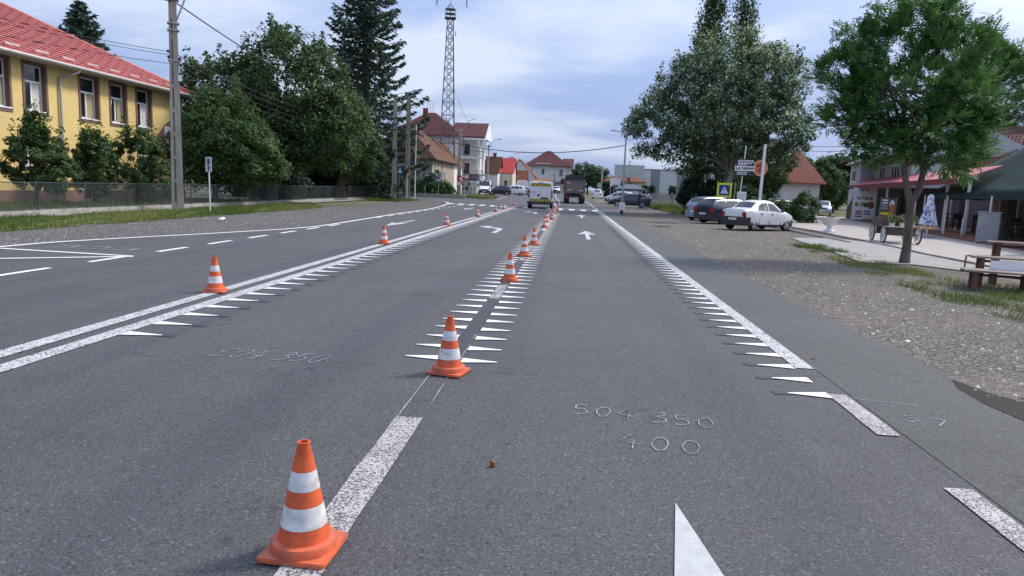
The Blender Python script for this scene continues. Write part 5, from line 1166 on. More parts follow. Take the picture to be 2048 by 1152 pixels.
MB().box(xr_-.016, xr_-.004, .35, .78, 1.30, 1.36).build('lettering', pm('van_print', (.28, .28, .30), .5), wv)
em = MB(); em.bar((xr_-.012, -.42+.92, 1.0), (xr_-.012, -.36+.92, 1.16), .03, .012); em.bar((xr_-.012, -.34+.92, 1.0), (xr_-.012, -.36+.92, 1.10), .03, .012); em.bar((xr_-.012, -.45+.92, 1.12), (xr_-.012, -.33+.92, 1.16), .02, .012); em.build('emblem', DKM, wv)
panel_van('white flat-nosed van parked facing the camera at the left kerb', (-13.9, 113.5, gh(0, 113)), R(-84), 2.3)
panel_van('white box van with rear window parked beyond the silver car', (-9.6, 138, gh(0, 138)), R(96), 2.6)
# tipper truck from behind
TK = thing('tipper_truck', 'dusty grey tipper truck with wooden tailgate driving away', 'truck', (.42, 82.5, gh(0, 82)), R(91))
TGR = pm('truck_grey', (.20, .17, .155), .7, var=.25, scale=2, dirt=(.11, .095, .085)); TWD = pm('tailgate_wood', (.26, .20, .165), .8, var=.25, scale=3, dirt=(.16, .12, .10), stretch=(1, 4, .6)); TTP = pm('tarp_dark', (.045, .048, .052), .7, var=.2)
xr_ = 0.0
MB().box(.12, 5.2, -1.24, 1.24, 1.25, 2.75).build('tipper_body', TGR, TK); MB().box(-.02, 5.2, -1.12, 1.12, 2.75, 3.28).build('tarpaulin', TTP, TK)
for k in range(6): MB().box(.0, .07, -1.02+k*.34, -.69+k*.34, 1.36, 2.55).build('tailgate_plank', TWD, TK)
for y in (-1.14, 1.14): MB().box(-.06, .12, y-.1, y+.1, 1.18, 2.75).build('tailgate_post', TGR, TK)
MB().box(-.05, .1, -1.04, 1.04, 2.57, 2.72).build('tailgate_rail', TGR, TK); MB().box(-.05, .1, -1.04, 1.04, 1.2, 1.34).build('tailgate_rail', TGR, TK)
for y, z in ((-.75, 1.55), (.62, 1.6), (.75, 2.4)): MB().box(-.012, -.001, y-.25, y+.25, z-.05, z+.05).build('reflective_tape', PLT, TK)
MB().box(.2, 7.2, -.5, .5, .75, 1.2).build('chassis', BLK, TK); MB().box(-.1, .1, -1.22, 1.22, .72, .92).build('under_run_bar', TTP, TK)
for y in (-.95, .95): MB().box(-.12, -.09, y-.22, y+.22, .62, .80).build('tail_lamp', TAIL, TK)
for y in (-.35, .35): MB().box(-.14, -.05, y-.08, y+.08, .5, .7).build('tow_hook', GAL, TK)
MB().box(-.1, -.08, -.55, .45, .20, .42).build('reflector_board', PLT, TK)
for y in (-.9, .9): MB().box(.28, .30, y-.33, y+.33, .18, .8).build('mud_flap', BLK, TK)
for x in (1.0, 2.35):
    for s in (-1, 1): wheel(TK, x, s*1.02, .50, .28, s, 'cap'); wheel(TK, x, s*.70, .50, .28, s, 'cap')
for s in (-1, 1): wheel(TK, 6.1, s*1.02, .50, .28, s, 'cap')
MB().box(5.4, 7.3, -1.2, 1.2, .9, 3.1).build('cab', pm('cab_grey', (.32, .32, .33), .5), TK)
for s in (-1, 1): MB().box(5.9, 6.05, min(s*1.25, s*1.62), max(s*1.25, s*1.62), 2.3, 2.5 if s < 0 else 2.9).build('mirror', TRIM if s > 0 else PVC, TK)
# ------------------------------------------------------------------ restaurant on the right
rs_ = thing('restaurant_building', 'grey restaurant with red porch awning, white posts and dark terrace', 'building', (24.8, 63.0, 0), math.atan2(-.981, -.196))
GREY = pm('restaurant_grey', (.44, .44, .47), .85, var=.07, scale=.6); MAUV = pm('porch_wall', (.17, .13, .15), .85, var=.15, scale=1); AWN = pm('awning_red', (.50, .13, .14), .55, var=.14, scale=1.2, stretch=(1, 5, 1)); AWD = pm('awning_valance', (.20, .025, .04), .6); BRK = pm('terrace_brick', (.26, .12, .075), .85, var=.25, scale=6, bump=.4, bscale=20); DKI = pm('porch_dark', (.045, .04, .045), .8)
lo_ = MB(); wall_with_holes  # (front faces -y)
def fr(u, o, z): return (u, -o, z)
MB().box(-5.7, -1.0, 0, 8, 0, 5.1).build('wall', GREY, rs_); MB().box(-1.0, 11, 1.1, 8, 2.75, 5.1).build('upper_wall', GREY, rs_)
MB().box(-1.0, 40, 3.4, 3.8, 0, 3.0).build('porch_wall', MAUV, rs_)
window(rs_, lambda u, o, z: (u, -o, z), -4.5, -2.6, 3.35, 4.4, 1, None, .09, -.02); window(rs_, lambda u, o, z: (u, 1.1-o, z), 1.2, 3.4, 3.35, 4.5, 1, None, .09, -.02); window(rs_, lambda u, o, z: (u, 1.1-o, z), 5.4, 8.2, 3.3, 4.5, 2, None, .09, -.02)
rf_ = MB(); rf_.prism([(-.5, 4.95), (9, 4.95), (4.2, 7.4)], -6.3, 11.6, 'x'); rf_.build('roof', pm('roof_grey_sheet', (.36, .36, .39), .55, .1, var=.1, scale=2, stretch=(6, 1, 1)), rs_)
MB().box(-6.5, -5.9, -.8, 1.2, 5.25, 5.45).build('eave_corner', ORT, rs_)
MB().box(-16.5, -5.7, 4.0, 4.3, .45, 2.5).build('side_wall', pm('side_wall_pale', (.56, .57, .59), .8, var=.05), rs_); MB().box(-16.5, -5.7, 3.97, 4.33, 0, .45).build('side_plinth', pm('plinth_red', (.24, .05, .045), .8), rs_)
MB().prism([(-5.5, 0), (-.6, 0), (-.6, 2.65), (-2.4, 2.5), (-3.8, 1.6), (-5.5, 1.0)], -.06, -.004, 'y').build('black_panel', pm('panel_black', (.02, .02, .025), .6), rs_)
aw = MB(); aw.add([(-1.2, -.7, 2.98), (27.5, -.7, 2.86), (27.5, 1.15, 3.62), (-1.2, 1.15, 3.66), (-1.2, -.7, 2.94), (27.5, -.7, 2.82), (27.5, 1.15, 3.58), (-1.2, 1.15, 3.62)], [(0, 1, 2, 3), (7, 6, 5, 4), (0, 4, 5, 1), (1, 5, 6, 2), (2, 6, 7, 3), (3, 7, 4, 0)]); aw.build('awning', AWN, rs_, fix=False)
MB().box(-1.2, 27.5, -.75, -.71, 2.66, 2.97).build('awning_valance', AWD, rs_)
MB().box(-1.0, 40, -.2, 3.4, 0, .22).build('terrace_floor', BRK, rs_)
for k in range(2): MB().box(22.5, 40, -.55-k*.0, -.2, 0, .12).build('terrace_step', BRK, rs_) if k == 0 else None
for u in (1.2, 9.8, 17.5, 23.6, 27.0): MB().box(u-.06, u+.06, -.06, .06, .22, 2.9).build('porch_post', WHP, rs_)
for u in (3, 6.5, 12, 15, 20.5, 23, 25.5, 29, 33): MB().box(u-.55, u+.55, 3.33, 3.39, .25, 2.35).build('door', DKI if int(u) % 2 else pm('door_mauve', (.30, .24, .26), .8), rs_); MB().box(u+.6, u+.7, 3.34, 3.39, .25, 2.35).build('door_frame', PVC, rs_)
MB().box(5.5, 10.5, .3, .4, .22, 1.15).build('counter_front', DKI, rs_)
# tall restaurant banner facing the road
ba = thing('restaurant_banner', 'tall white restaurant banner with red lettering and food pictures', 'banner', (24.0, 60.0, 0), R(-22))
MB().box(-.82, .82, 0, .03, .15, 2.75).build('banner_sheet', SWH, ba)
RDT = pm('banner_red', (.36, .02, .05), .5); DBT = pm('banner_blue', (.08, .14, .34), .5)
t = text_mb('La Nana', .42, .004, .012, xs=.85); xform(t, lambda v: (v[0], -.006+v[2], v[1]+1.92)); t.build('lettering', pm('banner_ink', (.06, .015, .04), .5), ba)
for k in range(9):
    a = R(150-k*15); m_ = MB().bar((.72*math.cos(a), -.006, 1.85+.66*math.sin(a)), (.86*math.cos(a), -.006, 1.85+.84*math.sin(a)), .11, .006); m_.build('arched_letter', RDT if k % 3 else SBLK, ba)
for x, z, r_, c in ((-.55, 1.38, .16, (.45, .30, .08)), (-.15, 1.4, .15, (.5, .42, .12)), (.12, 1.36, .17, (.06, .14, .06)), (.5, 1.34, .26, (.42, .12, .04))): disc(x, z, r_, -.008, -.001, 16).build('food_picture', pm('food%.2f' % c[0], c, .6, var=.4, scale=9), ba)
for z, n_ in ((.82, 2), (.62, 2), (.4, 1)):
    for k in range(n_): m_ = MB().box(-.6+k*.62, -.6+k*.62+.5, -.006, -.001, z-.06, z+.06); m_.build('phone_number', DBT if k else RDT, ba)
for x in (-.86, .86): MB().tube([(x, .02, 0), (x, .02, 2.8)], .03, 8).build('banner_pole', WHP, ba)
bp_ = thing('beer_banner', 'dark hanging banner with a glass of beer on the porch', 'banner', (21.8, 50.5, 0), R(-20))
MB().box(-.46, .46, 0, .02, .65, 1.95).build('banner_sheet', pm('banner_dark', (.10, .085, .10), .6, var=.2, scale=3), bp_)
MB().prism([(.12, .72), (.34, .72), (.40, 1.5), (.06, 1.5)], -.01, -.001, 'y').build('beer_glass', pm('beer_amber', (.60, .26, .03), .4, var=.25, scale=6), bp_); MB().prism([(.06, 1.5), (.40, 1.5), (.36, 1.75), (.15, 1.82)], -.01, -.001, 'y').build('beer_foam', SWH, bp_)
for z in (1.78, 1.6, 1.42, 1.24): MB().box(-.38, -.02, -.008, -.001, z-.05, z+.05).build('slogan_line', SWH if z > 1.5 else pm('print_mauve', (.42, .36, .42), .5), bp_)
MB().box(-.42, .08, -.008, -.001, .78, .96).build('yellow_strip', HZY, bp_)
for x in (-.48, .48): MB().tube([(x, .01, 0), (x, .01, 2.0)], .02, 6).build('banner_pole', GAL, bp_)
# furniture on the terrace
WDK = pm('dark_wood', (.07, .04, .03), .6, var=.2)
def tbl():
    r = thing('terrace_table', 'x', 'table'); MB().box(-.6, .6, -.4, .4, .72, .76).build('table_top', WDK, r)
    for x in (-.5, .5):
        for y in (-.32, .32): MB().box(x-.03, x+.03, y-.03, y+.03, 0, .72).build('leg', WDK, r)
    return r
def chr_():
    r = thing('terrace_chair', 'x', 'chair'); MB().box(-.22, .22, -.22, .22, .43, .47).build('seat', WDK, r); MB().box(-.22, .22, .19, .22, .6, .95).build('backrest', WDK, r)
    for x in (-.2, .2):
        for y in (-.2, .2): MB().box(x-.02, x+.02, y-.02, y+.02, 0, .43 if y < 0 else .95).build('leg', WDK, r)
    return r
def onterr(u, v): a = math.atan2(-.981, -.196); c, s = math.cos(a), math.sin(a); return (24.8+u*c-v*s, 63+u*s+v*c, .22)
tb, ch = None, None; w_ = ['under the far awning', 'in the middle of the terrace', 'near the brick step', 'by the marquee post']
for i, u in enumerate((14, 19.5, 25, 30)):
    if tb is None: tb = tbl(); o = tb
    else: o = copy_tree(tb)
    o.location = onterr(u, 1.5); o.rotation_euler = (0, 0, rs_.rotation_euler[2]); tag(o, f'dark wooden terrace table {w_[i]}', 'table', 'terrace tables')
    for j, (du, dv, a) in enumerate(((-.9, 0, 90), (.9, 0, -90))):
        if ch is None: ch = chr_(); c = ch
        else: c = copy_tree(ch)
        c.location = onterr(u+du, 1.5+dv); c.rotation_euler = (0, 0, rs_.rotation_euler[2]+R(a)); tag(c, f"dark chair on {'far' if j == 0 else 'near'} side of terrace table {w_[i]}"[:95], 'chair', 'terrace chairs')
# closed parasol
um = thing('closed_parasol', 'folded blue and white parasol on a white pole before the terrace', 'parasol', (17.6, 36.2, 0), R(20))
MB().lathe([(.42, 0), (.42, .05), (.10, .07), (.06, .09)], 20).build('base', CONC, um, True); MB().tube([(0, 0, .08), (0, 0, 2.1)], .035, 10).build('pole', WHP, um, True)
M, n, l, b = nodes_mat('parasol_cloth'); vec = n.new('ShaderNodeTexCoord').outputs['Object']; x = tnoise(n, l, vec, 3.2, 2, .4, 1.4)
l.new(ramp(n, l, x, [(.40, (.05, .10, .34)), (.47, (.62, .64, .68)), (.60, (.66, .67, .70)), (.66, (.05, .10, .36))]), b.inputs['Base Color'])
cl_ = MB(); prof = [(.05, 2.12), (.12, 2.0), (.13, 1.75), (.20, 1.45), (.24, 1.1), (.31, .8), (.36, .62)]; nn = 32
for r_, z in prof:
    for k in range(nn): t = 2*math.pi*k/nn; q = r_*(1+.28*math.cos(8*t+z*1.5)); cl_.v.append((q*math.cos(t), q*math.sin(t), z+(.05*math.cos(8*t) if z < .7 else 0)))
for i in range(len(prof)-1):
    for k in range(nn): a, b_ = i*nn+k, i*nn+(k+1) % nn; cl_.f.append((a, b_, b_+nn, a+nn)); cl_.mi.append(0)
cl_.build('folded_canopy', M, um, True, 60); MB().lathe([(.14, 1.70), (.155, 1.72), (.155, 1.76), (.14, 1.78)], 20).build('tie_strap', SWH, um)
# urn
urn = thing('garden_urn', 'white stone urn planter standing alone on the paving', 'planter', (13.5, 37.8, .012))
URN = pm('urn_white', (.72, .71, .69), .7, var=.08, scale=5)
MB().lathe([(.30, 0), (.30, .04), (.24, .07), (.14, .14), (.10, .24), (.12, .30)], 28).build('foot', URN, urn, True, 40); MB().lathe([(.12, .30), (.26, .34), (.33, .42), (.36, .56), (.50, .70), (.52, .74), (.47, .74), (.40, .68), (.05, .66)], 28, cap=False).build('bowl', URN, urn, True, 40)
mb = MB(); [mb.tube([(random.uniform(-.3, .3), random.uniform(-.3, .3), .66), (random.uniform(-.4, .4), random.uniform(-.4, .4), .78+random.random()*.08)], .008, 4) for k in range(30)]; mb.build('dry_plant', pm('dry_stem', (.14, .08, .05), .9), urn, kind='stuff')
# flower cart
WOOD = pm('cart_wood', (.13, .085, .06), .75, var=.3, scale=4, dirt=(.06, .045, .04), stretch=(.4, 3, 3)); WSP = pm('cart_wheel_white', (.60, .59, .56), .6, var=.15)
ct = thing('flower_cart', 'old dark wooden flower cart on four white spoked wheels', 'cart', (13.45, 30.35, .012), R(84))
for x, y in ((-.85, -.65), (-.85, .65), (.62, -.65), (.62, .65)):
    w_2 = MB(); nn = 20; r_ = .33
    for k in range(nn):
        t, t2 = 2*math.pi*k/nn, 2*math.pi*(k+1)/nn; w_2.bar((r_*math.cos(t), 0, r_*math.sin(t)), (r_*math.cos(t2), 0, r_*math.sin(t2)), .045)
    o = w_2.build('wheel', BLK, ct, loc=(x, y, r_+.02)); s_ = MB()
    for k in range(8): t = 2*math.pi*k/8; s_.bar((.04*math.cos(t), 0, .04*math.sin(t)), (.30*math.cos(t), 0, .30*math.sin(t)), .032)
    s_.lathe([(.06, -.06), (.06, .06)], 10); s_.build('spoke', WSP, o)
    MB().lathe([(.29, -.028), (.315, -.028), (.315, .028), (.29, .028), (.29, -.028)], 24, cap=False).build('rim', WSP, o); o.children[-1].rotation_euler = (R(90), 0, 0) if o.children[-1].name.startswith('rim') else (0, 0, 0)
    for c_ in o.children:
        if c_.name.startswith('rim'): c_.rotation_euler = (R(90), 0, 0)
for x in (-.85, .62): MB().bar((x, -.65, .35), (x, .65, .35), .06).build('axle', WOOD, ct)
MB().bar((-.85, 0, .36), (.62, 0, .36), .07).build('beam', WOOD, ct)
for k in range(5): MB().box(-.95, 1.1, -.5+k*.2, -.32+k*.2, .62, .65).build('floor_plank', WOOD, ct)
for k in range(3):
    for y in (-.53, .53): MB().box(-.3, 1.15, y-.015, y+.015, .66+k*.13, .76+k*.13).build('side_slat', WOOD, ct)
    MB().box(1.12, 1.15, -.5, .5, .66+k*.13, .76+k*.13).build('end_slat', WOOD, ct)
for x in (-.85, .62): MB().box(x-.05, x+.05, -.5, .5, .36, .62).build('bolster', WOOD, ct)
FLW = varmat('potted_leaves', [(0, (.05, .09, .03)), (.7, (.11, .17, .05)), (1, (.45, .40, .30))], .7, .2)
def leaf_blob(n, c, r, s, squash=.8):
    d = rng.normal(0, 1, (n, 3)); d /= np.linalg.norm(d, axis=1)[:, None]; p = np.array(c)+d*(r*rng.random(n)**.4)[:, None]*np.array([1, 1, squash]); return leaf_quads(p, d, s)
def leaf_quads(p, nrm, s, aspect=.5, droop=0.0):
    """diamond leaves at p, roughly facing nrm; returns verts (n*4,3)"""
    n = len(p); a = rng.normal(0, 1, (n, 3)); nn = nrm+.6*rng.normal(0, 1, (n, 3)); nn /= np.linalg.norm(nn, axis=1)[:, None]+1e-9
    u = np.cross(nn, a); u /= np.linalg.norm(u, axis=1)[:, None]+1e-9; u[:, 2] -= droop; u /= np.linalg.norm(u, axis=1)[:, None]+1e-9; v = np.cross(nn, u); v /= np.linalg.norm(v, axis=1)[:, None]+1e-9
    sz = (s*(.6+.8*rng.random(n)))[:, None]
    return np.stack([p-u*sz*.5, p+v*sz*aspect*.5+nn*sz*.06, p+u*sz*.5, p-v*sz*aspect*.5+nn*sz*.06], 1).reshape(-1, 3)
def leaf_mesh(name, verts, mat, var): return np_mesh(name, verts, np.arange(len(verts)).reshape(-1, 4), mat, var)
for i, (x, y, nm_) in enumerate(((-.92, .42, 'left'), (-.95, .05, 'middle'), (-.9, -.32, 'right'))):
    w = ct.matrix_basis @ Vector((x-.05, y, .66)); p = thing('flower_pot', f'{nm_} white flower pot with trailing plant on the cart front', 'flower pot', tuple(w)); MB().lathe([(.09, 0), (.12, .2), (.13, .21), (.11, .21), (.10, .17)], 14, cap=False).build('pot', URN, p, True)
    v = leaf_blob(260, (0, 0, .32), .26, .09); link('plant', leaf_mesh('plant', v, FLW, rng.random(260)), p)
# green marquee
tn = thing('green_marquee', 'big dark green marquee roof on white posts at the right edge', 'marquee', (0, 0, 0))
GT = pm('marquee_green', (.035, .055, .052), .9, var=.2, scale=1.5, dirt=(.022, .036, .033), spec=.08)
c4 = [(20.6, 43.2, 2.22), (17.0, 23.2, 2.20), (24.5, 21.8, 2.25), (28, 41.8, 2.25)]; r1, r2 = (23.0, 37.6, 5.0), (21.0, 27.0, 5.0)
mq = MB(); mq.quad(c4[0], c4[1], r2, r1); mq.quad(c4[1], c4[2], r2); mq.quad(c4[2], c4[3], r1, r2); mq.quad(c4[3], c4[0], r1)
o = mq.build('canopy', GT, tn, fix=False)
bm = bmesh.new(); bm.from_mesh(o.data); bmesh.ops.subdivide_edges(bm, edges=bm.edges, cuts=8, use_grid_fill=True)
for v in bm.verts: t = (v.co.z-2.2)/2.8; v.co.z -= .30*4*max(0, t)*(1-t)*.35; v.co.z += .02*math.sin(v.co.y*2.1)*math.sin(v.co.x*1.7)
bm.to_mesh(o.data); bm.free(); o.data.polygons.foreach_set('use_smooth', [True]*len(o.data.polygons))
md = o.modifiers.new('thickness', 'SOLIDIFY'); md.thickness = .015
va = MB()
for (a, b_) in zip(c4, c4[1:]+c4[:1]):
    a, b_ = Vector(a), Vector(b_); n_ = 22
    for k in range(n_):
        p, q = a.lerp(b_, k/n_), a.lerp(b_, (k+1)/n_); z0 = .26+.03*math.sin(k*1.9); z1 = .26+.03*math.sin((k+1)*1.9); va.quad(p, q, q-Vector((0, 0, z1)), p-Vector((0, 0, z0)))
o = va.build('valance', GT, tn, fix=False); o.modifiers.new('thickness', 'SOLIDIFY').thickness = .01
for x, y in ((19.75, 38.9), (18.75, 33.2), (17.3, 24), (20.5, 42.8), (24.3, 22.6)): MB().tube([(x, y, .012), (x, y, 2.12)], .045, 8).build('post', WHP, tn, True)
for x, y in ((19.3, 36.3),): MB().tube([(x, y, .012), (x, y, 1.05)], .045, 8).build('rail_post', WHP, tn, True)
# electric cabinets
CABM = pm('cabinet_grey', (.30, .32, .34), .5, .1, var=.1, scale=4, dirt=(.23, .245, .26))
cb = thing('electric_cabinet', 'grey steel electric cabinet with stickers behind the stepped stand', 'cabinet', (18.75, 32.7, .012), R(42))
MB().box(-.6, .6, -.35, .5, .06, 1.36).build('cabinet_body', CABM, cb); MB().box(-.64, .64, -.4, .54, 1.36, 1.40).build('cabinet_top', CABM, cb); MB().box(-.55, .55, -.3, .45, 0, .06).build('plinth', DKM, cb)
MB().box(-.57, -.01, -.372, -.352, .12, 1.3).build('door', CABM, cb); MB().box(.01, .57, -.372, -.352, .12, 1.3).build('door', CABM, cb)
for x, z, m_ in ((-.4, 1.0, HZY), (-.4, .85, HZY), (.25, 1.05, BLK), (.3, .8, BLK), (-.15, 1.1, BLK)): MB().box(x-.05, x+.05, -.38, -.373, z-.05, z+.04).build('sticker', m_, cb)
MB().box(-.05, .0, -.40, -.373, .65, .8).build('handle', BLK, cb)
c2 = thing('meter_cabinet', 'tall pale grey meter cabinet at the right picture edge', 'cabinet', (16.7, 26.2, .012), R(35)); MB().box(-.45, .45, -.3, .3, 0, 1.95).build('cabinet_body', CABM, c2); MB().box(-.42, .42, -.322, -.302, .1, 1.88).build('door', CABM, c2); MB().box(.28, .34, -.345, -.323, .95, 1.15).build('handle', BLK, c2)
# stepped wooden stand
PLK = pm('weathered_plank', (.24, .185, .155), .8, var=.25, scale=3, dirt=(.15, .115, .10), stretch=(.4, 3, 1)); LEGM = pm('stand_leg', (.14, .065, .045), .75, var=.2, scale=5)
sd = thing('stepped_stand', 'three-tier wooden plant stand with plank shelves on the dark soil', 'stand', (0, 0, 0))
def tier(pa_, pb_, wd, z, n_, legs, dx=0):
    a, b_ = Vector(pa_), Vector(pb_); d = (b_-a).normalized(); q = Vector((-d.y, d.x))
    for k in range(n_):
        o0 = q*(k*wd/n_); o1 = q*((k+1)*wd/n_-.012); sh = random.uniform(-.04, .04)
        P = [a+o0+d*sh, b_+o0, b_+o1, a+o1+d*(sh+.05*k)]; MB().prism([(p.x, p.y) for p in P], z-.035, z+random.uniform(0, .006)).build('shelf_plank', PLK, sd)
    for t in legs:
        for kk_ in (.12, .85):
            p = a.lerp(b_, t)+q*wd*kk_; MB().prism([(p.x-.035, p.y-.035), (p.x+.035, p.y-.035), (p.x+.035, p.y+.035), (p.x-.035, p.y+.035)], 0, z-.036).build('leg', LEGM, sd)
    p0, p1 = a.lerp(b_, .05)+q*wd*.5, a.lerp(b_, .98)+q*wd*.5; MB().bar((p0.x, p0.y, z-.10), (p1.x, p1.y, z-.10), .05).build('rail', LEGM, sd)
tier((7.75, 14.35), (10.6, 13.2), .62, .40, 3, (.07, .35, .62, .9)); tier((8.25, 15.0), (11.1, 13.9), .55, .63, 3, (.06, .36, .7, .95)); tier((8.8, 15.5), (11.5, 14.5), .5, .92, 3, (.07, .4, .75, .95))
MB().bar((8.45, 14.72, .49), (11.0, 13.75, .49), .03, .17).build('white_board', PVC, sd); MB().bar((9.0, 15.3, 1.02-.12), (8.9, 15.7, .9), .04, .04).build('rail', LEGM, sd)
tag(MB().tube([(0, 0, 0), (.02, 0, .42)], .02, 6).build('iron_stake', pm('rusty_iron', (.16, .09, .06), .8), None, loc=(9.95, 18.4, 0)), 'thin rusty iron stake right of the ash trunk', 'stake')
# tiled roof corner at the right edge: individual barrel tiles
tr_ = thing('tiled_kiosk', 'tall kiosk with old reddish brown barrel tile roof behind the marquee', 'kiosk', (28.4, 52.6, 0), R(48))
MB().box(-1.7, 4, -2.2, 1.4, 0, 4.1).build('wall', WALLC, tr_); MB().prism([(-2.3, 4.15), (4.6, 4.15), (1.15, 7.2)], -2.4, 1.6, 'y').build('roof_deck', BRT, tr_)
KT = pm('barrel_tile', (.21, .09, .06), .8, var=.3, scale=3, dirt=(.10, .05, .04)); pts = [(.11*math.cos(math.pi*k/6), .08*math.sin(math.pi*k/6)) for k in range(7)]; pin = [(a*.85, b*.8) for a, b in pts[::-1]]
tme = MB().prism(pts+pin, -.24, .24, 'y').mesh('roof_tile', KT, True, 50)
ang = math.atan2(6.6-3.55, 3.45)
for i in range(9):
    for j in range(16):
        s = i*.40+.1; x = -2.35+s*math.cos(ang); z = 4.20+s*math.sin(ang)+.02*(i % 2); y = -2.4+j*.23
        o = link('roof_tile', tme, tr_, (x, y, z)); o.rotation_euler = Matrix(((0, math.cos(ang), -math.sin(ang)), (-1, 0, 0), (0, math.sin(ang), math.cos(ang)))).to_euler()
# far gazebo
gz = thing('gazebo_tent', 'small dark green pop-up gazebo beside the road', 'gazebo', (7.2, 88, gh(0, 88)), R(4))
GZ = pm('gazebo_green', (.075, .105, .13), .6, var=.1); m_ = MB()
q = [(-1.75, -1.6, 1.95), (1.75, -1.6, 1.95), (1.75, 1.6, 1.95), (-1.75, 1.6, 1.95)]
for a, b_ in zip(q, q[1:]+q[:1]): m_.quad(a, b_, (0, 0, 2.62)); m_.quad(a, b_, (b_[0], b_[1], 1.72), (a[0], a[1], 1.72))
m_.build('canopy', GZ, gz, fix=False); MB().box(-.2, .2, -.2, .2, 2.5, 2.72).build('vent_cap', GZ, gz)
for a in q: MB().tube([(a[0], a[1], 0), (a[0], a[1], 1.9)], .03, 6).build('leg', WHP, gz)
st_ = thing('wooden_easel', 'narrow pale wooden stake with a small board before the gazebo', 'stake', (4.9, 75, gh(0, 75))); MB().box(-.09, .09, -.04, .04, 0, 1.05).build('stake_shaft', pm('pale_wood', (.50, .38, .27), .8), st_); MB().box(-.25, .25, -.06, -.045, .55, .8).build('board', BLK, st_)
# concrete fence
cf = thing('concrete_fence', 'pale precast concrete fence with arched slats behind the weeds', 'fence', (9.3, 85.5, gh(0, 85)), R(-3)); CFM = pm('fence_concrete', (.40, .36, .33), .9, var=.15, scale=2)
for k in range(6):
    x = k*1.35; MB().box(x-.07, x+.07, -.07, .07, 0, 1.75).build('post', CFM, cf)
    for j in range(5):
        zt = 1.5+.14*math.sin(math.pi*(j+.5)/5); x0 = x+.09+j*.235; MB().prism([(x0, 0), (x0+.17, 0), (x0+.17, zt-.05), (x0+.085, zt), (x0, zt-.05)], -.03, .03, 'y').build('slat', CFM, cf)
tag(MB().tube([(-.5, 0, .14), (-.1, .05, .16), (.5, .1, .22), (.62, .1, .24)], [.10, .13, .11, .05], 8).build('dark_log', pm('charred_log', (.02, .018, .017), .9), None, True, loc=(10.3, 73, 0)), 'short dark log lying in the weeds right of the cyclist', 'log')

# ------------------------------------------------------------------ people and bicycle
SKIN = pm('skin', (.36, .21, .14), .6, var=.06); HAIR = pm('dark_hair', (.018, .013, .011), .7)
def person(label, loc, rz, J, mats, segs):
    """one continuous skinned body; J joint -> (xyz, radius), segs edges; mats by joint group"""
    names = list(J); bm = bmesh.new(); sk = bm.verts.layers.skin.verify(); V = {}
    for nme in names: v = bm.verts.new(J[nme][0]); r_ = J[nme][1]; v[sk].radius = (r_, r_); V[nme] = v; v[sk].use_root = (nme == 'pelvis')
    for a, b_ in segs: bm.edges.new((V[a], V[b_]))
    for s in 'LR':                                   # five fingers rooted in each palm
        w, h_ = Vector(J['wrist'+s][0]), Vector(J['hand'+s][0]); d = (h_-w).normalized(); sd_ = d.cross(Vector((0, 0, 1))); sd_ = sd_.normalized() if sd_.length > .05 else Vector((0, 1, 0)); dn = d.cross(sd_)
        for k, (o_, ln) in enumerate(((-.03, .07), (-.01, .085), (.01, .08), (.03, .06), (.045, .05))):
            p0 = h_+sd_*o_-d*(.03 if k < 4 else .06); p1 = h_+sd_*o_*1.15+d*ln*.5; p2 = p1+(d*.5+dn*.5).normalized()*ln*.5
            vs = [bm.verts.new(p) for p in (p0, p1, p2)]
            for i, v in enumerate(vs): v[sk].radius = (.010-.001*i,)*2; v[sk].use_root = (i == 0)
            bm.edges.new((vs[0], vs[1])); bm.edges.new((vs[1], vs[2]))
    me = bpy.data.meshes.new('p'); bm.to_mesh(me); bm.free(); o = link('p', me); o.modifiers.new('s', 'SKIN').use_smooth_shade = True; o.modifiers.new('d', 'SUBSURF').levels = 1
    dg = bpy.context.evaluated_depsgraph_get(); nm = bpy.data.meshes.new_from_object(o.evaluated_get(dg)); bpy.data.objects.remove(o)
    r_ = thing('person', label, 'person', loc, rz); nm.materials.clear(); [nm.materials.append(m_) for m_ in mats]; E_ = [(Vector(J[a][0]), Vector(J[b_][0]), a, b_) for a, b_ in segs]
    def grp(c):
        best, w = 9, 0
        for p, q, a, b_ in E_:
            d = q-p; t = max(0, min(1, (c-p).dot(d)/d.dot(d))); k = (c-p-d*t).length
            if k < best:
                best = k; nmv = a[:-1]+'-'+b_[:-1] if a[-1] in 'LR' else a+'-'+b_
                w = 0 if ('wrist' in nmv or 'neck-head' in nmv or 'head' in nmv) else (2 if any(z in a+b_ for z in ('hip', 'knee')) else (3 if any(z in a+b_ for z in ('ankle', 'toe')) else 1))
        return w
    for p in nm.polygons: p.material_index = grp(p.center); p.use_smooth = True
    link('body', nm, r_); hd = Vector(J['head'][0]); f = Vector((1, 0, 0))
    hr_ = MB().sphere(tuple(hd+Vector((-.025, 0, .04))), .112, 7, (1, .92, .95)); hr_.build('hair', HAIR, r_, True)
    nz = MB().sphere(tuple(hd+Vector((.105, 0, -.02))), .02, 4, (1, .6, 1.2)); nz.sphere(tuple(hd+Vector((.0, .085, -.02))), .025, 4, (.6, .4, 1)).sphere(tuple(hd+Vector((.0, -.085, -.02))), .025, 4, (.6, .4, 1)); nz.build('nose_and_ears', SKIN, r_, True)
    ey = MB()
    for y in (-.035, .035): ey.sphere(tuple(hd+Vector((.092, y, .01))), .013, 4)
    ey.bar(tuple(hd+Vector((.095, -.025, -.06))), tuple(hd+Vector((.095, .025, -.06))), .008); ey.build('eyes_and_mouth', HAIR, r_)
    return r_
SEG = [('pelvis', 'spine'), ('spine', 'chest'), ('chest', 'neck'), ('neck', 'head')]
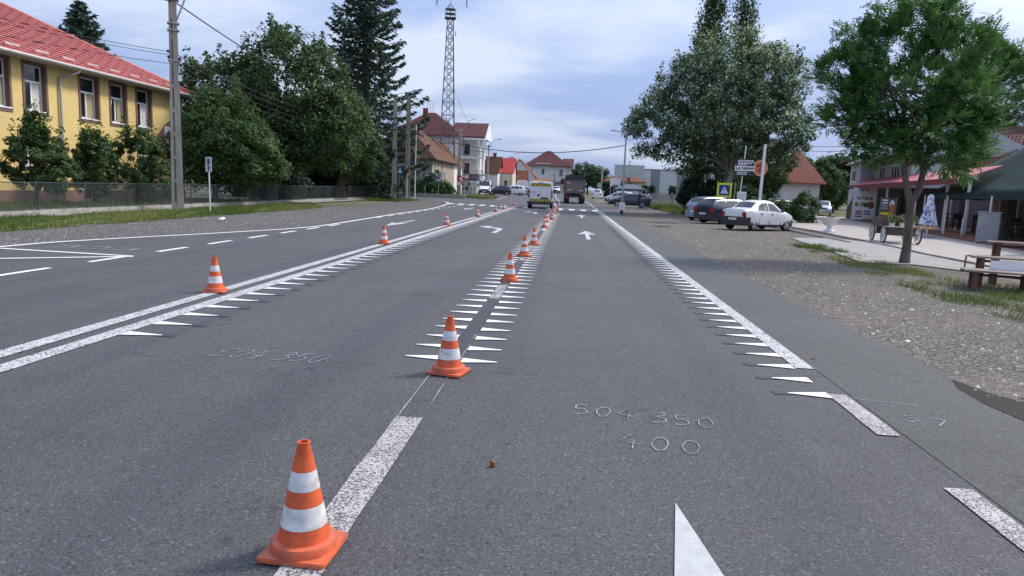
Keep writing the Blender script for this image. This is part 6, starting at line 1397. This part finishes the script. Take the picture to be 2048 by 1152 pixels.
for s in 'LR': SEG += [('chest', 'shoulder'+s), ('shoulder'+s, 'elbow'+s), ('elbow'+s, 'wrist'+s), ('wrist'+s, 'hand'+s), ('pelvis', 'hip'+s), ('hip'+s, 'knee'+s), ('knee'+s, 'ankle'+s), ('ankle'+s, 'toe'+s)]
BK = (7.75, 71.0)
Jc = {'pelvis': ((-.22, 0, .98), .14), 'spine': ((-.13, 0, 1.15), .14), 'chest': ((0, 0, 1.36), .15), 'neck': ((.06, 0, 1.52), .055), 'head': ((.12, 0, 1.66), .098)}
for s, y in (('L', 1), ('R', -1)):
    Jc.update({'shoulder'+s: ((.02, y*.18, 1.42), .07), 'elbow'+s: ((.22, y*.25, 1.20), .048), 'wrist'+s: ((.44, y*.25, 1.07), .034), 'hand'+s: ((.52, y*.24, 1.05), .034), 'hip'+s: ((-.20, y*.10, .93), .095), 'knee'+s: ((.18, y*.12, .78 if y > 0 else .66), .065), 'ankle'+s: ((.06, y*.12, .38 if y > 0 else .22), .042), 'toe'+s: ((.20, y*.12, .34 if y > 0 else .18), .035)})
JEAN = pm('denim', (.06, .08, .13), .9); SHW = pm('white_shirt', (.62, .65, .70), .85, var=.06); SHK = pm('black_shirt', (.02, .02, .022), .85); SHOE = pm('shoe', (.05, .045, .045), .7); SHORT = pm('dark_shorts', (.05, .04, .045), .9)
person('person in a white shirt sitting on a bicycle, leaning on the handlebar', (BK[0], BK[1], 0), R(176), Jc, [SKIN, SHW, JEAN, SHOE], SEG)
bk = thing('bicycle', 'dark red bicycle ridden by the person in white', 'bicycle', (BK[0], BK[1], 0), R(176)); BFR = pm('bike_red', (.12, .02, .02), .4)
for x in (-.58, .52):
    t = MB(); nn = 24
    for k in range(nn): a, b_ = 2*math.pi*k/nn, 2*math.pi*(k+1)/nn; t.bar((.33*math.cos(a), 0, .33*math.sin(a)), (.33*math.cos(b_), 0, .33*math.sin(b_)), .04)
    o = t.build('wheel', TYRE, bk, loc=(x, 0, .355)); s_ = MB()
    for k in range(12): a = 2*math.pi*k/12; s_.bar((0, 0, 0), (.32*math.cos(a), 0, .32*math.sin(a)), .006)
    s_.build('spoke', GAL, o)
fb = MB()
for a, b_, w in (((-.58, 0, .355), (-.05, 0, .30), .025), ((-.05, 0, .30), (-.20, 0, .82), .032), ((-.05, 0, .30), (.40, 0, .78), .036), ((-.18, 0, .74), (.38, 0, .85), .032), ((-.58, 0, .355), (-.17, 0, .72), .02), ((.38, 0, .95), (.52, 0, .355), .03)): fb.bar(a, b_, w)
fb.build('frame', BFR, bk); MB().box(-.34, -.10, -.08, .08, .82, .87).build('saddle', BLK, bk); MB().bar((.42, -.28, 1.0), (.42, .28, 1.0), .03).bar((.38, 0, .9), (.42, 0, 1.0), .03).build('handlebar', BLK, bk)
MB().bar((-.05, -.14, .30), (-.05, .14, .30), .025).box(.02, .14, .1, .2, .30, .33).box(.02, .14, -.2, -.1, .14, .17).lathe([(.09, -.005), (.09, .005)], 12, (-.05, 0, .30)).build('pedal_crank', DKM, bk)
Js = {'pelvis': ((0, 0, .92), .13), 'spine': ((.0, 0, 1.12), .135), 'chest': ((.02, 0, 1.36), .15), 'neck': ((.03, 0, 1.52), .055), 'head': ((.05, 0, 1.66), .098)}
for s, y in (('L', 1), ('R', -1)): Js.update({'shoulder'+s: ((.0, y*.18, 1.43), .07), 'elbow'+s: ((.05, y*.25, 1.17), .048), 'wrist'+s: ((.22, y*.20, 1.02), .034), 'hand'+s: ((.30, y*.18, 1.01), .034), 'hip'+s: ((0, y*.10, .86), .095), 'knee'+s: ((.04+y*.05, y*.12, .48), .065), 'ankle'+s: ((-.02+y*.10, y*.13, .09), .042), 'toe'+s: ((.13+y*.10, y*.13, .04), .035)})
person('person in dark clothes and shorts standing in front of the bicycle', (6.75, 70.3, 0), R(20), Js, [SKIN, SHK, SHORT, SKIN], SEG)
# ------------------------------------------------------------------ vegetation
BARK = pm('bark_grey', (.13, .105, .085), .95, var=.3, scale=6, bump=.6, bscale=25, dirt=(.07, .055, .045), stretch=(1, 1, .3)); BARKP = pm('bark_pale', (.34, .31, .28), .9, var=.3, scale=4, bump=.5, bscale=20, dirt=(.16, .14, .12), stretch=(1, 1, .4))
def leafmat(name, a, b_, c, d): return varmat(name, [(0, a), (.4, b_), (.8, c), (1, d)], .62, .22, .22)
L_HORN = leafmat('leaves_hornbeam', (0.026, 0.052, 0.021), (0.050, 0.089, 0.031), (0.091, 0.141, 0.046), (0.154, 0.202, 0.069))
L_FRUIT = leafmat('leaves_fruit', (0.031, 0.063, 0.023), (0.056, 0.104, 0.034), (0.102, 0.161, 0.052), (0.169, 0.215, 0.086))
L_ASH = leafmat('leaves_ash', (0.038, 0.099, 0.035), (0.077, 0.172, 0.056), (0.139, 0.268, 0.086), (0.277, 0.384, 0.125))
L_POP = leafmat('leaves_poplar', (0.033, 0.070, 0.028), (0.066, 0.112, 0.048), (0.150, 0.205, 0.106), (0.599, 0.660, 0.536))
L_LOM = leafmat('leaves_lombardy', (0.028, 0.063, 0.023), (0.056, 0.100, 0.038), (0.099, 0.151, 0.054), (0.156, 0.201, 0.086))
L_YEW = leafmat('leaves_dark', (0.010, 0.022, 0.014), (0.022, 0.040, 0.024), (0.041, 0.065, 0.038), (0.075, 0.100, 0.058))
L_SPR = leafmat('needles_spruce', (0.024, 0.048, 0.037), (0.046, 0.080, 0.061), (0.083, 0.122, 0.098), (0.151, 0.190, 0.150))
L_HEDGE = leafmat('leaves_hedge', (0.028, 0.072, 0.020), (0.056, 0.123, 0.032), (0.105, 0.187, 0.050), (0.184, 0.259, 0.086))
def unit(n): d = rng.normal(0, 1, (n, 3)); return d/np.linalg.norm(d, axis=1)[:, None]
def tree(name, label, base, ells, leafm, trunk, nclump, nleaf, ls, bark=None, aspect=.55, rc=.16, compound=False, group=None, cat='tree', shell=.55, gap=.0, spikes=0, pale=None, limbs=1.0, var_sd=.16, trunk_pts=None, flat=.85, lstart=None):
    """ells: crown ellipsoids (dx,dy,z,rx,ry,rz,weight) relative to the base; trunk=(height, r0, r1, lean)"""
    bx_, by_ = base[0], base[1]; z0 = gh(bx_, by_); r = thing(name, label, cat, (bx_, by_, z0), 0, group); E_ = np.array(ells, float)
    w = E_[:, 6]/E_[:, 6].sum(); idx = rng.choice(len(E_), nclump, p=w); d = unit(nclump); rad = shell+(1-shell)*rng.random(nclump)**.7
    C = E_[idx, :3]+d*rad[:, None]*E_[idx, 3:6]
    keep = np.ones(nclump, bool)
    for e in E_:                                       # thin out what would sit deep inside the crown
        q = np.linalg.norm((C-e[:3])/e[3:6], axis=1); keep &= (q > shell*.62) | (rng.random(nclump) < .25)
    if gap: keep &= (np.sin(C[:, 0]*1.9+1)+np.sin(C[:, 2]*2.3)+np.sin(C[:, 1]*1.7+2)) > -2.2+gap*2
    C = C[keep]; n = len(C); R0 = np.mean(E_[:, 3:6])*rc*(.6+.8*rng.random(n))
    cid = np.repeat(np.arange(n), nleaf); N_ = n*nleaf; dd = unit(N_); dd[:, 2] *= flat
    P_ = C[cid]+dd*(R0[cid]*(.35+.65*rng.random(N_)**.6))[:, None]
    cen = E_[:, :3].mean(0); outw = C-cen; outw /= np.linalg.norm(outw, axis=1)[:, None]+1e-6
    nr = dd*.5+outw[cid]*.5+np.array([0, 0, .55])
    tone = np.clip(.42+.14*rng.normal(0, 1, n), .1, .75)[cid]+rng.normal(0, var_sd, N_)
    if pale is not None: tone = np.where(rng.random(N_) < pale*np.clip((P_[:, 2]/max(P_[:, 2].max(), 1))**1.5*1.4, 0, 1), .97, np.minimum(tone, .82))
    if spikes:                                         # upright shoots breaking the outline
        k = spikes; top = C[np.argsort(-C[:, 2])[:max(6, n//3)]]; b0 = top[rng.integers(0, len(top), k)]; hh = .35+.65*rng.random(k); m_ = 26
        t = rng.random((k, m_)); sp = b0[:, None]+np.stack([.10*rng.normal(0, 1, (k, m_)), .10*rng.normal(0, 1, (k, m_)), (R0.mean()*.6+t*hh[:, None])], 2)
        P_ = np.concatenate([P_, sp.reshape(-1, 3)]); nr = np.concatenate([nr, unit(k*m_)]); tone = np.concatenate([tone, rng.random(k*m_)*.5+.2])
    if compound:                                       # pinnate leaves: leaflets along a short stalk
        m_ = 7; n2 = len(P_); ax = nr*1.1+.45*unit(n2); ax[:, 2] -= .15; ax /= np.linalg.norm(ax, axis=1)[:, None]; up_ = np.array([0, 0, 1.])+.3*unit(n2); sd_ = np.cross(ax, up_); sd_ /= np.linalg.norm(sd_, axis=1)[:, None]; VV = []; TT = []
        Ls = ls*(.7+.6*rng.random(n2))
        for j in range(m_):
            if j == 6: o = ax*(Ls*1.0)[:, None]; dr = ax
            else: s = 1 if j % 2 else -1; o = ax*(Ls*(.25+.28*(j//2)))[:, None]; dr = ax*.65+sd_*s*.75; dr = dr/np.linalg.norm(dr, axis=1)[:, None]
            ll = (Ls*.55)[:, None]; nm_ = np.cross(dr, sd_ if j == 6 else ax); nm_ /= np.linalg.norm(nm_, axis=1)[:, None]+1e-9; wv_ = np.cross(nm_, dr); q = P_+o; dz = np.array([0, 0, -.18])
            VV.append(np.stack([q, q+dr*ll*.45+wv_*ll*.21, q+(dr+dz)*ll, q+dr*ll*.45-wv_*ll*.21], 1)); TT.append(tone+.06*rng.normal(0, 1, n2))
        verts = np.concatenate(VV).reshape(-1, 3); tone = np.concatenate(TT)
    else: verts = leaf_quads(P_, nr, ls, aspect)
    link('crown', leaf_mesh('crown', verts, leafm, np.clip(tone, 0, 1)), r)
    th, r0, r1, lean = trunk; bark = bark or BARK; tb_ = MB()
    tp = trunk_pts or [(0, 0, -.05), (lean[0]*.3, lean[1]*.3, th*.35), (lean[0]*.7, lean[1]*.7, th*.7), (lean[0], lean[1], th)]
    tb_.tube(tp, [r0*1.35, r0]+[r0+(r1-r0)*(k+1)/(len(tp)-2) for k in range(len(tp)-2)], 10); tb_.build('trunk', bark, r, True, 60)
    br = MB(); top = Vector(tp[-1]); nb = int(min(n, 60)*limbs); order = rng.permutation(n)[:nb]
    for i in order:
        c = Vector(C[i]); t = random.uniform(.45, 1.0); a = random.choice([Vector(q_) for q_ in lstart]) if lstart else Vector(tp[-2]).lerp(top, t) if c.z > top.z*.8 else Vector(tp[-2]).lerp(top, random.uniform(0, .6)); mid_ = a.lerp(c, .5)+Vector((random.uniform(-.15, .15), random.uniform(-.15, .15), .10*(c-a).length)); q = r1*random.uniform(.28, .5)
        br.tube([a, a.lerp(mid_, .5)+Vector((0, 0, .03)), mid_, c], [q, q*.75, q*.5, q*.18], 5, cap=False)
    if nb: br.build('branches', bark, r, True, 60, kind='stuff')
    return r
# big trees left
tree('hornbeam_tree', 'huge dark green round tree left of the spruce', (-20.3, 46.5), [(-3.3, 1, 6.4, 3.6, 3.4, 3.4, 1), (.9, .5, 7.3, 3.9, 3.6, 3.9, 1.3), (-1.2, 0, 4.6, 4.6, 3.6, 2.6, 1), (3.4, .5, 5.0, 3.1, 3, 2.9, .8), (-4.3, .5, 4.0, 2.5, 2.6, 2.2, .5)], L_HORN, (3.6, .30, .20, (.7, 0)), 720, 120, .22, spikes=110, rc=.22, shell=.62)
tree('linden_tree', 'dark spreading tree overhanging the fence before the old house', (-20.3, 61), [(-.8, 0, 5.2, 4.0, 3.4, 3.0, 1), (1.2, -.3, 4.2, 2.6, 2.6, 2.3, .7), (-3.4, 0, 5, 3, 3, 3, .7), (-.4, 0, 7.0, 3.0, 3, 2.4, .7)], L_HORN, (2.4, .38, .28, (.1, 0)), 420, 110, .24, spikes=30, rc=.22, shell=.6)
tree('bushy_tree', 'drooping leafy tree right behind the slotted concrete pole', (-20.6, 39.5), [(.5, 0, 4.2, 2.5, 2.4, 2.3, 1), (-.6, 0, 2.8, 2.3, 2.2, 1.9, .8), (2.0, .3, 2.6, 2.1, 2, 1.7, .8)], L_FRUIT, (1.6, .15, .10, (.1, 0)), 380, 100, .17, spikes=30, rc=.22)
for (x, y, el, lb, sp) in ((-22.6, 28.2, [(0, 0, 1.95, 1.5, 1.2, 1.25, 1), (.9, 0, 1.6, 1.0, .9, 1.0, .6), (.1, 0, 3.1, .45, .45, .9, .3)], 'fruit tree with round crown and thin trunk near left edge', 26), (-24.0, 24.6, [(0, 0, 2.0, 1.5, 1.3, 1.2, 1)], 'fruit tree cut by the left picture edge', 20),
                           (-22.5, 31.8, [(0, 0, 1.75, .95, .9, 1.45, 1), (-.1, 0, 2.9, .55, .5, .6, .3)], 'slim fruit tree between two bushy ones behind the fence', 14), (-21.6, 33.6, [(0, 0, 2.0, 1.6, 1.2, 1.35, 1), (1.0, 0, 1.4, 1.2, 1, 1.15, .7), (-.2, 0, 3.4, .35, .35, .7, .15), (.5, 0, 3.3, .3, .3, .6, .12)], 'wide fruit bush left of the slotted concrete pole', 30)):
    tree('fruit_tree', lb, (x, y), el, L_FRUIT, (1.1, .09, .06, (.05, 0)), 210, 80, .125, spikes=sp, rc=.22, group='fruit trees before the school')
# shoots on the fruit trees that stand up against the yellow wall
def spruce(name, label, base, H_, Rb, matl, zb=.6, group=None, dens=1.0, bark=BARK):
    z0 = gh(*base); r = thing(name, label, 'tree', (base[0], base[1], z0), 0, group); VV = []; TT = []; br = MB(); z = zb; br_n = 0
    while z < H_-.25:
        t = (z-zb)/(H_-zb); L_ = Rb*(1-t)**.80*(.92+.16*random.random())+.15; nb = max(5, int((9-3*t)*dens)); ph = random.random()*6
        for k in range(nb):
            a = ph+2*math.pi*k/nb+random.uniform(-.25, .25); l_ = L_*random.uniform(.72, 1.12); d = np.array([math.cos(a), math.sin(a), 0]); m_ = max(10, int(34*l_*dens)); s = rng.random(m_)**.7
            droop = -.22*l_*np.sin(s*2.2)+.20*l_*s**3*.9; p = d[None]*(s*l_)[:, None]; p[:, 2] = z+droop
            side = np.array([-d[1], d[0], 0]); wdt = .30*l_*(1-s)*.55+.12; p = p+side[None]*(wdt*rng.normal(0, .6, m_))[:, None]; p[:, 2] -= np.abs(rng.normal(0, .13, m_))*(.6+l_*.12)
            ax = d[None]*(.6+.3*rng.random(m_))[:, None]+side[None]*(rng.normal(0, .55, m_))[:, None]; ax[:, 2] = rng.normal(-.30, .35, m_); ax /= np.linalg.norm(ax, axis=1)[:, None]
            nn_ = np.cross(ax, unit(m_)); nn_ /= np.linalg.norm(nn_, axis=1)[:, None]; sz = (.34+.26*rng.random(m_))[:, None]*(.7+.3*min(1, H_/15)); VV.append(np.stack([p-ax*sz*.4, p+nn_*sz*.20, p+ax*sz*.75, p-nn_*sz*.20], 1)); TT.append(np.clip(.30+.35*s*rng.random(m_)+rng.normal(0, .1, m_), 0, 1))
            if k % 2 == 0: br.tube([(0, 0, z), tuple(d*l_*.5+np.array([0, 0, z-.16*l_])), tuple(d*l_*.9+np.array([0, 0, z-.05*l_]))], [.05, .03, .01], 4, cap=False)
        z += (.50-.18*t)/dens**.3
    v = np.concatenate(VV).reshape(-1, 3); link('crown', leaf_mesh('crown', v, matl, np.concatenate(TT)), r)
    MB().tube([(0, 0, -.05), (0, 0, H_*.5), (0, 0, H_)], [.02*H_, .013*H_, .02], 10).build('trunk', bark, r, True, 60); br.build('branches', bark, r, kind='stuff'); return r
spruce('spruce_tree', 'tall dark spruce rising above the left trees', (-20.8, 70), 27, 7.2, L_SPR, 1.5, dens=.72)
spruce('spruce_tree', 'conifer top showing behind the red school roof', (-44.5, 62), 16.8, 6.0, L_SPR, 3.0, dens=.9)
# right: poplar group
tree('white_poplar', 'big broad white poplar with silvery leaf tips behind the parked cars', (12.0, 56.5), [(-1.4, 0, 8.0, 5.6, 4.4, 4.4, 2), (1.6, 0, 8.6, 4.4, 4.0, 4.6, 1.3), (-.2, 0, 11.3, 3.9, 3.4, 3.2, 1.0), (-5.2, 0, 6.7, 2.9, 3.0, 2.6, .8), (3.9, 0, 7.0, 2.3, 2.8, 3.3, .8), (-.8, .5, 4.9, 4.4, 3.2, 2.0, .7), (2.6, 0, 10.8, 2.7, 2.6, 2.6, .7), (-2.9, 0, 9.8, 2.7, 2.6, 2.6, .7)], L_POP, (3.4, .42, .30, (.2, 0)), 1150, 85, .20, BARKP, spikes=80, rc=.17, pale=.26, shell=.50, limbs=.8, gap=.03)
pl = tree('lombardy_poplar', 'left column of the tall narrow poplars behind the white poplar', (13.7, 76), [(0, 0, 13.0, 1.0, 1.0, 12, 1), (-.8, 0, 13.5, .7, .7, 7, .5)], L_LOM, (9, .22, .1, (0, 0)), 270, 70, .28, rc=.30, group='narrow poplars', spikes=20)
tree('lombardy_poplar', 'right column of the tall narrow poplars behind the white poplar', (17.0, 77), [(0, 0, 12.8, .95, .95, 11.5, 1), (.6, 0, 13, .65, .65, 6.5, .4)], L_LOM, (9, .22, .1, (0, 0)), 250, 70, .28, rc=.30, group='narrow poplars', spikes=20)
tree('yew_bush', 'dense dark evergreen bush under the white poplar', (11.2, 60), [(0, 0, 2.3, 2.0, 1.8, 2.4, 1), (1.3, 0, 1.5, 1.6, 1.5, 1.7, .7), (-1.0, 0, 1.5, 1.3, 1.3, 1.6, .6)], L_YEW, (1.0, .1, .07, (0, 0)), 200, 75, .22, rc=.25, cat='bush', limbs=.3)
tree('roadside_tree', 'mid-sized green tree between poplar and red roofed cottage', (16.6, 62), [(0, 0, 4.2, 1.9, 1.8, 2.4, 1), (-.6, 0, 2.6, 1.7, 1.6, 1.6, .6)], L_LOM, (1.8, .12, .08, (.1, 0)), 170, 75, .20, rc=.24)
for (x, y, el, lb) in ((14.6, 50.5, [(0, 0, .75, .85, .8, .75, 1)], 'loose yellowish shrub right behind the white saloon'), (16.3, 50.5, [(0, 0, 1.0, .95, .9, 1.05, 1)], 'dense green shrub in front of the grey car'), (12.9, 52.5, [(0, 0, 1.2, 1.0, .9, 1.2, 1)], 'dark shrub under the LA NANA sign')):
    tree('garden_shrub', lb, (x, y), el, L_FRUIT, (.4, .04, .03, (0, 0)), 80, 70, .14, rc=.28, cat='shrub', group='garden shrubs', limbs=.4)
for (x, y, el, lb) in ((25.0, 82, [(0, 0, 3.6, 2.2, 2, 2.4, 1), (.4, 0, 5, 1.3, 1.3, 1.3, .5)], 'round green tree right of the red roofed cottage'), (28.2, 83, [(0, 0, 3.4, 2.2, 2, 2.3, 1), (0, 0, 5.0, 1.2, 1.2, 1.2, .4)], 'dark green tree behind the white restaurant wall'), (22.6, 86, [(0, 0, 3.6, 1.9, 1.9, 2.3, 1)], 'small tree half hidden by the red roofed cottage')):
    tree('garden_tree', lb, (x, y), el, L_LOM, (1.8, .14, .09, (0, 0)), 170, 75, .24, rc=.26, group='trees behind the restaurant car park')
# ash trees near right
FK = [(-.30, .02, 2.6), (-.42, .05, 3.6), (-.5, .05, 4.6), (.24, .03, 2.6), (.40, .05, 3.6), (.55, .05, 4.8)]
tree('ash_tree', 'large ash tree with forked trunk standing by the concrete apron', (9.23, 20.0), [(-2.0, 0, 4.95, .85, .8, .6, .8), (-1.55, .2, 5.75, .65, .65, .55, .55), (-.25, 0, 6.15, 1.0, .95, .72, 1), (.7, 0, 5.75, .85, .8, .75, .8), (-1.75, 0, 3.95, .8, .8, .5, .6), (-.5, 0, 4.55, 1.35, 1.3, .85, 1.5), (1.1, 0, 4.4, 1.05, 1.0, .8, 1.1), (-.95, 0, 3.2, .9, .85, .48, .7), (.85, 0, 3.1, .95, .9, .65, .9), (1.35, 0, 3.7, .6, .6, .5, .4), (.2, 0, 3.75, 1.2, 1.1, .6, .8)], L_ASH, (2.2, .11, .10, (-.05, 0)), 520, 17, .20, compound=True, rc=.21, spikes=22, shell=.50, limbs=.7, trunk_pts=[(0, 0, -.05), (.02, 0, .55), (.0, 0, 1.2), (-.02, 0, 1.75)], lstart=FK)
at_ = bpy.data.objects['ash_tree']
MB().tube([(-.02, 0, 1.65), (-.16, 0, 2.05), (-.30, .02, 2.6), (-.42, .05, 3.6), (-.5, .05, 4.8)], [.10, .085, .07, .05, .02], 10).build('fork', BARK, at_, True, 60); MB().tube([(-.02, 0, 1.65), (.16, .02, 2.0), (.24, .03, 2.6), (.40, .05, 3.6), (.55, .05, 5.0)], [.10, .09, .075, .05, .02], 10).build('fork', BARK, at_, True, 60)
tree('ash_tree', 'second, farther ash tree cut by the right edge above the marquee', (31.5, 58), [(0, 0, 9.8, 3.8, 3.2, 3.4, 1), (-1.2, 0, 12.0, 2.4, 2.4, 2.0, .5), (-1.2, 0, 7.4, 3.0, 2.8, 2.0, .6), (3, 0, 11, 3, 3, 3, .6)], L_ASH, (5.5, .22, .16, (.1, 0)), 330, 24, .36, compound=True, rc=.18, spikes=14, shell=.5, limbs=.7)
# hedge and small stuff at the junction
tree('clipped_hedge', 'long green hedge in front of the old ochre house', (-18.6, 86.6), [(-4.2, 0, 1.0, 1.6, .6, 1.1, 1), (-2.4, 0, 1.1, 1.6, .6, 1.2, 1), (-.6, 0, 1.1, 1.6, .6, 1.2, 1), (1.2, 0, 1.15, 1.6, .6, 1.25, 1), (2.8, 0, 1.05, 1.3, .6, 1.15, .9)], L_HEDGE, (.5, .05, .04, (0, 0)), 300, 80, .16, rc=.30, cat='hedge', limbs=.2, shell=.3)
tree('corner_shrub', 'light green shrub right of the hedge by the lamp pole', (-16.2, 91), [(0, 0, .9, 1.1, .7, .95, 1), (1.0, 0, .6, .8, .6, .6, .5)], L_HEDGE, (.4, .04, .03, (0, 0)), 70, 70, .16, rc=.3, cat='shrub', limbs=.3)
tag(MB().box(-5.5, 4.5, -.12, .12, 0, .45).build('low_wall', FBASE, None, loc=(-17.2, 84.9, gh(0, 85))), 'low pale concrete wall under the hedge at the junction', 'wall')
for (x, y, el, lb) in ((-22.2, 52, [(0, 0, 1.2, 2.6, 1.6, 1.4, 1)], 'dark bush behind the fence left of the thick trunk'), (-23.5, 63, [(0, 0, 1.3, 3.4, 1.6, 1.5, 1)], 'dark bush mass behind the fence under the linden'), (-26.5, 56, [(0, 0, 1.6, 3.4, 1.6, 1.9, 1)], 'tall dark bush in the shade behind the school corner'), (-22.5, 74, [(0, 0, 1.2, 3.2, 1.2, 1.4, 1)], 'dark shrub by the side street under the spruce')):
    tree('yard_bush', lb, (x, y), el, L_YEW, (.5, .06, .04, (0, 0)), 130, 75, .22, rc=.28, cat='bush', group='bushes behind the school fence', limbs=.2, shell=.4)
# far vegetation
tree('far_tree', 'round dark tree behind the truck at the street end', (4.2, 182), [(-1.2, 0, 4.8, 3.4, 3, 3.2, 1), (2.6, 0, 4.4, 3.0, 3, 2.9, .8)], L_LOM, (2.2, .25, .2, (0, 0)), 220, 60, .42, rc=.26)
for i, (x, y, h) in enumerate(((6.9, 141, 3.3), (8.4, 142, 3.1), (9.9, 143, 3.2), (14.4, 140, 2.9), (15.8, 141, 3.0), (20.3, 144, 2.9))):
    tree('thuja_tree', f'{ORD[i]} from the left of the narrow dark thujas near the billboard', (x, y), [(0, 0, h*.5, .62, .6, h*.5, 1)], L_YEW, (.5, .08, .06, (0, 0)), 60, 60, .26, rc=.34, group='thujas near the billboard', limbs=.2, shell=.3)
DT = ['broad tree farthest left behind the school', 'rounded tree behind the school corner and bushes', 'rounded tree behind the linden and spruce', 'small rounded tree just behind the spruce', 'rounded tree behind the white poplar, right of the grey hall', 'tall rounded tree behind the red roofed cottage', 'broad tree behind the white restaurant wall, far off', 'low rounded tree behind the grey hall', 'broad far tree right of the grey hall', 'small rounded tree behind the thujas and billboard', 'rounded tree behind the restaurant roof, left part', 'rounded tree behind the restaurant roof, right part']
for i, (x, y, rx_, h) in enumerate(((-70, 150, 8, 8), (-48, 130, 7, 9), (-36, 112, 5, 8), (-33, 90, 4.5, 7.5), (30, 118, 6, 7), (40, 110, 7, 8), (52, 120, 7, 8), (26, 160, 7, 7), (44, 175, 8, 8), (16, 205, 6, 7), (33, 92, 4, 7), (38, 80, 4.5, 7.5))):
    tree('distant_tree', DT[i], (x, y), [(0, 0, h*.55, rx_*.6, rx_*.5, h*.45, 1)], L_LOM, (h*.3, .2, .15, (0, 0)), 130, 60, .45, rc=.30, group='trees behind the houses', limbs=.2, shell=.4)
